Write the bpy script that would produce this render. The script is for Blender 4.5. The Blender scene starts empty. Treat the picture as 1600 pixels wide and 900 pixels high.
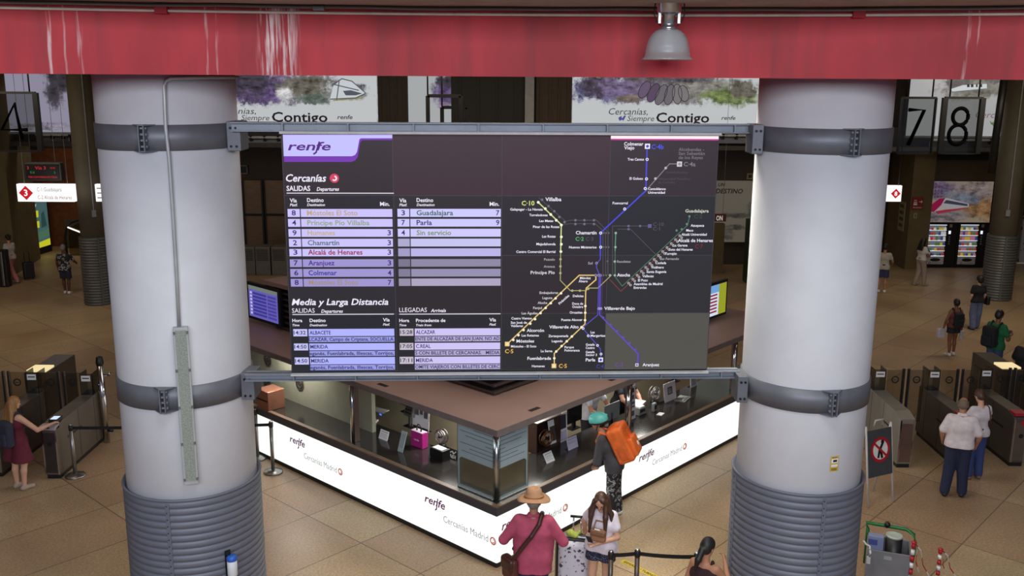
import bpy, math, random
import numpy as np
from mathutils import Vector, Matrix

random.seed(7)
SC = bpy.context.scene
COL = SC.collection
PI = math.pi
rad = math.radians


# ------------------------------------------------------------------ camera
FPX, TH, RO, CH = 1500.0, rad(12.5), rad(0.35), 7.0      # focal length (px of a 1600 wide frame), pitch, roll, height
_f = Vector((0, math.cos(TH), -math.sin(TH)))
_r = Vector((1, 0, 0))
_u = _r.cross(_f)
CR = _r * math.cos(RO) + _u * math.sin(RO)
CU = _u * math.cos(RO) - _r * math.sin(RO)
CF = _f
CPOS = Vector((0, 0, CH))
cam = bpy.data.cameras.new('camera')
cam.sensor_width = 36.0
cam.lens = 36.0 * FPX / 1600.0
cam.clip_end = 300
camo = bpy.data.objects.new('camera', cam)
COL.objects.link(camo)
camo.matrix_world = Matrix(((CR.x, CU.x, -CF.x, 0), (CR.y, CU.y, -CF.y, 0), (CR.z, CU.z, -CF.z, CH), (0, 0, 0, 1)))
SC.camera = camo

# ------------------------------------------------------------------ light
SC.view_settings.view_transform = 'Standard'
SC.view_settings.look = 'None'
SC.view_settings.exposure = 0.0
SC.view_settings.gamma = 1.0
SC.view_settings.use_curve_mapping = False
W = bpy.data.worlds.new('world')
SC.world = W
W.use_nodes = True
W.node_tree.nodes['Background'].inputs[0].default_value = (0.74, 0.78, 1.0, 1)
W.node_tree.nodes['Background'].inputs[1].default_value = 0.22


def area(name, loc, target, sx, sy, power, col=(1, 1, 1), spread=180):
    l = bpy.data.lights.new(name, 'AREA')
    l.shape = 'RECTANGLE'
    l.size, l.size_y = sx, sy
    l.energy = power
    l.color = col
    l.spread = rad(spread)
    o = bpy.data.objects.new(name, l)
    COL.objects.link(o)
    o.location = loc
    d = Vector(target) - Vector(loc)
    o.rotation_euler = d.to_track_quat('-Z', 'Y').to_euler()
    return o


area('skylight', (0, -5.0, 9.6), (0, 11, 5.6), 13, 3.5, 1600, (0.90, 0.96, 1.0))
area('hall_fill_front', (0, 6.0, 12.5), (0.6, 12.8, 0), 5, 3, 500, (1.0, 0.97, 0.84))  # extra light over the void, no fixture; lifts floor and columns
area('hall_fill_centre', (0, 15.5, 7.6), (0, 15.5, 0), 7, 4, 170, (1.0, 0.94, 0.82))  # added to brighten the kiosk roof and the people, no lamp known here
area('kiosk_floor_fill', (2.2, 11.6, 6.9), (2.2, 12.6, 0), 2, 1, 90, (1.0, 0.98, 0.82), 110)  # added without a fixture to lift the floor by the right counter
area('escalator_wall_fill', (-16, 36.5, 7.3), (-17, 38.5, 1.5), 2, 1.5, 130, (1.0, 0.86, 0.66))  # added so the orange wall is not left dark, source invented
area('vending_lamp', (15.5, 32.5, 7.3), (15.5, 35, 1.5), 3, 1.5, 60, (1.0, 0.9, 0.7))
area('hall_lamp_left', (-15, 25, 7.5), (-15, 27, 0), 5, 3, 225, (1.0, 0.86, 0.62))
area('hall_lamp_right', (14, 25, 7.5), (14, 27, 0), 5, 3, 240, (1.0, 0.88, 0.64))
area('hall_fill_back', (0, 29, 7.5), (0, 31, 0), 12, 3, 260, (1.0, 0.85, 0.66))  # unseen light added for the back hall
area('gate_lamp_right', (9, 15, 7.5), (9, 16.5, 0), 3, 2, 40, (1.0, 0.78, 0.62))
area('gate_lamp_left', (-9, 15, 7.5), (-9, 16.5, 0), 3, 2, 40, (1.0, 0.78, 0.62))


def ray(px, py):
    return CF + CR * ((px - 800) / FPX) + CU * ((450 - py) / FPX)


def atz(px, py, z=0.0):
    d = ray(px, py)
    return CPOS + d * ((z - CH) / d.z)


def atY(px, py, Y):
    d = ray(px, py)
    return CPOS + d * (Y / d.y)


# ------------------------------------------------------------------ materials
def lin(c):
    return tuple(((v / 255) / 12.92 if v / 255 <= 0.04045 else ((v / 255 + 0.055) / 1.055) ** 2.4) for v in c)


MATS = {}


def mat(name, rgb, rough=0.6, metal=0.0, amt=0.10, scale=6.0, bump=0.0, spec=0.5, stretch=(1, 1, 1)):
    if name in MATS:
        return MATS[name]
    m = bpy.data.materials.new(name)
    m.use_nodes = True
    nt = m.node_tree
    b = nt.nodes['Principled BSDF']
    c = lin(rgb)
    b.inputs['Roughness'].default_value = rough
    b.inputs['Metallic'].default_value = metal
    b.inputs['Specular IOR Level'].default_value = spec
    tc = nt.nodes.new('ShaderNodeTexCoord')
    mp = nt.nodes.new('ShaderNodeMapping')
    mp.inputs['Scale'].default_value = stretch
    nz = nt.nodes.new('ShaderNodeTexNoise')
    nz.inputs['Scale'].default_value = scale
    nz.inputs['Detail'].default_value = 4
    cr = nt.nodes.new('ShaderNodeValToRGB')
    cr.color_ramp.elements[0].position = 0.3
    cr.color_ramp.elements[1].position = 0.7
    cr.color_ramp.elements[0].color = (*[max(0, v * (1 - amt)) for v in c], 1)
    cr.color_ramp.elements[1].color = (*[min(1, v * (1 + amt)) for v in c], 1)
    nt.links.new(tc.outputs['Object'], mp.inputs[0])
    nt.links.new(mp.outputs[0], nz.inputs['Vector'])
    nt.links.new(nz.outputs['Fac'], cr.inputs[0])
    nt.links.new(cr.outputs[0], b.inputs['Base Color'])
    if bump:
        bp = nt.nodes.new('ShaderNodeBump')
        bp.inputs['Strength'].default_value = bump
        bp.inputs['Distance'].default_value = 0.01
        nt.links.new(nz.outputs['Fac'], bp.inputs['Height'])
        nt.links.new(bp.outputs[0], b.inputs['Normal'])
    MATS[name] = m
    return m


def em(name, rgb, st=1.0):
    if name in MATS:
        return MATS[name]
    m = bpy.data.materials.new(name)
    m.use_nodes = True
    b = m.node_tree.nodes['Principled BSDF']
    b.inputs['Base Color'].default_value = (0.01, 0.01, 0.01, 1)
    b.inputs['Roughness'].default_value = 0.5
    b.inputs['Specular IOR Level'].default_value = 0.2
    b.inputs['Emission Color'].default_value = (*lin(rgb), 1)
    b.inputs['Emission Strength'].default_value = st
    MATS[name] = m
    return m


def glass(name, tint=(255, 255, 255), refl=0.08, rough=0.02):
    if name in MATS:
        return MATS[name]
    m = bpy.data.materials.new(name)
    m.use_nodes = True
    nt = m.node_tree
    nt.nodes.clear()
    out = nt.nodes.new('ShaderNodeOutputMaterial')
    mx = nt.nodes.new('ShaderNodeMixShader')
    tr = nt.nodes.new('ShaderNodeBsdfTransparent')
    tr.inputs[0].default_value = (*lin(tint), 1)
    gl = nt.nodes.new('ShaderNodeBsdfGlossy')
    gl.inputs['Roughness'].default_value = rough
    lw = nt.nodes.new('ShaderNodeLayerWeight')
    lw.inputs[0].default_value = 0.25
    ma = nt.nodes.new('ShaderNodeMath')
    ma.operation = 'MULTIPLY_ADD'
    ma.inputs[1].default_value = 0.6
    ma.inputs[2].default_value = refl
    ma.use_clamp = True
    nt.links.new(lw.outputs['Fresnel'], ma.inputs[0])
    nt.links.new(ma.outputs[0], mx.inputs[0])
    nt.links.new(tr.outputs[0], mx.inputs[1])
    nt.links.new(gl.outputs[0], mx.inputs[2])
    nt.links.new(mx.outputs[0], out.inputs[0])
    MATS[name] = m
    return m


def pattern_mat(name, base, cols, scale=30, thr=0.55, rough=0.8, kind='noise'):
    """cloth or print: base colour with irregular marks of other colours"""
    if name in MATS:
        return MATS[name]
    m = bpy.data.materials.new(name)
    m.use_nodes = True
    nt = m.node_tree
    b = nt.nodes['Principled BSDF']
    b.inputs['Roughness'].default_value = rough
    tc = nt.nodes.new('ShaderNodeTexCoord')
    if kind == 'noise':
        nz = nt.nodes.new('ShaderNodeTexNoise')
        nz.inputs['Scale'].default_value = scale
        nz.inputs['Detail'].default_value = 3
        src = nz.outputs['Fac']
    else:
        nz = nt.nodes.new('ShaderNodeTexVoronoi')
        nz.inputs['Scale'].default_value = scale
        src = nz.outputs['Distance']
    nt.links.new(tc.outputs['Object'], nz.inputs['Vector'])
    cr = nt.nodes.new('ShaderNodeValToRGB')
    cr.color_ramp.interpolation = 'CONSTANT'
    e = cr.color_ramp.elements
    e[0].position = 0
    e[0].color = (*lin(base), 1)
    e[1].position = thr
    e[1].color = (*lin(cols[0]), 1)
    for i, c in enumerate(cols[1:]):
        k = e.new(thr + 0.07 * (i + 1))
        k.color = (*lin(c), 1)
    nt.links.new(src, cr.inputs[0])
    nt.links.new(cr.outputs[0], b.inputs['Base Color'])
    MATS[name] = m
    return m


# ------------------------------------------------------------------ text
_TXT = {}


def text_geo(s, italic, bold):
    key = (s, italic, bold)
    if key in _TXT:
        return _TXT[key]
    cu = bpy.data.curves.new('t', 'FONT')
    cu.body = s
    cu.size = 1.0
    cu.resolution_u = 2
    cu.shear = 0.22 if italic else 0.0
    cu.offset = 0.018 if bold else 0.0
    ob = bpy.data.objects.new('t', cu)
    me = bpy.data.meshes.new_from_object(ob)
    v = [(p.co.x, p.co.y) for p in me.vertices]
    f = [tuple(p.vertices) for p in me.polygons]
    bpy.data.objects.remove(ob)
    bpy.data.meshes.remove(me)
    bpy.data.curves.remove(cu)
    xs = [p[0] for p in v] or [0]
    _TXT[key] = (v, f, min(xs), max(xs))
    return _TXT[key]


_capv = text_geo('H', False, False)[0]
CAPH = max(p[1] for p in _capv) - min(p[1] for p in _capv)


# ------------------------------------------------------------------ mesh builder
class MB:
    def __init__(self):
        self.v, self.f, self.mi, self.sm, self.mats = [], [], [], [], []

    def mid(self, m):
        if m not in self.mats:
            self.mats.append(m)
        return self.mats.index(m)

    def add(self, vs, fs, m, smooth=False, M=None):
        o = len(self.v)
        if M is not None:
            vs = [M @ Vector(p) for p in vs]
        self.v.extend([tuple(p) for p in vs])
        i = self.mid(m)
        for f in fs:
            self.f.append(tuple(o + k for k in f))
            self.mi.append(i)
            self.sm.append(smooth)
        return self

    def box(self, x0, x1, y0, y1, z0, z1, m, M=None):
        vs = [(x0, y0, z0), (x1, y0, z0), (x1, y1, z0), (x0, y1, z0), (x0, y0, z1), (x1, y0, z1), (x1, y1, z1), (x0, y1, z1)]
        fs = [(3, 2, 1, 0), (4, 5, 6, 7), (0, 1, 5, 4), (1, 2, 6, 5), (2, 3, 7, 6), (3, 0, 4, 7)]
        return self.add(vs, fs, m, False, M)

    def prism(self, poly, z0, z1, m, M=None):
        n = len(poly)
        a = sum(poly[i][0] * poly[(i + 1) % n][1] - poly[(i + 1) % n][0] * poly[i][1] for i in range(n))
        if a < 0:
            poly = poly[::-1]
        vs = [(p[0], p[1], z0) for p in poly] + [(p[0], p[1], z1) for p in poly]
        fs = [tuple(range(n - 1, -1, -1)), tuple(range(n, 2 * n))] + [(i, (i + 1) % n, n + (i + 1) % n, n + i) for i in range(n)]
        return self.add(vs, fs, m, False, M)

    def quad(self, pts, m):
        return self.add(pts, [tuple(range(len(pts)))], m)

    def tube(self, pts, r, m, n=8, closed=False, r2=None):
        pts = [Vector(p) for p in pts]
        N = len(pts)
        vs, fs = [], []
        for i, p in enumerate(pts):
            a = pts[i - 1] if (i > 0 or closed) else pts[i]
            b = pts[(i + 1) % N] if (i < N - 1 or closed) else pts[i]
            d = (b - a).normalized()
            up = Vector((0, 0, 1)) if abs(d.z) < 0.9 else Vector((0, 1, 0))
            x = d.cross(up).normalized()
            y = d.cross(x).normalized()
            rr = r if r2 is None else r + (r2 - r) * i / (N - 1)
            for k in range(n):
                t = 2 * PI * k / n
                vs.append(p + x * (math.cos(t) * rr) + y * (math.sin(t) * rr))
        for i in range(N if closed else N - 1):
            for k in range(n):
                j = (i + 1) % N
                fs.append((i * n + k, i * n + (k + 1) % n, j * n + (k + 1) % n, j * n + k))
        if not closed:
            fs.append(tuple(range(n - 1, -1, -1)))
            fs.append(tuple((N - 1) * n + k for k in range(n)))
        return self.add(vs, fs, m, True)

    def lathe(self, prof, m, c=(0, 0, 0), n=32, smooth=True, M=None):
        vs, fs = [], []
        for (r, z) in prof:
            for k in range(n):
                t = 2 * PI * k / n
                vs.append((c[0] + r * math.cos(t), c[1] + r * math.sin(t), c[2] + z))
        for i in range(len(prof) - 1):
            for k in range(n):
                fs.append((i * n + k, i * n + (k + 1) % n, (i + 1) * n + (k + 1) % n, (i + 1) * n + k))
        fs.append(tuple(range(n - 1, -1, -1)))
        fs.append(tuple((len(prof) - 1) * n + k for k in range(n)))
        return self.add(vs, fs, m, smooth, M)

    def ell(self, c, r, m, n=12, k=8, M=None):
        vs, fs = [], []
        if not isinstance(r, tuple):
            r = (r, r, r)
        for i in range(k + 1):
            a = PI * i / k - PI / 2
            for j in range(n):
                t = 2 * PI * j / n
                vs.append((c[0] + r[0] * math.cos(a) * math.cos(t), c[1] + r[1] * math.cos(a) * math.sin(t), c[2] + r[2] * math.sin(a)))
        for i in range(k):
            for j in range(n):
                fs.append((i * n + j, i * n + (j + 1) % n, (i + 1) * n + (j + 1) % n, (i + 1) * n + j))
        return self.add(vs, fs, m, True, M)

    def disc(self, c, u, v, r, m, n=16, r0=0.0):
        c, u, v = Vector(c), Vector(u), Vector(v)
        ring = [c + u * (math.cos(2 * PI * k / n) * r) + v * (math.sin(2 * PI * k / n) * r) for k in range(n)]
        if r0 == 0:
            return self.add(ring, [tuple(range(n))], m)
        inn = [c + u * (math.cos(2 * PI * k / n) * r0) + v * (math.sin(2 * PI * k / n) * r0) for k in range(n)]
        return self.add(ring + inn, [(k, (k + 1) % n, n + (k + 1) % n, n + k) for k in range(n)], m)

    def text(self, s, o, u, v, cap, m, width=None, italic=False, bold=False, align='l', maxw=None):
        vs, fs, a, b = text_geo(s, italic, bold)
        if not vs:
            return self
        sc = cap / CAPH
        sx = sc if width is None else width / (b - a)
        if maxw and (b - a) * sx > maxw:
            sx = maxw / (b - a)
        off = -a if align == 'l' else (-b if align == 'r' else -(a + b) / 2)
        o, u, v = Vector(o), Vector(u), Vector(v)
        return self.add([o + u * ((p[0] + off) * sx) + v * (p[1] * sc) for p in vs], fs, m)

    def line(self, pts, o, u, v, w, m):
        """flat polyline in the plane o,u,v"""
        o, u, v = Vector(o), Vector(u), Vector(v)
        for (a, b) in zip(pts[:-1], pts[1:]):
            d = Vector((b[0] - a[0], b[1] - a[1]))
            if d.length < 1e-6:
                continue
            d.normalize()
            q = Vector((-d.y, d.x)) * (w / 2)
            e = d * (w * 0.35)
            cs = [(a[0] - e.x + q.x, a[1] - e.y + q.y), (a[0] - e.x - q.x, a[1] - e.y - q.y), (b[0] + e.x - q.x, b[1] + e.y - q.y), (b[0] + e.x + q.x, b[1] + e.y + q.y)]
            self.add([o + u * c[0] + v * c[1] for c in cs], [(0, 1, 2, 3)], m)
        return self

    def build(self, name, parent=None, world=True, bevel=0.0, label=None, recenter=False, seg=2, solid=0.0):
        vs = [Vector(p) for p in self.v]
        loc = Vector((0, 0, 0))
        if parent is not None and world:
            Mi = MW[parent.name].inverted()
            vs = [Mi @ p for p in vs]
        if recenter:
            lo = [min(p[i] for p in vs) for i in range(3)]
            hi = [max(p[i] for p in vs) for i in range(3)]
            loc = Vector(((lo[0] + hi[0]) / 2, (lo[1] + hi[1]) / 2, lo[2]))
            vs = [p - loc for p in vs]
        me = bpy.data.meshes.new(name)
        me.from_pydata([tuple(p) for p in vs], [], self.f)
        for m in self.mats:
            me.materials.append(m)
        me.polygons.foreach_set('material_index', self.mi)
        me.polygons.foreach_set('use_smooth', self.sm)
        me.update()
        o = bpy.data.objects.new(name, me)
        COL.objects.link(o)
        o.location = loc
        if parent is not None:
            o.parent = parent
            MW[o.name] = MW[parent.name]
        if bevel:
            b = o.modifiers.new('bevel', 'BEVEL')
            b.width = bevel
            b.segments = seg
            b.limit_method = 'ANGLE'
            b.angle_limit = rad(40)
        if solid:
            s = o.modifiers.new('solid', 'SOLIDIFY')
            s.thickness = solid
        if label:
            o['label'] = label
        return o


MW = {}


def tag(o, label, cat, group=None, kind=None):
    if label:
        o['label'] = label
    if cat:
        o['category'] = cat
    if group:
        o['group'] = group
    if kind:
        o['kind'] = kind
    return o


def thing(name, label, cat, loc, rz=0.0, group=None):
    o = bpy.data.objects.new(name, None)
    o.empty_display_size = 0.1
    COL.objects.link(o)
    o.location = loc
    o.rotation_euler = (0, 0, rz)
    MW[o.name] = Matrix.Translation(Vector(loc)) @ Matrix.Rotation(rz, 4, 'Z')
    return tag(o, label, cat, group)


def struct(o, label=None):
    o['kind'] = 'structure'
    if label:
        o['label'] = label
    return o


X, Y, Z = Vector((1, 0, 0)), Vector((0, 1, 0)), Vector((0, 0, 1))

# common materials
M_black = mat('black_plastic', (22, 22, 24), 0.45)
M_dark = mat('dark_metal', (40, 40, 44), 0.4, 0.6)
M_steel = mat('brushed_steel', (150, 148, 146), 0.32, 0.9, 0.08, 3, stretch=(1, 1, 20))
M_chrome = mat('polished_steel', (200, 200, 205), 0.15, 1.0, 0.04)
M_white = mat('white_paint', (225, 225, 225), 0.5)
M_paper = mat('white_paper', (226, 226, 230), 0.8, amt=0.03)
M_ink = mat('printed_ink', (35, 35, 42), 0.8)
M_red = mat('red_plastic', (170, 25, 35), 0.5)
M_grey = mat('grey_paint', (128, 130, 138), 0.5)
M_gap = mat('shadow_gap_rubber', (14, 14, 15), 0.8)
# ------------------------------------------------------------------ floor
def floor_material():
    m = bpy.data.materials.new('polished_granite_floor')
    m.use_nodes = True
    nt = m.node_tree
    L = nt.links.new
    b = nt.nodes['Principled BSDF']
    tc = nt.nodes.new('ShaderNodeTexCoord')
    mp = nt.nodes.new('ShaderNodeMapping')
    mp.inputs['Rotation'].default_value = (0, 0, rad(-47.5))
    L(tc.outputs['Object'], mp.inputs[0])
    br = nt.nodes.new('ShaderNodeTexBrick')
    br.offset = 0.0
    br.inputs['Scale'].default_value = 1.0
    br.inputs['Brick Width'].default_value = 2.1
    br.inputs['Row Height'].default_value = 1.35
    br.inputs['Mortar Size'].default_value = 0.010
    br.inputs['Mortar Smooth'].default_value = 0.1
    br.inputs['Color1'].default_value = (*lin((180, 158, 126)), 1)
    br.inputs['Color2'].default_value = (*lin((168, 140, 113)), 1)
    br.inputs['Mortar'].default_value = (*lin((112, 92, 74)), 1)
    L(mp.outputs[0], br.inputs['Vector'])
    n1 = nt.nodes.new('ShaderNodeTexNoise')
    n1.inputs['Scale'].default_value = 28
    n1.inputs['Detail'].default_value = 5
    n1.inputs['Roughness'].default_value = 0.75
    L(tc.outputs['Object'], n1.inputs['Vector'])
    c1 = nt.nodes.new('ShaderNodeValToRGB')
    c1.color_ramp.elements[0].position = 0.32
    c1.color_ramp.elements[1].position = 0.68
    c1.color_ramp.elements[0].color = (0.62, 0.6, 0.58, 1)
    c1.color_ramp.elements[1].color = (1.25, 1.22, 1.2, 1)
    L(n1.outputs['Fac'], c1.inputs[0])
    n2 = nt.nodes.new('ShaderNodeTexNoise')
    n2.inputs['Scale'].default_value = 0.45
    n2.inputs['Detail'].default_value = 4
    L(tc.outputs['Object'], n2.inputs['Vector'])
    c2 = nt.nodes.new('ShaderNodeValToRGB')
    c2.color_ramp.elements[0].position = 0.35
    c2.color_ramp.elements[1].position = 0.65
    c2.color_ramp.elements[0].color = (0.82, 0.8, 0.78, 1)
    c2.color_ramp.elements[1].color = (1.1, 1.1, 1.1, 1)
    L(n2.outputs['Fac'], c2.inputs[0])
    m1 = nt.nodes.new('ShaderNodeMixRGB')
    m1.blend_type = 'MULTIPLY'
    m1.inputs[0].default_value = 1
    m2 = nt.nodes.new('ShaderNodeMixRGB')
    m2.blend_type = 'MULTIPLY'
    m2.inputs[0].default_value = 1
    L(br.outputs['Color'], m1.inputs[1])
    L(c1.outputs[0], m1.inputs[2])
    L(m1.outputs[0], m2.inputs[1])
    L(c2.outputs[0], m2.inputs[2])
    L(m2.outputs[0], b.inputs['Base Color'])
    rr = nt.nodes.new('ShaderNodeMapRange')
    rr.inputs[3].default_value = 0.30
    rr.inputs[4].default_value = 0.50
    L(n2.outputs['Fac'], rr.inputs[0])
    L(rr.outputs[0], b.inputs['Roughness'])
    b.inputs['Specular IOR Level'].default_value = 0.35
    return m


MB().box(-24, 24, 1.0, 41, -0.2, 0.0, floor_material()).build('floor')
struct(bpy.data.objects['floor'], 'brown granite floor laid in large diagonal slabs')

M_conc = mat('olive_concrete', (112, 99, 74), 0.85, amt=0.16, scale=2.5, bump=0.1)
M_conc2 = mat('dark_concrete', (84, 76, 62), 0.85, amt=0.16, scale=2.5)
M_ceil = mat('soffit_concrete', (158, 148, 136), 0.9, amt=0.15, scale=3)
M_wallb = mat('dark_brown_panel', (66, 54, 42), 0.7, amt=0.15, scale=2)
M_orange = mat('orange_brick', (128, 72, 38), 0.85, amt=0.22, scale=5)
struct(MB().box(-24, 24, 8.6, 41, 7.66, 8.0, M_ceil).build('ceiling'), 'grey concrete soffit above the red beam')
struct(MB().box(-24, 24, 40.5, 41, 0, 7.66, M_wallb).build('wall_back'))
struct(MB().box(-24, -23.5, 2, 40.5, 0, 7.66, M_wallb).build('wall_left'))
struct(MB().box(23.5, 24, 2, 40.5, 0, 7.66, M_wallb).build('wall_right'))

# ------------------------------------------------------------------ red ring beam
BR, BCY = 20.0, -10.1                       # the beam follows a ring: inner radius and centre


def beam_material():
    m = bpy.data.materials.new('red_painted_concrete')
    m.use_nodes = True
    nt = m.node_tree
    L = nt.links.new
    b = nt.nodes['Principled BSDF']
    b.inputs['Roughness'].default_value = 0.6
    tc = nt.nodes.new('ShaderNodeTexCoord')
    sp = nt.nodes.new('ShaderNodeSeparateXYZ')
    L(tc.outputs['Object'], sp.inputs[0])

    def noise(sc, detail, st, loc=(0, 0, 0)):
        mp = nt.nodes.new('ShaderNodeMapping')
        mp.inputs['Scale'].default_value = st
        mp.inputs['Location'].default_value = loc
        L(tc.outputs['Object'], mp.inputs[0])
        n = nt.nodes.new('ShaderNodeTexNoise')
        n.inputs['Scale'].default_value = sc
        n.inputs['Detail'].default_value = detail
        L(mp.outputs[0], n.inputs['Vector'])
        return n

    def math_(op, a, bb=None, c=None, clamp=False):
        n = nt.nodes.new('ShaderNodeMath')
        n.operation = op
        n.use_clamp = clamp
        for i, v in enumerate((a, bb, c)):
            if v is None:
                continue
            if isinstance(v, (int, float)):
                n.inputs[i].default_value = v
            else:
                L(v, n.inputs[i])
        return n.outputs[0]
    nb = noise(1.3, 4, (1, 1, 0.5))
    r1 = nt.nodes.new('ShaderNodeValToRGB')
    r1.color_ramp.elements[0].position = 0.3
    r1.color_ramp.elements[1].position = 0.7
    r1.color_ramp.elements[0].color = (*lin((154, 18, 33)), 1)
    r1.color_ramp.elements[1].color = (*lin((194, 36, 52)), 1)
    L(nb.outputs['Fac'], r1.inputs[0])
    # faint darker runs
    nd = noise(5, 3, (1, 1, 0.08))
    dk = math_('MULTIPLY', math_('SUBTRACT', nd.outputs['Fac'], 0.52, None, True), 2.2, None, True)
    mx = nt.nodes.new('ShaderNodeMixRGB')
    mx.inputs[2].default_value = (*lin((112, 30, 42)), 1)
    L(dk, mx.inputs[0])
    L(r1.outputs[0], mx.inputs[1])
    # white lime runs at certain places along the beam
    wob = noise(2.2, 2, (0.1, 0.1, 1))
    xw = math_('ADD', sp.outputs['X'], math_('MULTIPLY', math_('SUBTRACT', wob.outputs['Fac'], 0.5), 0.10))
    tot = None
    for xc, w, st in ((-2.31, 0.22, 0.95), (-4.41, 0.022, 0.8), (-4.28, 0.012, 0.4), (-4.15, 0.03, 0.5), (-3.0, 0.02, 0.7), (-2.9, 0.014, 0.5), (4.32, 0.018, 0.55), (4.40, 0.01, 0.35)):
        k = math_('SUBTRACT', 1.0, math_('DIVIDE', math_('ABSOLUTE', math_('SUBTRACT', xw, xc)), w), None, True)
        k = math_('MULTIPLY', math_('MULTIPLY', k, 2.0, None, True), st)
        tot = k if tot is None else math_('MAXIMUM', tot, k)
    ns = noise(34, 4, (1, 1, 0.06))
    st = math_('MULTIPLY', math_('SUBTRACT', ns.outputs['Fac'], 0.44, None, True), 7.0, None, True)
    nv = noise(3, 3, (3, 3, 1.5))
    st = math_('MULTIPLY', st, math_('MULTIPLY', nv.outputs['Fac'], 1.6, None, True))
    fac = math_('MULTIPLY', st, tot, None, True)
    m2 = nt.nodes.new('ShaderNodeMixRGB')
    m2.inputs[2].default_value = (*lin((235, 205, 210)), 1)
    L(fac, m2.inputs[0])
    L(mx.outputs[0], m2.inputs[1])
    L(m2.outputs[0], b.inputs['Base Color'])
    return m


M_beam = beam_material()


def ring_strip(mb, r0, r1, z0, z1, m, a0=-25, a1=25, n=50):
    vs, fs = [], []
    for i in range(n + 1):
        a = rad(a0 + (a1 - a0) * i / n)
        s, c = math.sin(a), math.cos(a)
        for (r, z) in ((r0, z0), (r1, z0), (r1, z1), (r0, z1)):
            vs.append((s * r, BCY + c * r, z))
    for i in range(n):
        for k in range(4):
            fs.append((i * 4 + k, i * 4 + (k + 1) % 4, (i + 1) * 4 + (k + 1) % 4, (i + 1) * 4 + k))
    fs.append((3, 2, 1, 0))
    fs.append((n * 4, n * 4 + 1, n * 4 + 2, n * 4 + 3))
    return mb.add(vs, fs, m)


def ring_pts(r, z, x0, x1, n=24, wob=0.0):
    out = []
    for i in range(n + 1):
        x = x0 + (x1 - x0) * i / n
        out.append((x, BCY + math.sqrt(r * r - x * x), z + (math.sin(i * 1.7) + math.sin(i * 0.6)) * wob))
    return out


struct(ring_strip(MB(), BR, 22.4, 6.985, 7.66, M_beam).build('trim_1'), 'red painted ring beam across the top with white lime streaks')
tag(MB().tube(ring_pts(19.97, 7.585, -7, 7), 0.014, mat('cream_pipe', (214, 200, 190), 0.5)).build('conduit_pipe'), 'thin white pipe running along the top of the red beam', 'pipe')
tag(MB().tube(ring_pts(19.93, 7.637, -7, 7, 40, 0.003), 0.016, mat('grey_cable', (112, 108, 102), 0.5)).build('cable_run'), 'thick grey cable run just above the white pipe', 'cable')
tag(MB().tube(ring_pts(19.86, 7.645, -7, 7, 40, 0.003), 0.009, M_black).build('cable_run'), 'thin black cable beside the thick grey cable under the soffit', 'cable')
for px, lab in ((254, 'red junction box on the beam above the left column'), (1341, 'red junction box on the beam above the right column')):
    p = atY(px, 20, 9.6)
    y = BCY + math.sqrt(BR * BR - p.x * p.x)
    tag(MB().box(p.x - 0.06, p.x + 0.06, y - 0.07, y + 0.01, 7.555, 7.655, M_beam).build('junction_box', bevel=0.006, recenter=True), lab, 'junction box')
p = atY(497, 10, 9.7)
y = BCY + math.sqrt(BR * BR - p.x * p.x)
tag(MB().box(p.x - 0.055, p.x + 0.055, y - 0.11, y - 0.03, 7.605, 7.658, M_grey).build('junction_box', bevel=0.006, recenter=True), 'small grey junction box above the white streaked part of the red beam', 'junction box')

# ------------------------------------------------------------------ columns
CLX, CRX, CYY, CRAD, CRADR = -3.865, 3.475, 10.9, 0.753, 0.725
M_col = mat('painted_column', (206, 206, 214), 0.55, amt=0.035, scale=3, spec=0.35)
M_band = mat('galvanised_band', (112, 114, 124), 0.5, 0.35, amt=0.10, scale=4)
M_sleeve = mat('grey_corrugated_sheet', (108, 111, 126), 0.5, 0.1, amt=0.04)


def cylp(cx, cy, r, px, py):
    """where the sight line through a pixel meets an upright cylinder"""
    d = ray(px, py)
    ox, oy = CPOS.x - cx, CPOS.y - cy
    a = d.x * d.x + d.y * d.y
    b = 2 * (ox * d.x + oy * d.y)
    c = ox * ox + oy * oy - r * r
    t = (-b - math.sqrt(max(0, b * b - 4 * a * c))) / (2 * a)
    return CPOS + d * t


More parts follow.
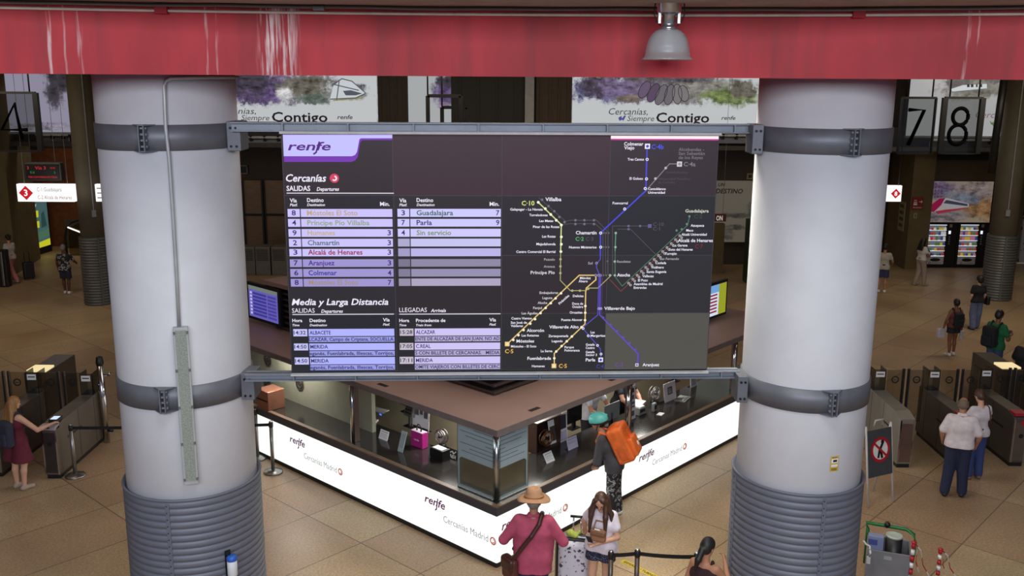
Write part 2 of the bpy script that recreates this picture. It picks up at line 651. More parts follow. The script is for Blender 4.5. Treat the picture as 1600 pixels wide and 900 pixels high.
def column(cx, CRAD, label, sl_top, sgn, clamp_up, clamp_lo, seams):
    t = thing('concrete_column', label, 'column', (cx, CYY, 0))
    mb = MB()
    mb.lathe([(CRAD, 0.0), (CRAD, 6.985)], M_col, (cx, CYY, 0), 96)
    mb.build('shaft', t)
    for zz0, zz1, cpx, cpy in ((6.20, 6.47, *clamp_up), (3.33, 3.60, *clamp_lo)):
        mb = MB()
        r = CRAD + 0.018
        mb.lathe([(CRAD - 0.01, zz0), (r, zz0), (r, zz1), (CRAD - 0.01, zz1)], M_band, (cx, CYY, 0), 96)
        band = mb.build('steel_band', t)
        q = cylp(cx, CYY, r, cpx, cpy)
        a = math.atan2(q.y - CYY, q.x - cx)
        M = Matrix.Translation((cx, CYY, 0)) @ Matrix.Rotation(a, 4, 'Z')
        c2 = MB()
        for s in (-0.032, 0.022):
            c2.box(r - 0.01, r + 0.10, s, s + 0.012, zz0 - 0.005, zz1 + 0.005, M_band, M)
        for zq in (zz0 - 0.005, zz1 - 0.005):
            c2.prism([(r - 0.01, -0.12), (r + 0.09, -0.03), (r + 0.09, 0.03), (r - 0.01, 0.12)], zq, zq + 0.012, M_band, M)
        c2.build('clamp_flange', band)
        c3 = MB()
        for k in range(4):
            zz = zz0 + 0.04 + k * 0.063
            c3.box(r + 0.035, r + 0.06, -0.045, 0.045, zz, zz + 0.02, M_grey, M)
        c3.build('clamp_bolts', band)
        # bracket to the frame of the display board
        M2 = Matrix.Translation((cx, CYY, 0))
        x0, x1 = (0.735, 0.885) if sgn > 0 else (0.735, 0.855)
        if sgn < 0:
            x0, x1 = -x1, -x0
        c4 = MB()
        c4.box(x0, x1, -0.30, 0.02, zz0 - 0.03, zz1 + 0.02, M_band, M2)
        c4.build('bracket', band, bevel=0.008)
        c5 = MB()
        for dx in (0.3, 0.7):
            for dz in (0.04, 0.24):
                c5.lathe([(0.014, 0), (0.014, 0.014)], M_dark, (0, 0, 0), 8, False, Matrix.Translation((cx + x0 + (x1 - x0) * dx, CYY - 0.30, zz0 - 0.02 + dz)) @ Matrix.Rotation(PI / 2, 4, 'X'))
        c5.build('bracket_bolts', band)
    # corrugated sleeve: ring after ring with a groove between
    prof = [(CRAD + 0.005, sl_top - 0.05), (CRAD + 0.055, sl_top - 0.015), (CRAD + 0.062, sl_top)]
    prof = [(CRAD + 0.02, 0.0)]
    n = 27
    hh = (sl_top - 0.03) / n
    for k in range(n):
        z0 = k * hh
        prof += [(CRAD + 0.034, z0 + 0.003), (CRAD + 0.044, z0 + hh * 0.10), (CRAD + 0.046, z0 + hh * 0.45), (CRAD + 0.044, z0 + hh * 0.84), (CRAD + 0.034, z0 + hh * 0.92)]
    prof += [(CRAD + 0.050, sl_top - 0.028), (CRAD + 0.055, sl_top - 0.01), (CRAD + 0.050, sl_top), (CRAD + 0.03, sl_top), (CRAD + 0.012, sl_top - 0.06), (CRAD - 0.01, sl_top - 0.06)]
    mb = MB()
    mb.lathe(prof, M_sleeve, (cx, CYY, 0), 96)
    sl = mb.build('corrugated_sleeve', t)
    for (px, py) in seams:
        q = cylp(cx, CYY, CRAD + 0.046, px, py)
        a = math.atan2(q.y - CYY, q.x - cx)
        M = Matrix.Translation((cx, CYY, 0)) @ Matrix.Rotation(a, 4, 'Z')
        c2 = MB()
        c2.box(CRAD + 0.02, CRAD + 0.054, -0.022, 0.022, 0, sl_top - 0.05, M_sleeve, M)
        for k in range(n):
            c2.box(CRAD + 0.05, CRAD + 0.058, -0.012, -0.002, (k + 0.4) * hh, (k + 0.4) * hh + 0.012, M_dark, M)
        c2.build('sleeve_seam', sl)
    return t


cl = column(CLX, CRAD, 'thick white round column at left carrying a conduit and a long light box', 2.27, 1, (226, 220), (258, 627), [(265, 840)])
crr = column(CRX, CRADR, 'thick white round column at right with a small yellow sticker', 2.37, -1, (1333, 217), (1300, 617), [(1283, 850), (1147, 780)])

# conduit up the left column, with its light box
pts = []
for (px, py) in ((372, 121), (355, 121), (330, 121), (300, 121.5), (280, 122), (266, 122.5), (259, 126), (257, 134), (257, 150), (259, 200), (264, 245), (270, 330), (276, 430), (280, 512)):
    q = cylp(CLX, CYY, CRAD + 0.035, px, py)
    pts.append(q)
tag(MB().tube(pts, 0.020, mat('grey_conduit', (176, 178, 182), 0.4, 0.3), 10).build('conduit_pipe'), 'grey conduit bending down the face of the left column to the light box', 'pipe')
a0, a1 = cylp(CLX, CYY, CRAD, 282, 509), cylp(CLX, CYY, CRAD, 299, 752)
ang = math.atan2((a0.y + a1.y) / 2 - CYY, (a0.x + a1.x) / 2 - CLX)
t = thing('strip_light', 'long narrow light box fixed upright on the left column below the conduit', 'strip light', (CLX + math.cos(ang) * (CRAD + 0.02), CYY + math.sin(ang) * (CRAD + 0.02), a1.z), ang)
hL = a0.z - a1.z
mb = MB()
mb.box(-0.01, 0.075, -0.078, 0.078, 0, hL, mat('light_grey_housing', (170, 172, 176), 0.45))
mb.build('housing', t, world=False, bevel=0.006)
mb = MB()
mb.box(0.074, 0.082, -0.058, 0.058, 0.05, hL - 0.03, mat('prismatic_diffuser', (142, 148, 142), 0.35, amt=0.25, scale=60))
mb.build('diffuser', t, world=False)
mb = MB()
for k in range(5):
    for s in (-1, 1):
        mb.box(0.055, 0.086, s * 0.068 - 0.012, s * 0.068 + 0.012, 0.05 + k * (hL - 0.12) / 4, 0.08 + k * (hL - 0.12) / 4, M_steel)
mb.build('clips', t, world=False)

# dispenser bottle on the left sleeve
q = cylp(CLX, CYY, CRAD + 0.06, 358, 876)
ang = math.atan2(q.y - CYY, q.x - CLX)
t = thing('gel_dispenser', 'white hand gel bottle with blue cap on the left column sleeve', 'dispenser', (CLX + math.cos(ang) * (CRAD + 0.056), CYY + math.sin(ang) * (CRAD + 0.056), q.z - 0.16), ang)
mb = MB()
mb.box(0, 0.012, -0.05, 0.02, -0.04, 0.30, M_dark)
mb.box(0, 0.06, -0.05, 0.0, 0.26, 0.30, M_black)
mb.build('wall_bracket', t, world=False, bevel=0.004)
mb = MB()
mb.lathe([(0.052, 0), (0.058, 0.01), (0.058, 0.19), (0.05, 0.2)], mat('white_bottle', (220, 224, 232), 0.35), (0.075, 0.0, 0.0), 20)
mb.build('bottle', t, world=False)
mb = MB()
mb.lathe([(0.06, 0.195), (0.062, 0.2), (0.062, 0.235), (0.045, 0.255), (0.02, 0.26)], mat('blue_cap', (40, 95, 190), 0.4), (0.075, 0, 0), 20)
mb.build('cap', t, world=False)

# yellow sticker on the right column
q0, q1 = cylp(CRX, CYY, CRADR, 1296, 737), cylp(CRX, CYY, CRADR, 1311, 712)
mb = MB()
M_ysti = mat('yellow_sticker', (206, 168, 60), 0.6)


def cylpatch(mb, cx, r, a0, a1, z0, z1, m, n=4):
    vs = []
    for i in range(n + 1):
        a = a0 + (a1 - a0) * i / n
        vs += [(cx + math.cos(a) * r, CYY + math.sin(a) * r, z0), (cx + math.cos(a) * r, CYY + math.sin(a) * r, z1)]
    mb.add(vs, [(2 * i, 2 * i + 2, 2 * i + 3, 2 * i + 1) for i in range(n)], m)


aa, ab = math.atan2(q0.y - CYY, q0.x - CRX), math.atan2(q1.y - CYY, q1.x - CRX)
zA, zB = q0.z, q1.z
zs = lambda f: zA + (zB - zA) * f
as_ = lambda f: aa + (ab - aa) * f
cylpatch(mb, CRX, CRADR + 0.003, aa, ab, zA, zB, M_ysti)
cylpatch(mb, CRX, CRADR + 0.005, as_(.12), as_(.88), zs(.55), zs(.85), M_paper)
cylpatch(mb, CRX, CRADR + 0.007, as_(.3), as_(.75), zs(.63), zs(.77), M_black)
cylpatch(mb, CRX, CRADR + 0.005, as_(.12), as_(.88), zs(.30), zs(.46), M_paper)
for f in (.08, .16, .9):
    cylpatch(mb, CRX, CRADR + 0.005, as_(.15), as_(.8), zs(f), zs(f + .035), M_ink)
tag(mb.build('sticker', recenter=True), 'small yellow notice sticker low on the right column', 'sticker')

# ------------------------------------------------------------------ display board
BA, BB = Vector((-2.53, 10.6, 0)), Vector((2.29, 10.8, 0))
BU = (BB - BA).normalized()
BN = Vector((BU.y, -BU.x, 0))            # towards the viewer
BW = (BB - BA).length
BZ0, BZ1 = 3.647, 6.362
BO = BA.copy()
BO.z = 0


def buv(px, py):
    d = ray(px, py)
    t = (BA - CPOS).dot(BN) / d.dot(BN)
    p = CPOS + d * t
    return (p - BO).dot(BU), p.z


board = thing('departure_board', 'huge dark video wall of train departures and a route map between the two columns', 'display board', ((BA + BB) / 2 + Vector((0, 0, BZ0))))


def obox(mb, o, u, n, u0, u1, d0, d1, z0, z1, m):
    """box in a frame: along u, out along n, up"""
    o, u, n = Vector(o), Vector(u), Vector(n)
    pts = [o + u * a + n * b for a, b in ((u0, d0), (u1, d0), (u1, d1), (u0, d1))]
    return mb.prism([(p.x, p.y) for p in pts], z0, z1, m)


M_scr = []
TOPC, MIDC, LOWC = (62, 44, 53), (44, 40, 47), (38, 36, 42)
pan_cols = {
    0: [(50, 40, 46), (62, 43, 53), (64, 44, 54), (54, 44, 52)],
    1: [(40, 37, 44), (46, 40, 47), (44, 40, 47), (41, 41, 48)],
    2: [(44, 40, 47), (45, 38, 45), (47, 40, 46), (46, 45, 50)],
    3: [(36, 36, 44), (38, 37, 43), (42, 42, 45), (86, 84, 78)],  # last panel: glare on the screen put in as an even grey emission
}
mb = MB()
obox(mb, BO, BU, BN, -0.012, BW + 0.012, -0.22, -0.03, BZ0 - 0.012, BZ1 + 0.012, M_dark)
mb.build('cabinet', board)
pw, ph = BW / 4, (BZ1 - BZ0) / 4
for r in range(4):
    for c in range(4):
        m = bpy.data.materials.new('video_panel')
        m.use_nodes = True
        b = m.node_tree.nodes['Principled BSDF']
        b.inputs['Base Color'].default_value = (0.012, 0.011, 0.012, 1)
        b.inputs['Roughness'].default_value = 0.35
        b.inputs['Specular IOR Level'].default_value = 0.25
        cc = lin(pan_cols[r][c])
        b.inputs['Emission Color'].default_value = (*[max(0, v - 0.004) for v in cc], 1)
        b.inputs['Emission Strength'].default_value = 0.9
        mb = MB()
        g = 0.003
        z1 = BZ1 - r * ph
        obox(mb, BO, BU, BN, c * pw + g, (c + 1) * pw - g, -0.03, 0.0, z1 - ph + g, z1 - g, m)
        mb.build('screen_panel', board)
mb = MB()
M_seam = mat('panel_seam', (70, 66, 72), 0.5)
for c in range(5):
    obox(mb, BO, BU, BN, c * pw - 0.003, c * pw + 0.003, -0.03, 0.001, BZ0, BZ1, M_seam)
for r in range(5):
    obox(mb, BO, BU, BN, 0, BW, -0.03, 0.001, BZ0 + r * ph - 0.003, BZ0 + r * ph + 0.003, M_seam)
mb.build('bezel_grid', board)


def bP(u, z, d=0.004):
    return BO + BU * u + BN * d + Z * z


def bquad(mb, u0, u1, z0, z1, m, d=0.003):
    mb.quad([bP(u0, z0, d), bP(u1, z0, d), bP(u1, z1, d), bP(u0, z1, d)], m)


PXM = 1 / 141.3


def btext(mb, s, x0, x1, base, cap, rgb, bold=False, italic=False, align='l', rot=0, st=1.0, d=0.006):
    a = buv(x0, base)
    w = None
    if x1 is not None:
        w = buv(x1, base)[0] - a[0]
    u, v = BU, Z
    if rot:
        u, v = BU * math.cos(rot) + Z * math.sin(rot), Z * math.cos(rot) - BU * math.sin(rot)
    mb.text(s, bP(a[0], a[1], d), u, v, cap * PXM, em('screen_%d_%d_%d' % rgb, rgb, st), width=w, bold=bold, italic=italic, align=align)


WHT = (240, 235, 250)
# header banner
mb = MB()
E_lav = em('screen_lavender', (196, 192, 255), 1.0)
E_pur = em('screen_purple', (118, 52, 176), 1.0)


def bpoly(mb, pts, m, d):
    q = [bP(*buv(*p), d) for p in pts]
    mb.quad(q[::-1], m)


bpoly(mb, [(442, 210), (613, 210), (613, 219), (566, 219), (563, 222), (559, 245), (555, 250.5), (549, 253), (444, 253)], E_pur, 0.003)
bpoly(mb, [(442, 210.5), (613, 210.5), (613, 216), (564, 216), (561.5, 218), (558, 237), (555, 242), (550, 244), (443.5, 244)], E_lav, 0.005)
hbn = mb.build('header_banner', board)
mb = MB()
btext(mb, 'renfe', 450, 517, 234.5, 12.5, (84, 34, 132), bold=True, italic=True, d=0.007)
mb.line([buv(499, 222), buv(494, 238), buv(490.5, 240.5)], BO + BN * 0.007, BU, Z, 0.018, em('screen_84_34_132', (84, 34, 132)))
mb.build('logo_lettering', hbn)
mb = MB()
bquad(mb, 0.75 * BW, BW, buv(1040, 217)[1], BZ1 - 0.01, em('screen_pinkwhite', (255, 238, 240)), 0.003)
bquad(mb, 0.75 * BW, BW, buv(1040, 219.3)[1], buv(1040, 217)[1], em('screen_magenta', (190, 60, 150)), 0.003)
mb.build('map_header_strip', board)

# headings
mb = MB()
btext(mb, 'Cercanías', 447, 510, 283.5, 11, WHT, True, True)
cu = buv(522.5, 278.5)
mb.disc(bP(*cu, 0.004), BU, Z, 7.2 * PXM, em('screen_rose', (214, 62, 96)), 24)
arc = [(cu[0] + 3.2 * PXM * math.cos(t), cu[1] + 3.2 * PXM * math.sin(t)) for t in [rad(v) for v in range(70, -150, -20)]]
mb.line(arc, BO + BN * 0.006, BU, Z, 2.1 * PXM, em('screen_white', WHT))
btext(mb, 'SALIDAS', 448, 485, 298, 7.6, WHT, True)
btext(mb, 'Departures', 495, 530, 298, 5.5, WHT, True, True)
E_rule = em('screen_rule', (205, 200, 212))


def rule(x0, x1, y):
    a, b = buv(x0, y), buv(x1, y)
    bquad(mb, a[0], b[0], a[1] - 0.006, a[1] + 0.006, E_rule)


rule(448, 615.5, 301.7)
for (ox, tx, mx) in ((453, 480, 594), (624, 651, 765)):
    btext(mb, 'Vía', ox, ox + 11, 316, 6, WHT, True)
    btext(mb, 'Platf.', ox, ox + 12, 322, 4, WHT, True, True)
    btext(mb, 'Destino', tx, tx + 26, 315.5, 6, WHT, True)
    btext(mb, 'Destination', tx, tx + 28, 321.8, 4, WHT, True, True)
    btext(mb, 'Min.', mx, mx + 15, 321.5, 6, WHT, True)
btext(mb, 'Media y Larga Distancia', 456, 607, 476.5, 10, WHT, True, True)
btext(mb, 'SALIDAS', 456.5, 492, 488.5, 7.2, WHT)
btext(mb, 'Departures', 502, 536, 488.5, 5.2, WHT, True, True)
btext(mb, 'LLEGADAS', 624, 667, 487.5, 7.2, WHT)
btext(mb, 'Arrivals', 673, 697, 487.5, 5.2, WHT, True, True)
rule(457, 615.5, 491.3)
rule(624, 782, 490.8)
for (ox, tx, vx, tt, t2, tw, t2w) in ((457, 484, 598.5, 'Destino', 'Destination', 25, 27), (624, 650, 764.5, 'Procedente de', 'Train from', 46, 24)):
    btext(mb, 'Hora', ox, ox + 15.5, 503, 5.2, WHT, True)
    btext(mb, 'Time', ox, ox + 11, 509.5, 3.6, WHT, True, True)
    btext(mb, tt, tx, tx + tw, 503, 5.4, WHT, True)
    btext(mb, t2, tx, tx + t2w, 509.5, 3.6, WHT, True, True)
    btext(mb, 'Vía', vx, vx + 10.5, 502, 5.4, WHT, True)
    btext(mb, 'Platf.', vx, vx + 10.5, 508.5, 3.6, WHT, True, True)
mb.build('heading_lettering', board)

# timetable rows
mb = MB()
tx = MB()
R1 = [(326.5, 339), (342, 354.3), (357.8, 370), (373, 385.5), (388.8, 400.3), (405, 417), (420, 432.5), (435.5, 447.5)]
rows = [('8', 'Móstoles El Soto', (190, 164, 132), '', 79), ('4', 'Príncipe Pío Villalba', (142, 166, 132), '', 97), ('9', 'Humanes', (196, 172, 134), '3', 43), ('2', 'Chamartín', (74, 112, 122), '3', 49),
        ('3', 'Alcalá de Henares', (150, 22, 62), '3', 85), ('7', 'Aranjuez', (72, 38, 142), '3', 41), ('6', 'Colmenar', (48, 46, 150), '4', 44), ('8', 'Móstoles El Soto', (160, 140, 128), '7', 77)]
C_num = (52, 36, 104)
for k, (y0, y1) in enumerate(R1):
    z1, z0 = buv(540, y0)[1], buv(540, y1)[1]
    col = (203, 194, 250) if k < 5 else (158, 148, 208)
    E = em('screen_row_a%d' % (k >= 5), col)
    mb = tx = MB()
    ua, ub, uc, ud = buv(449.5, 332)[0], buv(468.5, 332)[0], buv(470, 332)[0], buv(613, 332)[0]
    bquad(mb, ua, ub, z0, z1, E)
    bquad(mb, uc, ud, z0, z1, E)
    s = k * 0.65
    n, name, cc, mn, w = rows[k]
    yb = y1 - 2.6
    btext(tx, n, 456 + s, 462.5 + s, yb, 7.8, C_num, True)
    btext(tx, name, 480 + s * 0.6, 480 + s * 0.6 + w, yb, 7.8, cc, True)
    if mn:
        btext(tx, mn, 605.3 + s * .2, 610.8 + s * .2, yb, 7.8, C_num, True)
    mb.build('timetable_row', board)
R2 = [(326.3, 338.8), (342, 354), (357.4, 369.8), (372.8, 385), (388, 400.3), (404.7, 416.5), (420, 432), (435, 446.5)]
rows2 = [('3', 'Guadalajara', (60, 98, 86), '7', 57), ('7', 'Parla', (54, 42, 112), '9', 24), ('4', 'Sin servicio', (120, 146, 98), '', 54)] + [('', '', None, '', 0)] * 5
cols2 = [(205, 202, 255), (203, 200, 252), (206, 202, 252), (198, 196, 240), (186, 180, 232), (140, 134, 162), (148, 142, 174), (172, 164, 194)]
for k, (y0, y1) in enumerate(R2):
    z1, z0 = buv(700, y0)[1], buv(700, y1)[1]
    E = em('screen_row_b%d' % k, cols2[k])
    mb = tx = MB()
    ua, ub, uc, ud = buv(621, 332)[0], buv(639.5, 332)[0], buv(641, 332)[0], buv(782.5, 332)[0]
    E2 = em('screen_row_c%d' % k, tuple(int(v * (1.0 if k < 3 else 0.86)) for v in cols2[k]))
    bquad(mb, ua, ub, z0, z1, E2)
    bquad(mb, uc, ud, z0, z1, E)
    n, name, cc, mn, w = rows2[k]
    yb = y1 - 2.6
    if n:
        btext(tx, n, 627.3, 633, yb, 7.8, C_num, True)
        btext(tx, name, 651, 651 + w, yb, 7.8, cc, True)
    if mn:
        btext(tx, mn, 775, 780.3, yb, 7.8, C_num, True)
    mb.build('timetable_row', board)
RB = [(513.8, 525), (536.3, 547), (558, 569)]
RS = [(526.2, 534.2), (548.2, 556.2), (570, 578)]
left = [('14:32', 'ALBACETE', 33, 'LCAZAR, Campo de Criptana, SOCUELLA'), ('14:50', 'MERIDA', 27.5, 'eganés, Fuenlabrada, Illescas, Torrijos,'), ('14:50', 'MERIDA', 27.5, 'eganés, Fuenlabrada, Illescas, Torrijos,')]
right = [('15:28', 'ALCAZAR', 30, 'ENTE DE ALCAZAR DE SAN JUAN. NO AD'), ('17:05', 'C.REAL', 23, 'S CON BILLETE DE CERCANIAS.   MEDIA'), ('17:11', 'MERIDA', 26.5, 'OMITE VIAJEROS CON BILLETES DE CERC')]
for side, xs, data, ca, cb, ct in ((0, (458, 480, 482, 616, 459, 478, 484), left, (176, 180, 255), (150, 154, 226), (196, 196, 246)), (1, (624.5, 646, 648, 781.5, 625.5, 644.5, 650), right, (206, 196, 244), (176, 168, 208), (196, 188, 200))):
    for k in range(3):
        E1, Es, Et = em('screen_md_a%d' % side, ca), em('screen_md_b%d' % side, cb), em('screen_md_c%d' % side, ct)
        mb = tx = MB()
        dy = 0 if side == 0 else -0.9
        z1, z0 = buv(540, RB[k][0])[1], buv(540, RB[k][1])[1]
        s1, s0 = buv(540, RS[k][0])[1], buv(540, RS[k][1])[1]
        sh = k * 1.2 if side == 0 else 0
        U = [buv(v + sh, RB[k][0])[0] for v in xs[:4]]
        bquad(mb, U[0], U[1], z0, z1, Et)
        bquad(mb, U[2], buv(xs[3] + sh * .4, RB[k][0])[0], z0, z1, E1)
        bquad(mb, U[2], buv(xs[3] + sh * .4, RB[k][0])[0], s0, s1, Es)
        tm, nm, nw, scr = data[k]
        btext(tx, tm, xs[4] + sh, xs[5] + sh, RB[k][1] - 2.6 + dy, 6, (40, 36, 84), True)
        btext(tx, nm, xs[6] + sh, xs[6] + sh + nw, RB[k][1] - 2.6 + dy, 6, (44, 38, 84), True)
        btext(tx, scr, xs[2] + 1 + sh, xs[3] - 1 + sh * .4, RS[k][1] - 1.5 + dy, 5.6, (44, 40, 92), True)
        mb.build('timetable_row', board)

# route map
mb = MB()


def mline(pts, w, rgb, d=0.004):
    mb.line([buv(*p) for p in pts], BO + BN * d, BU, Z, w * PXM, em('screen_%d_%d_%d' % rgb, rgb))


def dots(pts, r, rgb, hole=None, d=0.006):
    for p in pts:
        mb.disc(bP(*buv(*p), d), BU, Z, r * PXM, em('screen_%d_%d_%d' % rgb, rgb), 12)
        if hole:
            mb.disc(bP(*buv(*p), d + 0.001), BU, Z, r * 0.5 * PXM, em('screen_%d_%d_%d' % hole, hole), 10)


YG, OR_, BL, PU, GN, RD, GY, GD = (214, 222, 142), (226, 196, 118), (72, 72, 214), (96, 72, 190), (96, 154, 118), (150, 62, 66), (128, 122, 130), (80, 76, 84)
mline([(842, 309), (884, 346), (890, 344), (932, 344), (950, 362), (950, 430)], 1.0, GD)
mline([(878, 351), (890, 349.5), (930, 349.5), (946, 364), (946, 430)], 1.0, GD)
mline([(942, 366), (942, 430)], 1.0, GD)
mline([(957, 430), (957, 353), (1015, 353)], 1.0, GD)
mline([(965, 358), (985, 358), (1025, 398)], 1.0, GD)
mline([(841, 316), (877, 351), (876, 392)], 1.8, YG)
mline([(876, 392), (875.5, 438), (891, 454), (916, 454), (919, 450), (934, 450), (955, 430)], 1.4, (166, 164, 104))
mline([(793, 537), (905, 430), (931, 430), (931, 437), (916, 450), (915, 456), (914, 506), (866, 552), (866, 571)], 1.9, OR_)
mline([(1011, 229), (1009, 298), (938, 364), (938, 400)], 2.2, BL)
mline([(1009, 298), (1046, 256), (1060, 256)], 1.5, GY)
mline([(938, 400), (938, 405), (932, 412), (932, 418), (936, 428), (934, 492), (910, 512), (938, 545), (939, 560)], 1.5, (84, 76, 190))
mline([(938, 430), (937, 492), (997, 553), (996, 570)], 2.0, PU)
mline([(941, 430), (940, 492), (1000, 553), (999, 570)], 0.9, (74, 60, 130))
mline([(962, 364), (961, 392)], 1.5, GN)
mline([(961, 392), (961, 432), (972, 447), (1074, 352), (1077, 340)], 1.3, (78, 112, 92))
mline([(953, 437), (970, 455), (1062, 369)], 1.3, (122, 54, 60))
dots([(841, 316), (852, 326), (860.5, 335), (869, 344), (877, 351.5), (877, 370), (877, 381.5), (876.3, 393)], 2.2, (246, 250, 220))
dots([(875.7, 405), (875.6, 416), (875.5, 426.5), (894, 454), (906, 454), (919, 451)], 2.0, (176, 172, 130))
dots([(847, 312), (857, 322), (866, 330), (874, 339), (882, 347), (899, 344), (899, 350), (913, 344), (913, 350), (928, 344), (928, 350)], 2.0, (116, 108, 124))
dots([(982, 353), (982, 358), (1000, 353)], 2.0, (104, 98, 130))
dots([(1011, 249), (1010, 279.5), (1008, 294.5), (976, 326.5), (938.5, 364), (938.5, 386)], 2.4, (240, 240, 250), (60, 60, 190))
dots([(1040, 262.5), (1024, 279)], 2.2, (180, 176, 184))
dots([(962, 364), (961.5, 386), (960.5, 408.5), (960.5, 430), (953, 430)], 2.0, (150, 180, 158))
dots([(943, 364), (947, 364), (951, 364), (943, 386), (947, 386), (951, 386), (943, 430), (947, 430), (949, 408)], 1.5, (100, 96, 104))
dots([(932, 411), (930.5, 430), (935, 430), (938, 430)], 2.2, (150, 140, 190), (60, 50, 90))
dots([(876.5, 458), (868, 466), (860.5, 473.5), (852.5, 481), (844.5, 489), (836, 498.5), (828.5, 505.5), (818, 515.5), (810, 523.5), (802, 531), (914.5, 478), (914.3, 488.5), (914, 500), (908.5, 511), (893.5, 525.5), (885.5, 533), (877.5, 540.5), (869, 549), (866, 559.5)], 2.1, (250, 240, 214))
dots([(911, 513), (919, 524.5), (933.5, 539.5), (939, 553)], 2.2, (236, 236, 250), (60, 60, 170))
dots([(935.5, 482), (939, 482)], 2.0, (190, 180, 220), (60, 50, 90))
dots([(942, 496), (954, 507), (964, 517), (973.5, 527), (983.5, 536), (993, 546)], 2.0, (96, 80, 150))
for k in range(13):
    f = k / 12
    px, py = 981 + (1061 - 981) * f, 441 - (441 - 367) * f
    dots([(px + 1, py + 1.2), (px + 4, py + 4.2)], 2.0, (186, 186, 184), (70, 66, 70))
dots([(1057, 360), (1065, 358), (1073, 350), (1077, 338)], 1.8, (90, 140, 116))


def msq(px, py, r, rgb, inner):
    c = buv(px, py)
    q = r * PXM
    bquad(mb, c[0] - q, c[0] + q, c[1] - q, c[1] + q, em('screen_%d_%d_%d' % rgb, rgb), 0.006)
    mb.disc(bP(*c, 0.008), BU, Z, q * 0.6, em('screen_%d_%d_%d' % inner, inner), 12)


msq(1011.5, 228.5, 4, (245, 245, 252), BL)
msq(1061.5, 256.3, 4, (210, 208, 214), (150, 146, 156))
msq(792.5, 537.3, 3.8, (232, 204, 140), (250, 226, 170))
msq(865.5, 571.5, 3.8, (232, 204, 140), (250, 226, 170))
msq(938.5, 562, 3.8, (236, 236, 250), (70, 72, 200))
msq(995, 570, 2.6, (220, 214, 236), (84, 66, 160))
msq(1015, 353, 3, (96, 90, 140), (96, 90, 140))
mb.build('route_lines', board)

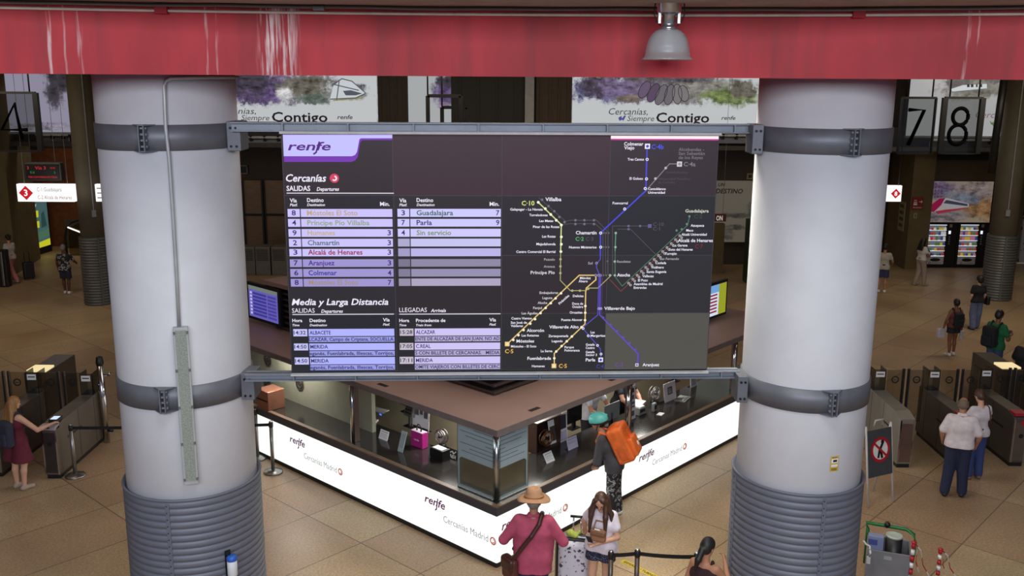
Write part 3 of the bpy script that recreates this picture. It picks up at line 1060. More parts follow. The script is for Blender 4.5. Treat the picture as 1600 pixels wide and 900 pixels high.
mb = MB()
G1, G2, G3 = (168, 164, 170), (116, 110, 120), (80, 74, 84)
for s, x0, x1, y, h, c, bo in [
    ('C·10', 815, 835, 320.8, 7, (214, 228, 120), 1), ('Villalba', 852, 877, 314, 5.6, WHT, 1), ('Galapagar - La Navata', 797, 848, 328.8, 3.7, WHT, 1), ('Torrelodones', 827, 855.5, 337.7, 3.7, WHT, 1),
    ('Las Matas', 842.5, 864.4, 346.7, 3.7, WHT, 1), ('Pinar de las Rozas', 832.8, 874, 356, 3.7, WHT, 1), ('Las Rozas', 847, 868, 371, 3.8, WHT, 1), ('Majadahonda', 838, 868, 383, 3.8, WHT, 1),
    ('Centro Comercial El Barrial', 806.6, 867.8, 395, 3.8, WHT, 1), ('Chamartín', 899.6, 932, 366, 5.2, WHT, 1), ('C·2', 899, 912, 376, 6, (84, 170, 96), 1), ('C·3', 915, 927, 376, 6, G3, 1), ('Nuevos Ministerios', 889, 932, 388, 3.8, WHT, 1),
    ('Colmenar', 975, 1005, 227.3, 5.2, WHT, 1), ('Viejo', 975, 991, 233.4, 5.2, WHT, 1), ('C·4b', 1017.5, 1036.7, 232.8, 7, (74, 84, 232), 1), ('Tres Cantos', 980.5, 1006, 250.7, 3.8, WHT, 1), ('El Goloso', 983.5, 1004.4, 280.7, 3.8, WHT, 1),
    ('Cantoblanco', 1012.4, 1040, 296.8, 3.8, WHT, 1), ('Universidad', 1012.4, 1038.8, 302.5, 3.8, WHT, 1), ('Fuencarral', 957, 980.7, 319, 3.8, WHT, 1), ('Alcobendas -', 1060, 1100, 235.8, 4.8, G2, 1), ('San Sebastián', 1060, 1101, 242, 4.8, G2, 1),
    ('de los Reyes', 1060, 1098, 248.4, 4.8, G2, 1), ('C·4a', 1068, 1086.5, 259.6, 6.5, (124, 120, 130), 1), ('Valdelasfuentes', 1040, 1074.5, 270.8, 3.6, G3, 0), ('Universidad Pontificia', 1028, 1078, 281, 3.6, G3, 0), ('de Comillas', 1028, 1054, 286.4, 3.6, G3, 0),
    ('Guadalajara', 1070.5, 1107, 331.8, 5, (206, 206, 194), 1), ('C·2', 1084, 1097, 341, 6, (48, 70, 62), 1), ('Azuqueca', 1079, 1100, 354, 3.8, WHT, 1), ('Meco', 1072, 1083, 361.6, 3.8, WHT, 1), ('Alcalá Universidad', 1064.5, 1104, 368, 3.8, WHT, 1),
    ('Alcalá de Henares', 1059, 1113.5, 378, 5, WHT, 1), ('La Garena', 1052, 1074, 385, 3.8, WHT, 1), ('C·7', 1085.7, 1098, 388, 6.5, (120, 36, 50), 1), ('Soto del Henares', 1045, 1082, 391.5, 3.8, WHT, 1), ('Torrejón', 1039, 1057, 398, 3.8, WHT, 1),
    ('C·10', 1020, 1037, 353, 5.5, G3, 1), ('C·1', 1020, 1031, 360, 5.5, G3, 1),
    ('Pozuelo', 850, 867, 407, 3.8, G1, 1), ('Aravaca', 849.5, 867, 418, 3.8, G1, 1), ('Príncipe Pío', 829, 866.7, 428, 5, (220, 216, 222), 1), ('Sol', 918.7, 925.8, 413, 4, G1, 1), ('Méndez', 906, 923, 436, 3.8, WHT, 1), ('Álvaro', 904, 918, 441, 3.8, WHT, 1),
    ('Embajadores', 843, 872, 459, 3.8, (206, 202, 206), 1), ('Laguna', 847.5, 863, 467, 3.8, (206, 202, 206), 1), ('Aluche', 840, 855, 474.7, 3.8, (206, 202, 206), 1), ('Fanjul', 833, 846.7, 482.7, 3.8, (206, 202, 206), 1), ('Las Águilas', 815, 840, 491, 3.8, (206, 202, 206), 1),
    ('Cuatro Vientos', 799, 831, 499, 3.8, WHT, 1), ('San José de', 798, 823.5, 505.6, 3.8, WHT, 1), ('Valderas', 798, 817, 510.7, 3.8, WHT, 1), ('Alcorcón', 823, 850, 518.4, 5, WHT, 1), ('Las Retamas', 815, 842, 525.6, 3.8, WHT, 1), ('Móstoles', 807, 834.4, 535, 5, WHT, 1),
    ('Móstoles - El Soto', 798.4, 838, 542.7, 3.8, WHT, 1), ('C·5', 789, 802, 551.6, 6.5, (232, 180, 80), 1), ('Delicias', 895, 911.6, 464, 3.8, WHT, 1), ('Doce de', 894, 911, 476, 3.8, WHT, 1), ('Octubre', 894, 911, 481, 3.8, WHT, 1), ('Orcasitas', 890, 910, 489.8, 3.8, WHT, 1),
    ('Puente Alcocer', 877, 910, 501.3, 3.8, WHT, 1), ('Villaverde Alto', 858, 904, 513, 5, WHT, 1), ('Zarzaquemada', 856.7, 888, 526.5, 3.8, WHT, 1), ('Leganés', 862, 879, 534.4, 3.8, WHT, 1), ('Parque', 882, 896.7, 544, 3.8, WHT, 1), ('Polvoranca', 882, 905.6, 549, 3.8, WHT, 1),
    ('La Serna', 845, 863, 550, 3.8, WHT, 1), ('Fuenlabrada', 824, 861, 562, 5, WHT, 1), ('Humanes', 831, 851, 573.5, 3.8, WHT, 1), ('C·5', 873, 885.6, 574.6, 6.5, (232, 180, 80), 1), ('Las', 922.7, 929, 520.7, 3.8, WHT, 1), ('Margaritas', 922.7, 945.6, 526, 3.8, WHT, 1),
    ('Getafe', 915, 929, 540, 3.8, WHT, 1), ('Centro', 915, 929, 545, 3.8, WHT, 1), ('Getafe', 915, 929, 551.6, 3.8, WHT, 1), ('Sector 3', 915, 932.6, 556, 3.8, WHT, 1), ('Parla', 915, 930, 564.3, 5, WHT, 1), ('C·4', 931.6, 943, 575, 6, (66, 64, 150), 1),
    ('Recoletos', 964, 985, 410.3, 3.8, G1, 1), ('Atocha', 964, 984.4, 431.8, 5, WHT, 1), ('Villaverde Bajo', 944, 992, 484, 5, WHT, 1), ('San Fernando', 1030.7, 1060.7, 406, 3.8, G1, 1), ('Coslada', 1023.8, 1040.7, 412.4, 3.8, WHT, 1), ('Vicálvaro', 1017, 1037, 419.3, 3.8, WHT, 1),
    ('Santa Eugenia', 1010, 1041, 426.2, 3.8, WHT, 1), ('Vallecas', 1003.5, 1021, 433, 3.8, WHT, 1), ('El Pozo', 996.7, 1012, 439.5, 3.8, WHT, 1), ('Asamblea de Madrid', 990, 1035, 445.3, 3.8, WHT, 1), ('Entrevías', 990, 1010, 451, 3.8, WHT, 1),
    ('Aranjuez', 1003.8, 1029.8, 572, 5, WHT, 1), ('C·3', 961, 973, 572.7, 6.5, (104, 72, 150), 1)]:
    btext(mb, s, x0, x1, y, h, c, bool(bo))
btext(mb, 'Pirámides', 874.5, 895, 476, 3.8, WHT, True, rot=rad(43))
mb.build('route_lettering', board)

# steel beams that carry the board between the columns
bx0, bx1 = CLX + 0.80, CRX - 0.80
M_fr = mat('painted_steel_frame', (132, 138, 152), 0.45, 0.2, amt=0.08, scale=5)


def frame_beam(z0, z1, lab):
    t = thing('support_beam', lab, 'beam', ((bx0 + bx1) / 2, 10.70, z0))
    def yl(x):
        return 10.705 + (x - (bx0 + bx1) / 2) * 0.0415
    pts = [(bx0, yl(bx0)), (bx1, yl(bx1))]
    u = (Vector((bx1, yl(bx1), 0)) - Vector((bx0, yl(bx0), 0))).normalized()
    n = Vector((u.y, -u.x, 0))
    o = Vector((bx0, yl(bx0), 0))
    L = (Vector((bx1, yl(bx1), 0)) - o).length
    mb = MB()
    obox(mb, o, u, n, 0, L, -0.02, 0.0, z0, z1, M_fr)
    obox(mb, o, u, n, 0, L, -0.10, 0.06, z0, z0 + 0.012, M_fr)
    obox(mb, o, u, n, 0, L, -0.10, 0.06, z1 - 0.012, z1, M_fr)
    mb.build('web_and_flanges', t)
    mb = MB()
    k = 0.55
    while k < L:
        obox(mb, o, u, n, k, k + 0.014, -0.01, 0.058, z0 + 0.005, z1 - 0.005, M_fr)
        k += 0.71
    mb.build('stiffener_plates', t)
    return t, o, u, n, L


t, o, u, n, L = frame_beam(6.385, 6.485, 'pale steel beam spanning between the columns above the video wall')
mb = MB()
a = (BA - o).dot(u)
obox(mb, o, u, n, a, a + BW, 0.05, 0.13, 6.366, 6.392, mat('pale_trim', (190, 190, 192), 0.5))
mb.build('cover_strip', t)
t, o, u, n, L = frame_beam(3.545, 3.63, 'pale steel beam spanning between the columns under the video wall')
mb = MB()
obox(mb, o, u, n, a, a + BW, 0.05, 0.11, 3.622, 3.642, mat('pale_trim', (190, 190, 192), 0.5))
mb.build('cover_strip', t)

# ------------------------------------------------------------------ bell lamp
lx, ly = 1.45, 9.3
SHADE = glass('prismatic_shade', (238, 240, 244), 0.16, 0.18)
_nt = SHADE.node_tree
_o = [n for n in _nt.nodes if n.type == 'OUTPUT_MATERIAL'][0]
_old = _o.inputs[0].links[0].from_socket
_tl, _df, _m1, _m2 = _nt.nodes.new('ShaderNodeBsdfTranslucent'), _nt.nodes.new('ShaderNodeBsdfDiffuse'), _nt.nodes.new('ShaderNodeMixShader'), _nt.nodes.new('ShaderNodeMixShader')
_tl.inputs[0].default_value = _df.inputs[0].default_value = (0.9, 0.9, 0.92, 1)
_m2.inputs[0].default_value = 0.42
_nt.links.new(_tl.outputs[0], _m1.inputs[1])
_nt.links.new(_df.outputs[0], _m1.inputs[2])
_nt.links.new(_old, _m2.inputs[1])
_nt.links.new(_m1.outputs[0], _m2.inputs[2])
_nt.links.new(_m2.outputs[0], _o.inputs[0])
t = thing('pendant_lamp', 'clear bell shaped pendant lamp hanging in front of the red beam', 'pendant lamp', (lx, ly, 7.15))
mb = MB()
mb.lathe([(0.215, 0.012), (0.235, 0.0), (0.238, 0.008), (0.212, 0.025), (0.205, 0.07), (0.196, 0.13), (0.178, 0.19), (0.15, 0.235), (0.115, 0.265), (0.085, 0.28), (0.083, 0.276), (0.112, 0.258), (0.145, 0.228), (0.172, 0.185), (0.19, 0.13), (0.199, 0.07)], SHADE, (lx, ly, 7.15), 48)
mb.build('shade', t)
mb = MB()
mb.lathe([(0.048, 0.27), (0.075, 0.275), (0.075, 0.305), (0.05, 0.31), (0.06, 0.33), (0.06, 0.40), (0.09, 0.42), (0.10, 0.425), (0.112, 0.43), (0.115, 0.9), (0.05, 0.92)], mat('lamp_aluminium', (190, 190, 196), 0.22, 0.9, 0.05), (lx, ly, 7.15), 32)
mb.build('ballast_housing', t)
mb = MB()
for s in (-1, 1):
    mb.box(lx + s * 0.09 - 0.012, lx + s * 0.09 + 0.012, ly - 0.03, ly + 0.03, 7.15 + 0.33, 7.15 + 0.43, M_steel)
    mb.tube([(lx + s * 0.075, ly - 0.02, 7.46), (lx + s * 0.12, ly - 0.02, 7.50), (lx + s * 0.14, ly - 0.02, 7.56), (lx + s * 0.13, ly - 0.02, 7.75)], 0.006, M_dark)
mb.build('clasps', t)
mb = MB()
mb.lathe([(0.02, 0.12), (0.045, 0.15), (0.05, 0.2), (0.03, 0.26), (0.02, 0.275)], mat('frosted_bulb', (235, 235, 225), 0.3), (lx, ly, 7.15), 16)
mb.build('bulb', t)
# ------------------------------------------------------------------ background architecture
def pbox(mb, px0, px1, Y0, Y1, z0, z1, m, pyref=300):
    xa, xb = atY(px0, pyref, Y0).x, atY(px1, pyref, Y0).x
    mb.box(xa, xb, Y0, Y1, z0, z1, m)
    return xa, xb


def fquad(mb, px0, py0, px1, py1, Y, m):
    """upright rectangle facing the hall, at depth Y"""
    a, b = atY(px0, py1, Y), atY(px1, py0, Y)
    mb.quad([(a.x, Y, a.z), (b.x, Y, a.z), (b.x, Y, b.z), (a.x, Y, b.z)], m)
    return a, b


# walls and piers of the far side
M_olive = mat('olive_render', (104, 90, 62), 0.85, amt=0.12, scale=2)
mb = MB()
pbox(mb, 20, 385, 39.0, 39.3, 0, 4.4, M_orange)
struct(mb.build('wall_escalator'), 'orange brick wall behind the escalator')
mb = MB()
a, b = atz(25, 425), atz(62, 405)
mb.prism([(-17.6, 33.4), (-18.15, 36.3), (-21.5, 36.3), (-21.5, 33.4)], 0, 7.66, M_olive)
struct(mb.build('wall_pier_left'), 'olive concrete pier at far left')
mb = MB()
mb.prism([(-23.4, 31.5), (-19.6, 31.5), (-19.6, 34.5), (-23.4, 34.5)], 0, 7.66, M_conc2)
struct(mb.build('wall_far_left'))
# right pier: two faces
p0, p1, p2 = atz(1383, 404), atz(1413, 421), atz(1446, 421)
mb = MB()
mb.prism([(p0.x, p0.y), (p1.x, p1.y), (p2.x, p2.y), (p2.x, 39), (p0.x, 39)], 0, 7.66, M_olive)
struct(mb.build('wall_pier_right'), 'olive concrete pier left of the vending machines')
mb = MB()
pbox(mb, 1340, 1386, 37.5, 38, 0, 7.0, M_orange)
struct(mb.build('wall_orange_right'))
# vending niche
VY = 35.55
mb = MB()
xa, xb = pbox(mb, 1444, 1760, 36.6, 37, 0, 7.66, M_conc2)
struct(mb.build('wall_niche'), 'dark wall behind the vending machines')
mb = MB()
xa, xb = pbox(mb, 1444, 1600, 35.6, 36.6, 3.3, 4.05, mat('brown_fascia', (74, 64, 46), 0.8))
struct(mb.build('trim_2'), 'brown fascia above the train poster')
mb = MB()
pbox(mb, 1444, 1600, 35.5, 36.6, 4.05, 4.2, M_black)
struct(mb.build('trim_3'))
# gallery front and soffit behind the board
M_gal = mat('gallery_fascia', (86, 82, 78), 0.7)
mb = MB()
mb.box(-20, 18, 34.6, 35, 4.55, 5.25, mat('gallery_band', (56, 52, 48), 0.7))
mb.box(-20, 18, 34.2, 34.7, 4.45, 4.6, M_gal)
struct(mb.build('trim_4'), 'dark gallery edge below the long banners')
mb = MB()
mb.box(-20, 18, 36.4, 36.6, 4.2, 7.66, M_wallb)
struct(mb.build('wall_gallery'), 'dark wall behind the banners')
mb = MB()
pbox(mb, 380, 470, 36.0, 36.2, 0.0, 4.5, mat('dark_lift_wall', (58, 48, 38), 0.6))
pbox(mb, 1090, 1200, 36.0, 36.2, 0.0, 4.5, mat('dark_lift_wall', (58, 48, 38), 0.6))
struct(mb.build('wall_hall'), 'dark wall of the hall seen past the video wall')

# dark panels between banners
for (x0, x1, c, lab) in ((592, 640, (62, 54, 44), 'brown panel between the left banner and the narrow banner'), (706, 818, (40, 38, 36), 'wide dark panel in the middle of the gallery'), (836, 892, (70, 56, 40), 'brown slatted panel left of the right banner')):
    mb = MB()
    xa, xb = pbox(mb, x0, x1, 34.0, 34.15, 5.2, 7.66, mat('gallery_panel_%d' % x0, c, 0.6))
    for k in range(4):
        xx = xa + (xb - xa) * (k + 0.5) / 4
        mb.box(xx - 0.03, xx + 0.03, 33.96, 34.02, 5.2, 7.66, mat('gallery_panel_%d' % x0, c, 0.6))
    o = mb.build('trim_5' if x0 == 592 else 'trim_6' if x0 == 706 else 'trim_7')
    struct(o, lab)
mb = MB()
xa, xb = pbox(mb, 819, 833, 33.8, 33.95, 5.25, 7.6, mat('pale_strip', (168, 172, 176), 0.5))
struct(mb.build('trim_8'), 'narrow pale strip right of the wide dark panel')


# banners: backlit prints
def banner_material(name, blobs, base=(206, 210, 212), st=0.8):
    """print with soft watercolour areas; blobs = (u, v, ru, rv, rgb)"""
    m = bpy.data.materials.new(name)
    m.use_nodes = True
    nt = m.node_tree
    L = nt.links.new
    b = nt.nodes['Principled BSDF']
    b.inputs['Base Color'].default_value = (0.02, 0.02, 0.02, 1)
    b.inputs['Roughness'].default_value = 0.6
    tc = nt.nodes.new('ShaderNodeTexCoord')
    nz = nt.nodes.new('ShaderNodeTexNoise')
    nz.inputs['Scale'].default_value = 2.2
    nz.inputs['Detail'].default_value = 8
    nz.inputs['Roughness'].default_value = 0.75
    L(tc.outputs['Object'], nz.inputs['Vector'])
    n2 = nt.nodes.new('ShaderNodeTexNoise')
    n2.inputs['Scale'].default_value = 4.5
    n2.inputs['Detail'].default_value = 9
    n2.inputs['Roughness'].default_value = 0.7
    mp2 = nt.nodes.new('ShaderNodeMapping')
    mp2.inputs['Location'].default_value = (3.1, 0, 1.7)
    mp2.inputs['Scale'].default_value = (0.6, 1, 1.2)
    L(tc.outputs['Object'], mp2.inputs[0])
    L(mp2.outputs[0], n2.inputs['Vector'])
    cur = None
    for (u, z, ru, rz, rgb) in blobs:
        mp = nt.nodes.new('ShaderNodeMapping')
        mp.inputs['Location'].default_value = (-u / ru, 0, -z / rz)
        mp.inputs['Scale'].default_value = (1 / ru, 0, 1 / rz)
        L(tc.outputs['Object'], mp.inputs[0])
        ln = nt.nodes.new('ShaderNodeVectorMath')
        ln.operation = 'LENGTH'
        L(mp.outputs[0], ln.inputs[0])
        ad = nt.nodes.new('ShaderNodeMath')
        ad.operation = 'MULTIPLY_ADD'
        ad.inputs[1].default_value = 2.6
        L(nz.outputs['Fac'], ad.inputs[0])
        L(ln.outputs['Value'], ad.inputs[2])
        mr = nt.nodes.new('ShaderNodeMapRange')
        mr.interpolation_type = 'SMOOTHSTEP'
        mr.inputs[1].default_value = 2.35
        mr.inputs[2].default_value = 1.85
        L(ad.outputs[0], mr.inputs[0])
        mx = nt.nodes.new('ShaderNodeMixRGB')
        mx.inputs[1].default_value = (*lin(base), 1)
        if cur is not None:
            L(cur, mx.inputs[1])
        vr = nt.nodes.new('ShaderNodeValToRGB')
        lc = lin(rgb)
        vr.color_ramp.elements[0].position = 0.36
        vr.color_ramp.elements[1].position = 0.62
        vr.color_ramp.elements[0].color = (*[v * 0.35 for v in lc], 1)
        vr.color_ramp.elements[1].color = (*[min(1, v * 1.7 + .03) for v in lc], 1)
        L(n2.outputs['Fac'], vr.inputs[0])
        L(vr.outputs[0], mx.inputs[2])
        L(mr.outputs[0], mx.inputs[0])
        cur = mx.outputs[0]
    L(cur, b.inputs['Emission Color'])
    b.inputs['Emission Strength'].default_value = st
    return m


def banner(px0, px1, py1, Yb, z1, lab, blobs, texts, base=(206, 210, 212), st=0.8):
    a, b = atY(px0, py1, Yb), atY(px1, py1, Yb)
    w, z0 = b.x - a.x, a.z
    t = thing('banner', lab, 'banner', ((a.x + b.x) / 2, Yb, z0))
    mb = MB()
    mb.box(-w / 2, w / 2, 0, 0.06, 0, z1 - z0, banner_material('banner_print_%d' % px0, [(u * w - w / 2, v, ru, rv, c) for (u, v, ru, rv, c) in blobs], base, st))
    mb.build('printed_sheet', t, world=False)
    for zr0, zr1 in ((-0.07, 0.0), (z1 - z0, z1 - z0 + 0.06)):
        mb = MB()
        mb.box(-w / 2 - 0.05, w / 2 + 0.05, -0.02, 0.08, zr0, zr1, M_grey)
        mb.build('rail', t, world=False)
    if texts:
        for (s, x0, x1, base_, cap, c, it, bo) in texts:
            mb = MB()
            p, q = atY(x0, base_, Yb - 0.01), atY(x1, base_, Yb - 0.01)
            mb.text(s, (p.x, Yb - 0.012, p.z), X, Z, cap * Yb / 1500 / 0.98, em('print_%d_%d_%d' % c, c, 0.8), width=q.x - p.x, italic=it, bold=bo)
            mb.build('lettering', t)
    return t, a, b


INK = (34, 26, 34)
VIO, LIL, OLV, GRN, DRK, BLU = (96, 74, 124), (150, 132, 164), (98, 94, 84), (108, 124, 70), (56, 48, 66), (84, 84, 130)
t, a, b = banner(330, 591, 192, 34.0, 7.6, 'long pale banner with purple landscape print between the left column and the brown panel', [
    (0.36, 1.35, 2.6, 0.75, LIL), (0.30, 1.15, 1.7, 0.6, VIO), (0.24, 1.5, 1.1, 0.8, DRK), (0.58, 1.25, 1.2, 0.6, OLV), (0.62, 0.85, 0.8, 0.2, (90, 104, 96)), (0.80, 0.98, 0.9, 0.2, (120, 124, 118)), (0.83, 1.25, 0.7, 0.16, (86, 88, 96)), (0.45, 1.0, 0.35, 0.25, (206, 206, 214))],
    [('nias,', 372, 400, 178, 9, (60, 56, 66), True, False), ('Siempre', 377, 421, 188, 8, (60, 56, 66), True, False), ('Contigo', 425, 512, 190, 14, INK, False, True), ('renfe', 527, 551, 186, 6, (80, 64, 90), True, True)])
# train drawn at the right end of that banner
mb = MB()
trn = [(515, 160), (530, 140), (545, 126), (556, 130), (570, 146), (556, 150), (530, 158)]
DR = em('print_train_grey', (90, 96, 104), 0.8)
DW = em('print_train_white', (214, 220, 224), 0.8)
mb.quad([atY(*p, 33.985) for p in ((515, 156), (521, 134), (535, 124), (550, 128), (572, 146), (556, 153))], DW)
mb.quad([atY(*p, 33.975) for p in ((536, 142), (548, 141), (566, 146), (556, 149), (540, 149))], DR)
mb.quad([atY(*p, 33.975) for p in ((519, 158), (522, 156), (566, 152), (566, 154))], em('print_gold', (160, 150, 90), 0.8))
mb.line([(0, 0)], (0, 0, 0), X, Z, 1, DR)
for pts in (((519, 133), (534, 123), (550, 127), (571, 145)), ((516, 155), (556, 153), (571, 146)), ((530, 126), (526, 156)), ((522, 132), (560, 141))):
    P = [atY(*p, 33.97) for p in pts]
    mb.line([(p.x, p.z) for p in P], (0, 33.97, 0), X, Z, 0.035, DR)
mb.build('train_drawing', t)

t, a, b = banner(893, 1187, 192, 34.0, 7.6, 'long pale banner with two clasped hands print left of the right column', [
    (0.20, 1.15, 2.0, 0.5, BLU), (0.14, 1.25, 0.9, 0.5, DRK), (0.34, 1.2, 1.6, 0.5, (110, 94, 130)), (0.55, 1.15, 1.6, 0.55, (104, 98, 108)), (0.72, 1.2, 1.6, 0.5, (128, 126, 120)), (0.84, 0.95, 1.2, 0.4, GRN), (0.90, 1.2, 0.6, 0.4, OLV), (0.5, 1.6, 2.2, 0.25, (84, 76, 84)), (0.30, 0.85, 0.6, 0.15, (110, 96, 90))],
    [('Cercanías,', 951, 1012, 179, 9.5, (60, 56, 66), True, False), ('Siempre', 980, 1022, 189, 8, (60, 56, 66), True, False), ('Contigo', 1025, 1108, 191, 14, INK, False, True), ('renfe', 1127, 1149, 187, 5.5, (80, 64, 90), True, True)])
mb = MB()
DH = em('print_hand_line', (52, 44, 58), 0.8)
HF = [em('print_hand_%d' % i, c, 0.8) for i, c in enumerate([(112, 94, 120), (98, 80, 106), (116, 112, 118), (132, 128, 130)])]
for i, (cx, cy, ln, an, m_) in enumerate(((1007, 140, 22, 62, HF[0]), (1021, 145, 24, 64, HF[1]), (1033, 148, 26, 68, HF[2]), (1046, 148, 25, 78, HF[2]), (1058, 147, 24, 95, HF[3]), (1068, 146, 20, 110, HF[3]))):
    c = atY(cx, cy, 33.98 - i * 0.002)
    s = 34 / 1500 / 0.98
    u = Vector((math.cos(rad(an)), 0, math.sin(rad(an))))
    v = Vector((-u.z, 0, u.x))
    ln *= 1.25
    pts = [c + u * (ln * s / 2 * math.cos(k * PI / 8)) * (1 if abs(math.cos(k * PI / 8)) < 0.99 else 0.97) + v * (7.2 * s * math.sin(k * PI / 8)) for k in range(16)]
    mb.quad(pts, m_)
    mb.line([(p.x, p.z) for p in pts + pts[:1]], (0, 33.97 - i * 0.002, 0), X, Z, 0.022, DH)
P = [atY(x, y, 33.985) for x, y in ((1062, 122), (1108, 128), (1150, 136), (1150, 150), (1108, 158), (1075, 150))]
pass
P = [atY(x, y, 33.985) for x, y in ((905, 134), (998, 124), (1006, 150), (975, 154), (940, 156), (910, 152))]
pass
bfly = [[(966, 184), (971, 181), (972, 187), (968, 189)], [(971, 186), (976, 180), (978, 181), (974, 189)]]
for q in bfly:
    mb.quad([atY(*p, 33.97) for p in q], em('print_butterfly', (84, 84, 150), 0.8))
mb.build('hands_drawing', t)

t, a, b = banner(16, 152, 206, 31.5, 7.6, 'pale lilac banner with a dark tree print at far left', [
    (0.62, 1.75, 0.55, 0.75, (44, 40, 52)), (0.55, 1.2, 0.35, 0.5, (60, 54, 70)), (0.30, 0.18, 1.3, 0.14, (150, 144, 156))],
    [('C-2', 65, 76, 194, 3, (70, 56, 120), False, True), ('Castilla La Mancha', 78, 104, 194, 3, (120, 110, 140), False, False), ('C-7', 71, 76, 200, 3, (70, 56, 120), False, True), ('Cercedilla', 78, 98, 200, 3, (120, 110, 140), False, False)], base=(178, 174, 198), st=0.55)
t, a, b = banner(638, 705, 192, 34.05, 7.6, 'narrow pale banner with a violet flower print in the middle of the gallery', [(0.85, 1.1, 0.55, 0.5, VIO), (0.9, 1.4, 0.5, 0.3, DRK), (0.8, 0.6, 0.3, 0.12, LIL)], [], base=(190, 194, 196), st=0.7)
t, a, b = banner(1416, 1582, 212, 33.0, 7.6, 'pale banner with a white train and green leaf print behind the number 8 panel', [
    (0.60, 1.6, 1.4, 0.45, (120, 118, 112)), (0.42, 1.85, 0.6, 0.3, DRK), (0.92, 1.5, 0.35, 0.9, (74, 62, 46)), (0.93, 1.05, 0.45, 0.22, (112, 138, 58)), (0.80, 1.95, 0.7, 0.25, (70, 62, 80))],
    [('Cercanías,', 1524, 1586, 184, 9, (130, 90, 100), True, False), ('Siempre', 1560, 1600, 195, 8, (110, 104, 110), True, False)], base=(200, 200, 202), st=0.6)
mb = MB()
mb.quad([atY(*p, 32.97) for p in ((1486, 139), (1505, 133), (1542, 131), (1542, 138), (1510, 141), (1488, 143))], DW)
for x in (1511, 1517, 1525, 1532):
    mb.quad([atY(*p, 32.96) for p in ((x, 131.5), (x + (4 if x < 1520 else 2.5), 131.3), (x + (4 if x < 1520 else 2.5), 136), (x, 136.4))], INKM if False else em('print_window', (30, 28, 40), 0.5))
for q in [[(1546, 188), (1552, 194), (1549, 195)], [(1549, 191), (1556, 199), (1553, 200)], [(1552, 189), (1553, 196), (1550, 193)]]:
    mb.quad([atY(*p, 32.96) for p in q], em('print_leaf', (96, 128, 60), 0.7))
mb.build('train_drawing', t)

# service tubes below the left and right banners
for (x0, x1, yy, Y_, lab) in ((58, 108, 213, 34.34, 'pale tube and trunking under the tree banner'), (1452, 1562, 221, 34.34, 'pale tube and trunking under the banner behind the number 8'), (384, 445, 217, 34.34, 'pale trunking seen between the left column and the video wall'), (1120, 1180, 214, 34.34, 'pale trunking seen between the video wall and the right column')):
    a, b = atY(x0, yy, Y_), atY(x1, yy, Y_)
    t = thing('service_trunking', lab, 'trunking', ((a.x + b.x) / 2, Y_, a.z - 0.2))
    mb = MB()
    mb.box(a.x, b.x, Y_, Y_ + 0.25, a.z - 0.24, a.z - 0.02, M_steel)
    mb.build('tray', t, bevel=0.02)
    mb = MB()
    mb.tube([(a.x, Y_ - 0.1, a.z + 0.06), (b.x, Y_ - 0.1, a.z + 0.06)], 0.045, M_white)
    mb.build('tube', t)
    for f in (.15, .5, .85):
        mb = MB()
        xx = a.x + (b.x - a.x) * f
        mb.box(xx - 0.04, xx + 0.04, Y_ - 0.14, Y_ + 0.05, a.z - 0.08, a.z + 0.13, M_dark)
        mb.build('bracket', t)

# ------------------------------------------------------------------ hanging platform numbers
M_pglass = glass('number_glass', (214, 216, 214), 0.02)


def number_panel(num, px0, py0, px1, py1, Yp, lab, nx0, nx1, ny0, ny1, thick=(True, True)):
    a, b = atY(px0, py1, Yp), atY(px1, py0, Yp)
    t = thing('platform_number', lab, 'sign', ((a.x + b.x) / 2, Yp, a.z))
    fw = 0.13
    mb = MB()
    for x, on in ((a.x, thick[0]), (b.x, thick[1])):
        w = fw if on else 0.03
        mb.box(x - w / 2, x + w / 2, Yp - 0.06, Yp + 0.06, a.z, b.z, M_black)
    mb.box(a.x, b.x, Yp - 0.04, Yp + 0.04, a.z - 0.02, a.z + 0.02, M_black)
    mb.box(a.x, b.x, Yp - 0.05, Yp + 0.05, b.z - 0.03, b.z + 0.03, M_black)
    mb.build('frame', t)
    mb = MB()
    mb.box(a.x, b.x, Yp - 0.006, Yp + 0.006, a.z, b.z, M_pglass)
    mb.build('glass_pane', t)
    for f in (.12, .88):
        mb = MB()
        xx = a.x + (b.x - a.x) * f
        mb.tube([(xx, Yp, b.z), (xx, Yp, 7.66)], 0.022, M_black)
        mb.build('hanger', t)
    # the figure itself as bent bars
    p0, p1 = atY(nx0, ny1, Yp - 0.03), atY(nx1, ny0, Yp - 0.03)
    w, h = p1.x - p0.x, p1.z - p0.z
    mb = MB()

    def bars(pts, r=0.052, closed=False):
        P = [(p0.x + u * w, Yp - 0.03, p0.z + v * h) for u, v in pts]
        mb.tube(P, r, mat('matte_black', (8, 8, 9), .95, spec=.05), 8, closed)
    if num == '8':
        bars([(0.54 + 0.40 * math.cos(k * PI / 12), 0.76 + 0.22 * math.sin(k * PI / 12)) for k in range(24)], closed=True)
        bars([(0.48 + 0.46 * math.cos(k * PI / 12), 0.28 + 0.26 * math.sin(k * PI / 12)) for k in range(24)], closed=True)
    elif num == '7':
        bars([(0.0, 0.97), (0.98, 0.97), (0.16, 0.0)])
    elif num == '4':
        bars([(1.0, 0.27), (0.04, 0.27), (0.62, 0.98), (0.78, 0.0)])
    mb.build('figure', t)


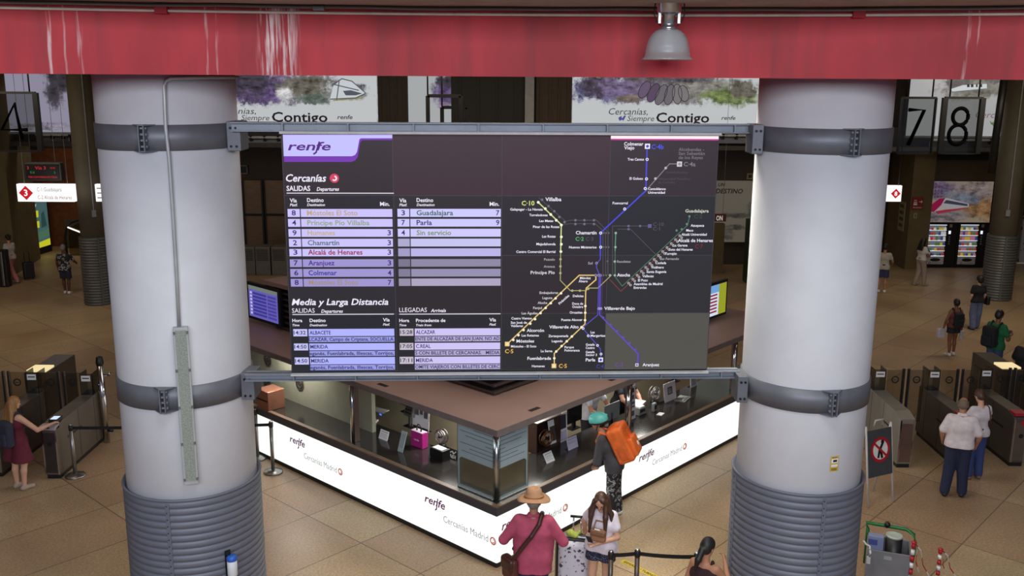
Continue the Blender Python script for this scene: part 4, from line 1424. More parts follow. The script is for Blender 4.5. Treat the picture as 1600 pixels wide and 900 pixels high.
number_panel('8', 1468, 153, 1536, 240, 26.0, 'hanging glass panel with a large black eight before the white train banner', 1480, 1516, 168, 227)
number_panel('7', 1402, 153, 1463, 240, 26.05, 'hanging glass panel with a large black seven right beside the right column', 1415, 1445, 170, 227, (False, False))
number_panel('4', -8, 145, 55, 236, 26.0, 'hanging glass panel with a large black four at the top left corner', 3, 38, 161, 218, (False, True))
mb = None
for (x0, y0, x1, y1, Yp, lab) in ((669, 150, 720, 205, 30.0, 'hanging black sign frame seen above the video wall'), (691, 168, 730, 205, 31.0, 'second hanging black sign frame just behind and right of the first one')):
    a, b = atY(x0, y1, Yp), atY(x1, y0, Yp)
    t = thing('sign_frame', lab, 'sign', ((a.x + b.x) / 2, Yp, a.z))
    mb = MB()
    for x in (a.x, b.x):
        mb.box(x - 0.06, x + 0.06, Yp - 0.05, Yp + 0.05, a.z, b.z, M_black)
    for z in (a.z, b.z):
        mb.box(a.x, b.x, Yp - 0.05, Yp + 0.05, z - 0.05, z + 0.05, M_black)
    mb.build('frame', t)
    mb = MB()
    mb.tube([(a.x, Yp, b.z), (a.x, Yp, 7.66)], 0.025, M_black)
    mb.build('hanger', t)

# ------------------------------------------------------------------ far thin columns
M_fcol = mat('brown_painted_column', (86, 78, 64), 0.7, amt=0.08, scale=3)
M_fsl = mat('dark_corrugated_sheet', (98, 98, 96), 0.45, 0.3)


def far_column(px, py, r, lab, light=False):
    p = atz(px, py)
    cx, cy = p.x, p.y + r
    t = thing('slim_column', lab, 'column', (cx, cy, 0))
    mb = MB()
    mb.lathe([(r * 0.92, 0), (r * 0.92, 7.66)], M_fcol, (cx, cy, 0), 40)
    mb.build('shaft', t)
    prof = []
    n = 24
    for k in range(n):
        z = k * 2.1 / n
        prof += [(r, z), (r + 0.03, z + 0.02), (r + 0.03, z + 0.055), (r, z + 0.075)]
    prof += [(r + 0.02, 2.1), (r * 0.9, 2.1)]
    mb = MB()
    mb.lathe(prof, M_fsl, (cx, cy, 0), 40)
    sl = mb.build('corrugated_sleeve', t)
    mb = MB()
    a = math.atan2(-cy, -cx) + 0.25
    M = Matrix.Translation((cx, cy, 0)) @ Matrix.Rotation(a, 4, 'Z')
    mb.box(r + 0.01, r + 0.05, -0.03, 0.03, 0, 2.1, M_fsl, M)
    mb.build('sleeve_seam', sl)
    mb = MB()
    M = Matrix.Translation((cx, cy, 0)) @ Matrix.Rotation(a - 0.1, 4, 'Z')
    mb.box(r * 0.92, r * 0.92 + 0.03, -0.015, 0.015, 2.9, 7.6, M_grey, M)
    mb.box(r * 0.92, r * 0.92 + 0.06, -0.06, 0.06, 2.75, 2.95, M_grey, M)
    mb.build('cable_duct', t)
    return cx, cy


far_column(147, 478, 0.41, 'slim brown column with grey ribbed sleeve in the left hall')
far_column(1566, 471, 0.44, 'slim brown column with grey ribbed sleeve in front of the vending machines')
# dark downpipes beside the right one
p = atY(1556, 200, 29.0)
tag(MB().tube([(p.x, 29.0, 4.2), (p.x + 0.1, 29.0, 7.66)], 0.11, M_black, 10).build('downpipe'), 'thick black pipe coming down the slim column at right', 'pipe')

# ------------------------------------------------------------------ signs of the left hall
a, b = atY(28, 315, 28.0), atY(114, 288, 28.0)
t = thing('platform_sign', 'lit white sign for platform 3 with a red diamond', 'sign', ((a.x + b.x) / 2, 28.0, a.z))
M_lit = em('lit_white_sign', (250, 250, 246), 1.15)
mb = MB()
mb.box(a.x, b.x, 28.0, 28.18, a.z, b.z, M_lit)
mb.build('light_box', t, bevel=0.01)
mb = MB()
h = b.z - a.z
cx_, cz_ = atY(41, 302, 28).x, (a.z + b.z) / 2
mb.quad([(cx_ - .21, 27.985, cz_), (cx_, 27.985, cz_ - .21), (cx_ + .21, 27.985, cz_), (cx_, 27.985, cz_ + .21)], em('sign_red', (196, 20, 40)))
mb.text('3', (cx_, 27.975, cz_ - 0.085), X, Z, 0.18, M_lit, bold=True, align='c')
mb.build('red_diamond', t)
mb = MB()
mb.text('C-1 Guadalajara', (cx_ + .33, 27.985, cz_ + .05), X, Z, 0.11, em('sign_grey', (110, 100, 100)), width=0.72)
mb.text('C-2 Alcalá de Henares', (cx_ + .33, 27.985, cz_ - .18), X, Z, 0.11, em('sign_brown', (130, 84, 80)), width=1.0)
mb.build('lettering', t)
for x in (a.x + .2, b.x - .2):
    mb = MB()
    mb.tube([(x, 28.09, b.z), (x, 28.09, 7.66)], 0.007, M_grey)
    mb.build('hanger', t)
a, b = atY(150, 315, 28.3), atY(178, 288, 28.3)
t = thing('platform_sign', 'lit white sign half hidden between the slim column and the thick left column', 'sign', ((a.x + b.x) / 2, 28.3, a.z))
mb = MB()
mb.box(a.x, b.x, 28.3, 28.45, a.z, b.z, M_lit)
mb.build('light_box', t, bevel=0.01)
mb = MB()
for k in range(3):
    mb.box(a.x + .06, a.x + .2, 28.285, 28.3, a.z + .1 + k * .14, a.z + .13 + k * .14, em('sign_grey', (110, 100, 100)))
mb.build('lettering', t)
mb = MB()
mb.tube([(b.x - .1, 28.37, b.z), (b.x - .1, 28.37, 7.66)], 0.02, M_black)
mb.build('hanger', t)

a, b = atY(39, 283, 29.0), atY(94, 254, 29.0)
t = thing('platform_indicator', 'dark platform indicator with red and green dot lettering above the lit platform 3 sign', 'display', ((a.x + b.x) / 2, 29.0, a.z))
mb = MB()
mb.box(a.x, b.x, 29.0, 29.25, a.z, b.z, mat('grey_casing', (60, 58, 56), 0.5))
mb.build('casing', t, bevel=0.04)
mb = MB()
mb.box(a.x + .06, b.x - .06, 28.98, 29.0, a.z + .06, b.z - .06, M_black)
mb.build('screen', t)
mb = MB()
LR, LG = em('led_red', (205, 40, 50)), em('led_green', (70, 150, 70))
mb.text('Vía 3', ((a.x + b.x) / 2 - .2, 28.97, a.z + .36), X, Z, 0.09, LR, width=.32)
mb.text('3', (a.x + .12, 28.97, a.z + .36), X, Z, 0.09, LR)
mb.text('12:43', (b.x - .3, 28.97, a.z + .38), X, Z, 0.05, LR)
mb.text('C-2', (a.x + .2, 28.97, a.z + .24), X, Z, 0.06, LG)
mb.text('2', (b.x - .2, 28.97, a.z + .24), X, Z, 0.06, LG)
mb.text('TREN CON PARADA EN TODAS', (a.x + .12, 28.97, a.z + .1), X, Z, 0.055, LR, width=b.x - a.x - .24)
mb.build('dot_lettering', t)
for x in (a.x + .2, b.x - .2):
    mb = MB()
    mb.tube([(x, 29.1, b.z), (x, 29.1, 7.66)], 0.007, M_grey)
    mb.build('hanger', t)

# advertising display on the side wall
t = thing('advertising_screen', 'upright lit advertising screen with yellow and green shapes beside the olive pier', 'screen', (-18.0, 36.8, 0.3))
q = [atY(50, 391, 36.6), atY(79, 382, 37.9), atY(75, 313, 37.9), atY(47, 316, 36.6)]
u = (q[1] - q[0])
u.z = 0
W_ = u.length
u.normalize()
nrm = Vector((u.y, -u.x, 0))
o = q[0].copy()
o.z = 0
zb, zt = q[0].z, q[3].z
mb = MB()
obox(mb, o, u, nrm, -0.08, W_ + 0.08, -0.12, 0.0, 0.0, zt + 0.08, M_black)
mb.build('frame', t)
mb = MB()


def ap(x, z, d=0.004):
    return o + u * (x * W_) + nrm * d + Z * (zb + (zt - zb) * z)


mb.quad([ap(0, 0), ap(1, 0), ap(1, 1), ap(0, 1)], em('ad_teal', (70, 100, 100), 0.8))
mb.quad([ap(0, 0, .006), ap(1, 0, .006), ap(1, .14, .006), ap(0, .1, .006)], em('ad_yellow', (196, 196, 40), 0.9))
mb.quad([ap(0, .16, .006), ap(1, .2, .006), ap(1, .36, .006), ap(0, .3, .006)], em('ad_green', (76, 110, 86), 0.8))
for z in (.44, .66):
    mb.quad([ap(.08, z, .006), ap(.5, z - .02, .006), ap(.52, z + .12, .006), ap(.1, z + .13, .006)], em('ad_yellow', (196, 196, 40), 0.9))
mb.quad([ap(.05, .84, .006), ap(.4, .86, .006), ap(.45, .92, .006), ap(.1, .9, .006)], em('ad_pale', (200, 200, 220), 0.9))
mb.quad([ap(.6, .4, .006), ap(.9, .42, .006), ap(.8, .75, .006), ap(.65, .7, .006)], em('ad_dark', (40, 70, 70), 0.8))
mb.build('picture', t)

# escalator at the end of the left hall
t = thing('escalator', 'escalator with lit handrails behind the slim column in the left hall', 'escalator', (-16.3, 37.5, 0))
for k, (x0, x1) in enumerate(((-17.35, -15.2), (-15.9, -13.6))):
    yy = 37.0 + k * 0.9
    mb = MB()
    P = [(x0 - .1, yy, 0.0), (x0 - .12, yy, .7), (x0 - .02, yy, 1.1), (x0 + .25, yy, 1.3), (x0 + .6, yy, 1.4), (x1, yy, 1.75), (x1 + 1.2, yy, 2.2)]
    mb.tube(P, 0.05, M_black, 8)
    hr = mb.build('handrail', t)
    mb = MB()
    mb.tube([(x0 + .05, yy - .05, 1.12), (x1 - .2, yy - .05, 0.35)], 0.03, em('handrail_light', (255, 250, 235), 1.3))
    mb.build('light_strip', hr)
    mb = MB()
    mb.prism([(x0, 0.0), (x1 + 1.2, 0.0), (x1 + 1.2, 2.15), (x1, 1.7), (x0 + .6, 1.35), (x0 + .05, 1.05)], -0.015, 0.015, glass('balustrade_glass', (215, 205, 180), 0.05), Matrix.Translation((0, yy, 0)) @ Matrix.Rotation(PI / 2, 4, 'X'))
    mb.build('balustrade', t)
mb = MB()
for k in range(8):
    mb.box(-16.6 + k * .3, -13.0, 37.1, 37.8, k * 0.12 - .02, k * 0.12 + 0.12, mat('ribbed_step', (170, 150, 110), 0.4, 0.5))
mb.build('steps', t)
mb = MB()
mb.box(-18.2, -17.5, 38.6, 38.98, 0, 1.15, M_conc2)
tag(mb.build('service_cabinet', bevel=0.01, recenter=True), 'low grey cabinet against the orange brick wall near the escalator', 'cabinet')
mb = MB()
xx = atY(3, 420, 31.2)
mb.box(xx.x - .5, xx.x + .15, 31.2, 31.45, 0, 1.25, M_black)
mb.box(xx.x - .02, xx.x + .06, 31.17, 31.2, 0.05, 1.2, M_steel)
tag(mb.build('litter_bin', bevel=0.015, recenter=True), 'dark upright bin with a steel strip at the far left edge', 'bin')

# ------------------------------------------------------------------ right hall
VM = []
M_vbody = mat('vending_black', (20, 19, 20), 0.4)
prod_cols = [(190, 60, 50), (210, 180, 60), (220, 215, 205), (90, 120, 60), (60, 80, 130), (150, 100, 60), (200, 120, 150)]


def vending(px0, px1, lab, grp):
    a, b = atY(px0, 348, VY), atY(px1, 348, VY)
    x0, x1, zt = a.x, b.x, a.z
    w = x1 - x0
    t = thing('vending_machine', lab, 'vending machine', ((x0 + x1) / 2, VY, 0))
    mb = MB()
    mb.box(x0, x1, VY + .06, VY + .95, 0.0, zt, M_vbody)
    mb.build('body', t, bevel=0.015)
    wx0, wx1 = x0 + .10 * w, x0 + .66 * w
    wz0, wz1 = 0.46, zt - 0.08
    mb = MB()
    mb.box(x0 + .02, x0 + .10 * w, VY, VY + .06, 0.1, zt - .02, M_vbody)
    mb.box(wx1, x1 - .02, VY, VY + .06, 0.1, zt - .02, M_vbody)
    mb.box(wx0, wx1, VY, VY + .06, wz1, zt - .02, M_vbody)
    d = mb.build('door', t)
    mb = MB()
    mb.box(wx0, wx1, VY + .04, VY + .06, wz0, wz1, em('vending_back_light', (120, 126, 138), 0.55))
    mb.build('lit_back_panel', t)
    mb = MB()
    zs_ = [wz0 + (wz1 - wz0) * k / 6 for k in range(7)]
    for z in zs_:
        mb.box(wx0, wx1, VY - .02, VY + .05, z - .012, z + .008, em('shelf_light', (225, 232, 240), 1.0))
    mb.build('shelves', t)
    mb = MB()
    mb.box(wx0, wx1, VY - .01, VY + .06, 0.14, wz0 - .02, mat('vending_white', (190, 190, 194), 0.4))
    lo = mb.build('lower_panel', t)
    mb = MB()
    c = ((wx0 + wx1) / 2 + .02, 0.31)
    mb.quad([(c[0] + .17 * math.cos(k * PI / 10) * (1 + .15 * abs(math.cos(k * PI / 10))), VY - .013, c[1] + .065 * math.sin(k * PI / 10)) for k in range(20)], M_black)
    mb.build('delivery_flap', lo)
    mb = MB()
    mb.disc((wx0 + .16, VY - .014, 0.19), X, Z, .045, M_red, 16)
    mb.disc((wx0 + .16, VY - .016, 0.19), X, Z, .02, M_white, 12)
    mb.box(wx0 + .24, wx1 - .06, VY - .014, VY - .01, .18, .2, M_grey)
    mb.build('emblem', lo)
    mb = MB()
    mb.box(wx1 + .09, wx1 + .17, VY - .012, VY, zt - .42, zt - .3, em('payment_screen', (225, 232, 245), 1.2))
    mb.box(wx1 + .10, wx1 + .20, VY - .012, VY, zt - .17, zt - .04, mat('notice_grey', (150, 150, 150)))
    for k in range(4):
        mb.box(wx1 + .11, wx1 + .16, VY - .02, VY, zt - .55 - k * .09, zt - .5 - k * .09, M_grey)
    mb.build('payment_panel', d)
    for r in range(6):
        n = 7
        for k in range(n):
            if random.random() < 0.08:
                continue
            pw_ = (wx1 - wx0) / n
            cx_ = wx0 + pw_ * (k + .5)
            hh = (0.09, 0.13, 0.13, 0.11, 0.10, 0.10)[::-1][r] * random.uniform(.85, 1.1)
            cc = random.choice(prod_cols)
            mb = MB()
            mb.box(-pw_ * .38, pw_ * .38, -.03, .025, 0, hh * .8, em('pack_%d_%d_%d' % cc, cc, 0.55))
            mb.box(-pw_ * .3, pw_ * .3, -.02, .015, hh * .8, hh, em('pack_%d_%d_%d' % cc, cc, 0.55))
            p_ = mb.build('snack_pack', recenter=False)
            p_.location = (cx_, VY + .005, zs_[r] + .008)
            tag(p_, 'small snack pack standing behind the lit front of the ' + grp, 'snack', 'snacks in the ' + grp)


vending(1447, 1497, 'black vending machine with lit snack shelves standing nearest the olive pier', 'left vending machine')
vending(1497, 1547, 'black vending machine with lit snack shelves standing nearest the slim column', 'right vending machine')

# train poster over the machines
a, b = atY(1443, 347, 35.45), atY(1553, 284, 35.45)
w, h = b.x - a.x, b.z - a.z
t = thing('poster', 'wide watercolour train poster above the two vending machines', 'poster', ((a.x + b.x) / 2, 35.45, a.z))
mb = MB()
mb.box(-w / 2, w / 2, 0, .05, 0, h, banner_material('train_poster', [(-.9, 1.2, 1.2, .4, (110, 96, 128)), (.6, 1.1, 1.0, .5, (150, 132, 130)), (.9, .5, 1.0, .5, (150, 110, 70)), (-.6, .25, 1.2, .3, (130, 120, 124)), (.1, .9, .8, .3, (120, 126, 140))], base=(176, 160, 140), st=0.42))
mb.build('printed_sheet', t, world=False)
mb = MB()


def pq(pts, c, d, st=.42):
    mb.quad([(p[0] * w - w / 2, -d, p[1] * h) for p in pts], em('poster_%d_%d_%d' % c, c, st))


pq([(.02, .26), (.08, .42), (.2, .58), (.32, .6), (.66, .46), (.66, .38), (.3, .3), (.12, .24)], (204, 196, 200), .006)
pq([(.02, .26), (.08, .42), (.2, .58), (.29, .6), (.24, .42), (.14, .25)], (176, 28, 84), .009)
pq([(.27, .47), (.31, .55), (.64, .45), (.64, .40)], (72, 78, 98), .009)
pq([(.16, .27), (.3, .31), (.62, .36), (.62, .34), (.2, .2)], (190, 60, 80), .008)
for i in range(5):
    for j in range(5):
        if j + i < 7:
            s_ = .018 * (1 - .1 * i)
            pq([(.03 + i * .05 - s_, .62 + j * .08), (.03 + i * .05, .62 + j * .08 - s_ * 2), (.03 + i * .05 + s_, .62 + j * .08), (.03 + i * .05, .62 + j * .08 + s_ * 2)], (120, 50, 80), .008)
mb.build('train_picture', t, world=False)
mb = MB()
mb.box(-w / 2 - .06, w / 2 + .06, -.02, .0, -.07, 0, M_dark)
mb.box(w / 2, w / 2 + .07, -.02, .0, 0, h, M_dark)
mb.build('frame', t, world=False)

# small signs on the right pier
a, b = atY(1388, 315, 33.0), atY(1410, 290, 33.0)
t = thing('platform_sign', 'lit white sign with a red diamond and figure 8 beside the right column', 'sign', ((a.x + b.x) / 2, 33.0, a.z))
mb = MB()
mb.box(a.x - .5, b.x, 33.0, 33.15, a.z, b.z, M_lit)
mb.build('light_box', t, bevel=.01)
mb = MB()
cx_, cz_ = atY(1399.5, 302, 33).x, (a.z + b.z) / 2
mb.quad([(cx_ - .17, 32.985, cz_), (cx_, 32.985, cz_ - .17), (cx_ + .17, 32.985, cz_), (cx_, 32.985, cz_ + .17)], em('sign_red', (196, 20, 40)))
mb.text('8', (cx_, 32.975, cz_ - .07), X, Z, .14, M_lit, bold=True, align='c')
mb.build('red_diamond', t)
mb = MB()
mb.tube([(b.x - .1, 33.08, b.z), (b.x - .1, 33.08, 7.66)], .02, M_black)
mb.build('hanger', t)
uu = (p2 - p1).normalized()
nn = Vector((uu.y, -uu.x, 0))
Yq = p1.y - 0.02
a, b = atY(1424, 327, Yq), atY(1443, 308, Yq)
t = thing('exit_sign', 'dark red exit sign with white pictogram and arrow on the olive pier', 'sign', ((a.x + b.x) / 2, Yq, a.z))
mb = MB()
mb.box(a.x, b.x, Yq - .03, Yq + .01, a.z, b.z, mat('dark_red_sign', (132, 30, 34), 0.5))
mb.build('plate', t)
mb = MB()
w, h = b.x - a.x, b.z - a.z
yq = Yq - .035
mb.box(a.x + .12 * w, a.x + .45 * w, yq, yq + .004, a.z + .35 * h, a.z + .5 * h, M_white)
mb.box(a.x + .14 * w, a.x + .43 * w, yq, yq + .004, a.z + .55 * h, a.z + .62 * h, M_white)
for s in (.2, .34):
    mb.disc((a.x + s * w, yq, a.z + .74 * h), X, Z, .05 * w, M_white)
mb.box(a.x + .6 * w, a.x + .85 * w, yq, yq + .004, a.z + .6 * h, a.z + .65 * h, M_white)
mb.quad([(a.x + .8 * w, yq, a.z + .5 * h), (a.x + .94 * w, yq, a.z + .625 * h), (a.x + .8 * w, yq, a.z + .75 * h)], M_white)
mb.text('Ascensor', (a.x + .1 * w, yq, a.z + .1 * h), X, Z, .14 * h, M_white, width=.8 * w)
mb.build('pictogram', t)
a, b = atY(1427, 341, Yq), atY(1433, 333, Yq)
tag(MB().box(a.x, b.x, Yq - .02, Yq + .01, a.z, b.z, mat('cream_plate', (150, 140, 100))).box(a.x + .04, b.x - .04, Yq - .024, Yq - .02, a.z + .05, b.z - .05, M_conc2).build('notice_plate', recenter=True), 'small cream plate below the dark red exit sign', 'plate')
um = (p1 - p0).normalized()
nm = Vector((um.y, -um.x, 0))
dd = (p1 - p0).length
mb = MB()
obox(mb, p0, um, nm, dd * .5, dd * .78, 0.0, .02, 1.35, 2.45, mat('cream_plate', (150, 140, 100)))
for k in range(4):
    obox(mb, p0, um, nm, dd * .55, dd * .73, .02, .025, 1.5 + k * .24, 1.62 + k * .24, M_conc2)
tag(mb.build('notice_board', recenter=True), 'tall cream notice board on the left face of the olive pier', 'notice board')
# speckled poster right of slim column
a, b = atY(1592, 410, 36.48), atY(1640, 325, 36.48)
t = thing('poster', 'pale poster with dark speckles at the far right edge', 'poster', ((a.x + b.x) / 2, 36.5, a.z))
mb = MB()
mb.box(a.x, b.x, 36.5, 36.63, a.z, b.z, pattern_mat('speckled_print', (150, 148, 150), [(30, 28, 32)], 5, .58, .7))
mb.build('printed_sheet', t)
mb = MB()
mb.box(a.x - .05, b.x + .05, 36.48, 36.6, a.z - .08, a.z, M_white)
mb.build('frame', t)

# ------------------------------------------------------------------ seen through the gaps beside the video wall
a, b = atY(1120, 378, 35.6), atY(1190, 283, 35.6)
t = thing('poster', 'pale poster with grey sketch seen between video wall and right column', 'poster', ((a.x + b.x) / 2, 35.6, a.z))
mb = MB()
mb.box(a.x - .6, b.x, 35.6, 35.7, a.z, b.z, banner_material('sketch_poster', [(.0, 1.0, .9, .12, (70, 66, 60)), (.5, 1.2, .3, .35, (90, 84, 76)), (-.2, .55, .7, .12, (80, 76, 68)), (-.4, .35, .3, .3, (96, 90, 80))], base=(136, 128, 112), st=.35))
pm = mb.build('printed_sheet', t)
mb = MB()
for s, x, y, c in (('UN', 1122, 291, 5), ('DESTINO', 1118, 302, 7)):
    q = atY(x, y, 35.57)
    mb.text(s, q, X, Z, c * 35.6 / 1500, mat('grey_lettering', (40, 38, 36)), italic=True, bold=True)
mb.build('lettering', t)
a, b = atY(1108, 346, 30.0), atY(1135, 335, 30.0)
t = thing('shop_sign', 'dark red sign ending in ON beside the right edge of the video wall', 'sign', ((a.x + b.x) / 2, 30.0, a.z))
mb = MB()
mb.box(a.x - .6, b.x, 30.0, 30.15, a.z, b.z, mat('dark_red_board', (92, 30, 28), .5))
mb.build('board', t)
mb = MB()
q = atY(1119, 344.5, 29.98)
mb.text('ON', (q.x, 29.98, q.z), X, Z, .15, em('sign_cream', (200, 196, 190), .8), bold=True, width=.2)
mb.build('lettering', t)
mb = MB()
mb.tube([(b.x - .1, 30.08, b.z), (b.x - .1, 30.08, 7.66)], .006, M_grey)
mb.build('hanger', t)
a, b = atY(1167, 280, 35.9), atY(1177, 271, 35.9)
tag(MB().box(a.x, b.x, 35.9, 36.0, a.z, b.z, mat('cream_plate', (150, 140, 100))).box(a.x + .05, b.x - .05, 35.88, 35.9, a.z + .05, b.z - .05, M_black).build('notice_plate', recenter=True), 'small square plate above the sketch poster beside the right column', 'plate')
mb = MB()
a, b = atY(1112, 420, 34.2), atY(1133, 350, 34.2)
mb.box(a.x, b.x, 34.2, 34.5, 0, b.z, M_olive)
struct(mb.build('door_1'), 'narrow olive door jamb under the dark red sign')
mb = MB()
q = atz(1120, 430, 0)
a, b = atY(1167, 425, 32.5), atY(1182, 345, 32.5)
t = thing('drinks_machine', 'dark green machine partly behind the right column', 'vending machine', ((a.x + b.x) / 2 + .3, 32.5, 0))
mb = MB()
mb.box(a.x, b.x + .7, 32.5, 33.1, 0, b.z, mat('dark_green_casing', (30, 52, 38), .5))
mb.build('body', t, bevel=.02)
mb = MB()
mb.box(a.x + .12, b.x + .5, 32.47, 32.5, b.z * .5, b.z * .9, M_black)
mb.tube([(a.x + .12, 32.44, .6), (a.x + .12, 32.44, .95), (a.x + .3, 32.44, .95)], .04, M_white)
mb.build('front', t)

# left gap: steel clad lift doors, lobby machines
mb = None
for (x0, x1, lab) in ((386, 412, 'coppery steel lift door nearest the left column behind the video wall'), (416, 450, 'coppery steel lift door nearest the video wall edge')):
    a, b = atY(x0, 388, 35.7), atY(x1, 282, 35.7)
    t = thing('lift_door', lab, 'lift door', ((a.x + b.x) / 2, 35.7, 0))
    mb = MB()
    mb.box(a.x, b.x, 35.7, 35.98, 0, b.z, mat('coppery_steel', (134, 112, 90), .38, .8, .1, 3, stretch=(1, 1, 8)))
    mb.build('leaf', t)
    mb = MB()
    mb.box(a.x - .07, a.x, 35.6, 35.98, 0, b.z, M_black)
    mb.box(b.x, b.x + .03, 35.6, 35.98, 0, b.z, M_black)
    mb.box(a.x, b.x, 35.64, 35.72, (a.z + b.z) / 2 - .04, (a.z + b.z) / 2 + .04, M_dark)
    mb.build('frame', t)
for k, (x0, x1) in enumerate(((378, 397), (399, 421), (424, 447))):
    a, b = atY(x0, 408, 33.4), atY(x1, 386, 33.4)
    t = thing('ticket_machine', ['grey louvred ticket machine half behind the left column', 'grey louvred ticket machine in the middle of the row behind the kiosk roof', 'grey louvred ticket machine half behind the video wall'][k], 'ticket machine', ((a.x + b.x) / 2, 33.4, 0))
    mb = MB()
    mb.box(a.x, b.x, 33.4, 34.0, 0, b.z, mat('machine_grey', (104, 100, 92), .5))
    mb.build('cabinet', t, bevel=.02)
    mb = MB()
    for j in range(6):
        zz = b.z - .1 - j * .07
        mb.box(a.x + .06, b.x - .06, 33.38, 33.4, zz - .018, zz, M_dark)
    mb.build('louvres', t)
a, b = atY(376, 271, 35.9), atY(386, 259, 35.9)
mb = MB()
mb.line([(a.x, a.z), (b.x, a.z), (b.x, b.z), (a.x, b.z), (a.x, a.z)], (0, 35.88, 0), X, Z, .03, M_grey)
mb.box(a.x, b.x, 35.9, 36.0, a.z, b.z, M_black)
tag(mb.build('notice_plate', recenter=True), 'small dark square plate with grey edge right of the left column', 'plate')
# ------------------------------------------------------------------ ticket kiosk
KC = atz(776, 880.5, 0.08)
KC.z = 0
aL, aR = rad(137.2), rad(48.0)
uL, uR = Vector((math.cos(aL), math.sin(aL), 0)), Vector((math.cos(aR), math.sin(aR), 0))
nL = Vector((-uL.y, uL.x, 0))
nL = nL if nL.y < 0 else -nL
nR = Vector((-uR.y, uR.x, 0))
nR = nR if nR.y < 0 else -nR
LL = LR_ = 8.6
SK = (uL + uR)          # one unit inward on both sides
kiosk = thing('ticket_kiosk', 'large cornered ticket kiosk with white glowing counter fronts and brown flat roof', 'kiosk', (KC.x, KC.y, 0))


def kring(mb, d0, d1, z0, z1, m, la=LL, lb=LR_):
    """mitred band around the corner between two inward offsets"""
    P = []
    for d in (d0, d1):
        P.append((KC + uL * la - nL * d, KC + SK * d, KC + uR * lb - nR * d))
    for i in (0, 1):
        q = [P[0][i], P[0][i + 1], P[1][i + 1], P[1][i]]
        mb.prism([(p.x, p.y) for p in q], z0, z1, m)
    return mb


def side(s):
    return (uL, nL) if s == 'L' else (uR, nR)


def kbox(mb, s, s0, s1, d0, d1, z0, z1, m):
    """box on a side: along from the corner, d inward"""
    u, n = side(s)
    return obox(mb, KC, u, n, s0, s1, -d1, -d0, z0, z1, m)


M_kdark = mat('dark_plinth', (34, 33, 36), .5)
M_kfas = mat('dark_grey_fascia', (62, 62, 72), .4)
M_kled = mat('dark_polished_granite', (44, 42, 40), .14, amt=.25, scale=40, spec=.6)
M_kedge = mat('brown_ledge_edge', (108, 88, 74), .4)
M_kroof = mat('brown_roof_sheet', (140, 112, 106), .55, amt=.06, scale=1.2)
M_kedge2 = mat('grey_roof_edge', (110, 100, 102), .5)
M_klit = em('counter_glow', (248, 252, 246), 1.14)
mb = MB()
kring(mb, .008, .5, 0, .079, M_kdark)
mb.build('plinth', kiosk)
bays = [0.0, 1.70, 3.46, 5.30, 6.95, 8.6]
GRYT = em('counter_grey_print', (150, 152, 158), .85)
PURT = em('counter_purple_print', (110, 36, 104), .6)
ORT = em('counter_orange_print', (200, 84, 56), .7)
for s in 'LR':
    u, n = side(s)
    for k in range(5):
        mb = MB()
        kbox(mb, s, bays[k] + (.004 if k else .012), bays[k + 1] - .004, 0, .04, .08, .82, M_klit)
        pn = mb.build('light_panel', kiosk)
        if k in (0, 2):
            mb = MB()
            A = bays[k]

            def kp(a, z, d=.003):
                return KC + u * a + n * d + Z * z
            ud = -u if s == 'L' else u
            # reading direction runs left to right on screen
            if s == 'L':
                st, wd = bays[k + 1] - .02, 1.66
                pos = lambda f, z, d=.004: kp(st - f, z, d)
            else:
                st, wd = bays[k] + .08, 1.6
                pos = lambda f, z, d=.004: kp(st + f, z, d)
            f0 = .14 if s == 'L' else .02
            mb.text('renfe', pos(f0, .56), ud, Z, .125, PURT, width=.46, italic=True, bold=True)
            j = pos(f0 + .30, .56)
            mb.line([(0, .13), (-.03, -.04), (-.055, -.065)], j + n * .0005, ud, Z, .022, PURT)
            mb.build('purple_lettering', pn)
            mb = MB()
            mb.text('Cercanías Madrid', pos(f0 + .42, .36), ud, Z, .105, GRYT, width=.95)
            mb.build('grey_lettering', pn)
            mb = MB()
            c = pos(f0 + 1.47, .41)
            mb.disc(c, ud, Z, .062, ORT, 20, .042)
            mb.line([(.03 * math.cos(rad(t)), .03 * math.sin(rad(t))) for t in range(80, -140, -30)], c + n * .001, ud, Z, .014, ORT)
            mb.build('roundel', pn)
mb = MB()
kring(mb, .045, .075, .08, .82, M_white)
mb.build('panel_backing', kiosk)
mb = MB()
kring(mb, -.02, .10, .825, .955, M_kfas)
mb.build('fascia', kiosk)
mb = MB()
kring(mb, -.03, .05, .955, .975, M_kedge)
mb.build('ledge_edge', kiosk)
mb = MB()
kring(mb, .05, .95, .93, .97, M_kled)
mb.build('counter_top', kiosk)
mb = MB()
kring(mb, .10, .14, .1, .93, M_kdark)
kring(mb, .91, .95, .1, .93, M_kdark)
mb.build('counter_carcass', kiosk)
# posts
GD_ = .13
for (s, a, lab) in (('C', 0, 'corner'), ('L', 3.46, ''), ('L', 6.95, ''), ('R', 3.40, ''), ('R', 6.95, '')):
    mb = MB()
    p = KC + SK * GD_ if s == 'C' else KC + side(s)[0] * a - side(s)[1] * GD_
    mb.lathe([(.038, .975), (.038, 2.05)], M_chrome, (p.x, p.y, 0), 16)
    if s != 'C':
        u, n = side(s)
        obox(mb, p, u, n, -.05 if s == 'L' else .03, -.03 if s == 'L' else .09, -.10, .0, .975, 2.05, mat('brown_mullion', (74, 58, 52), .4))
    mb.build('post', kiosk)
M_kgl = glass('window_glass', (226, 232, 230), .03)
for (s, s0, s1) in (('L', .06, .95), ('R', .06, .84)):
    mb = MB()
    kbox(mb, s, s0, s1, GD_, GD_ + .008, .98, 2.05, M_kgl)
    mb.build('window_pane', kiosk)
def plane_hit(px, py, o, n):
    d = ray(px, py)
    return CPOS + d * ((o - CPOS).dot(n) / d.dot(n))


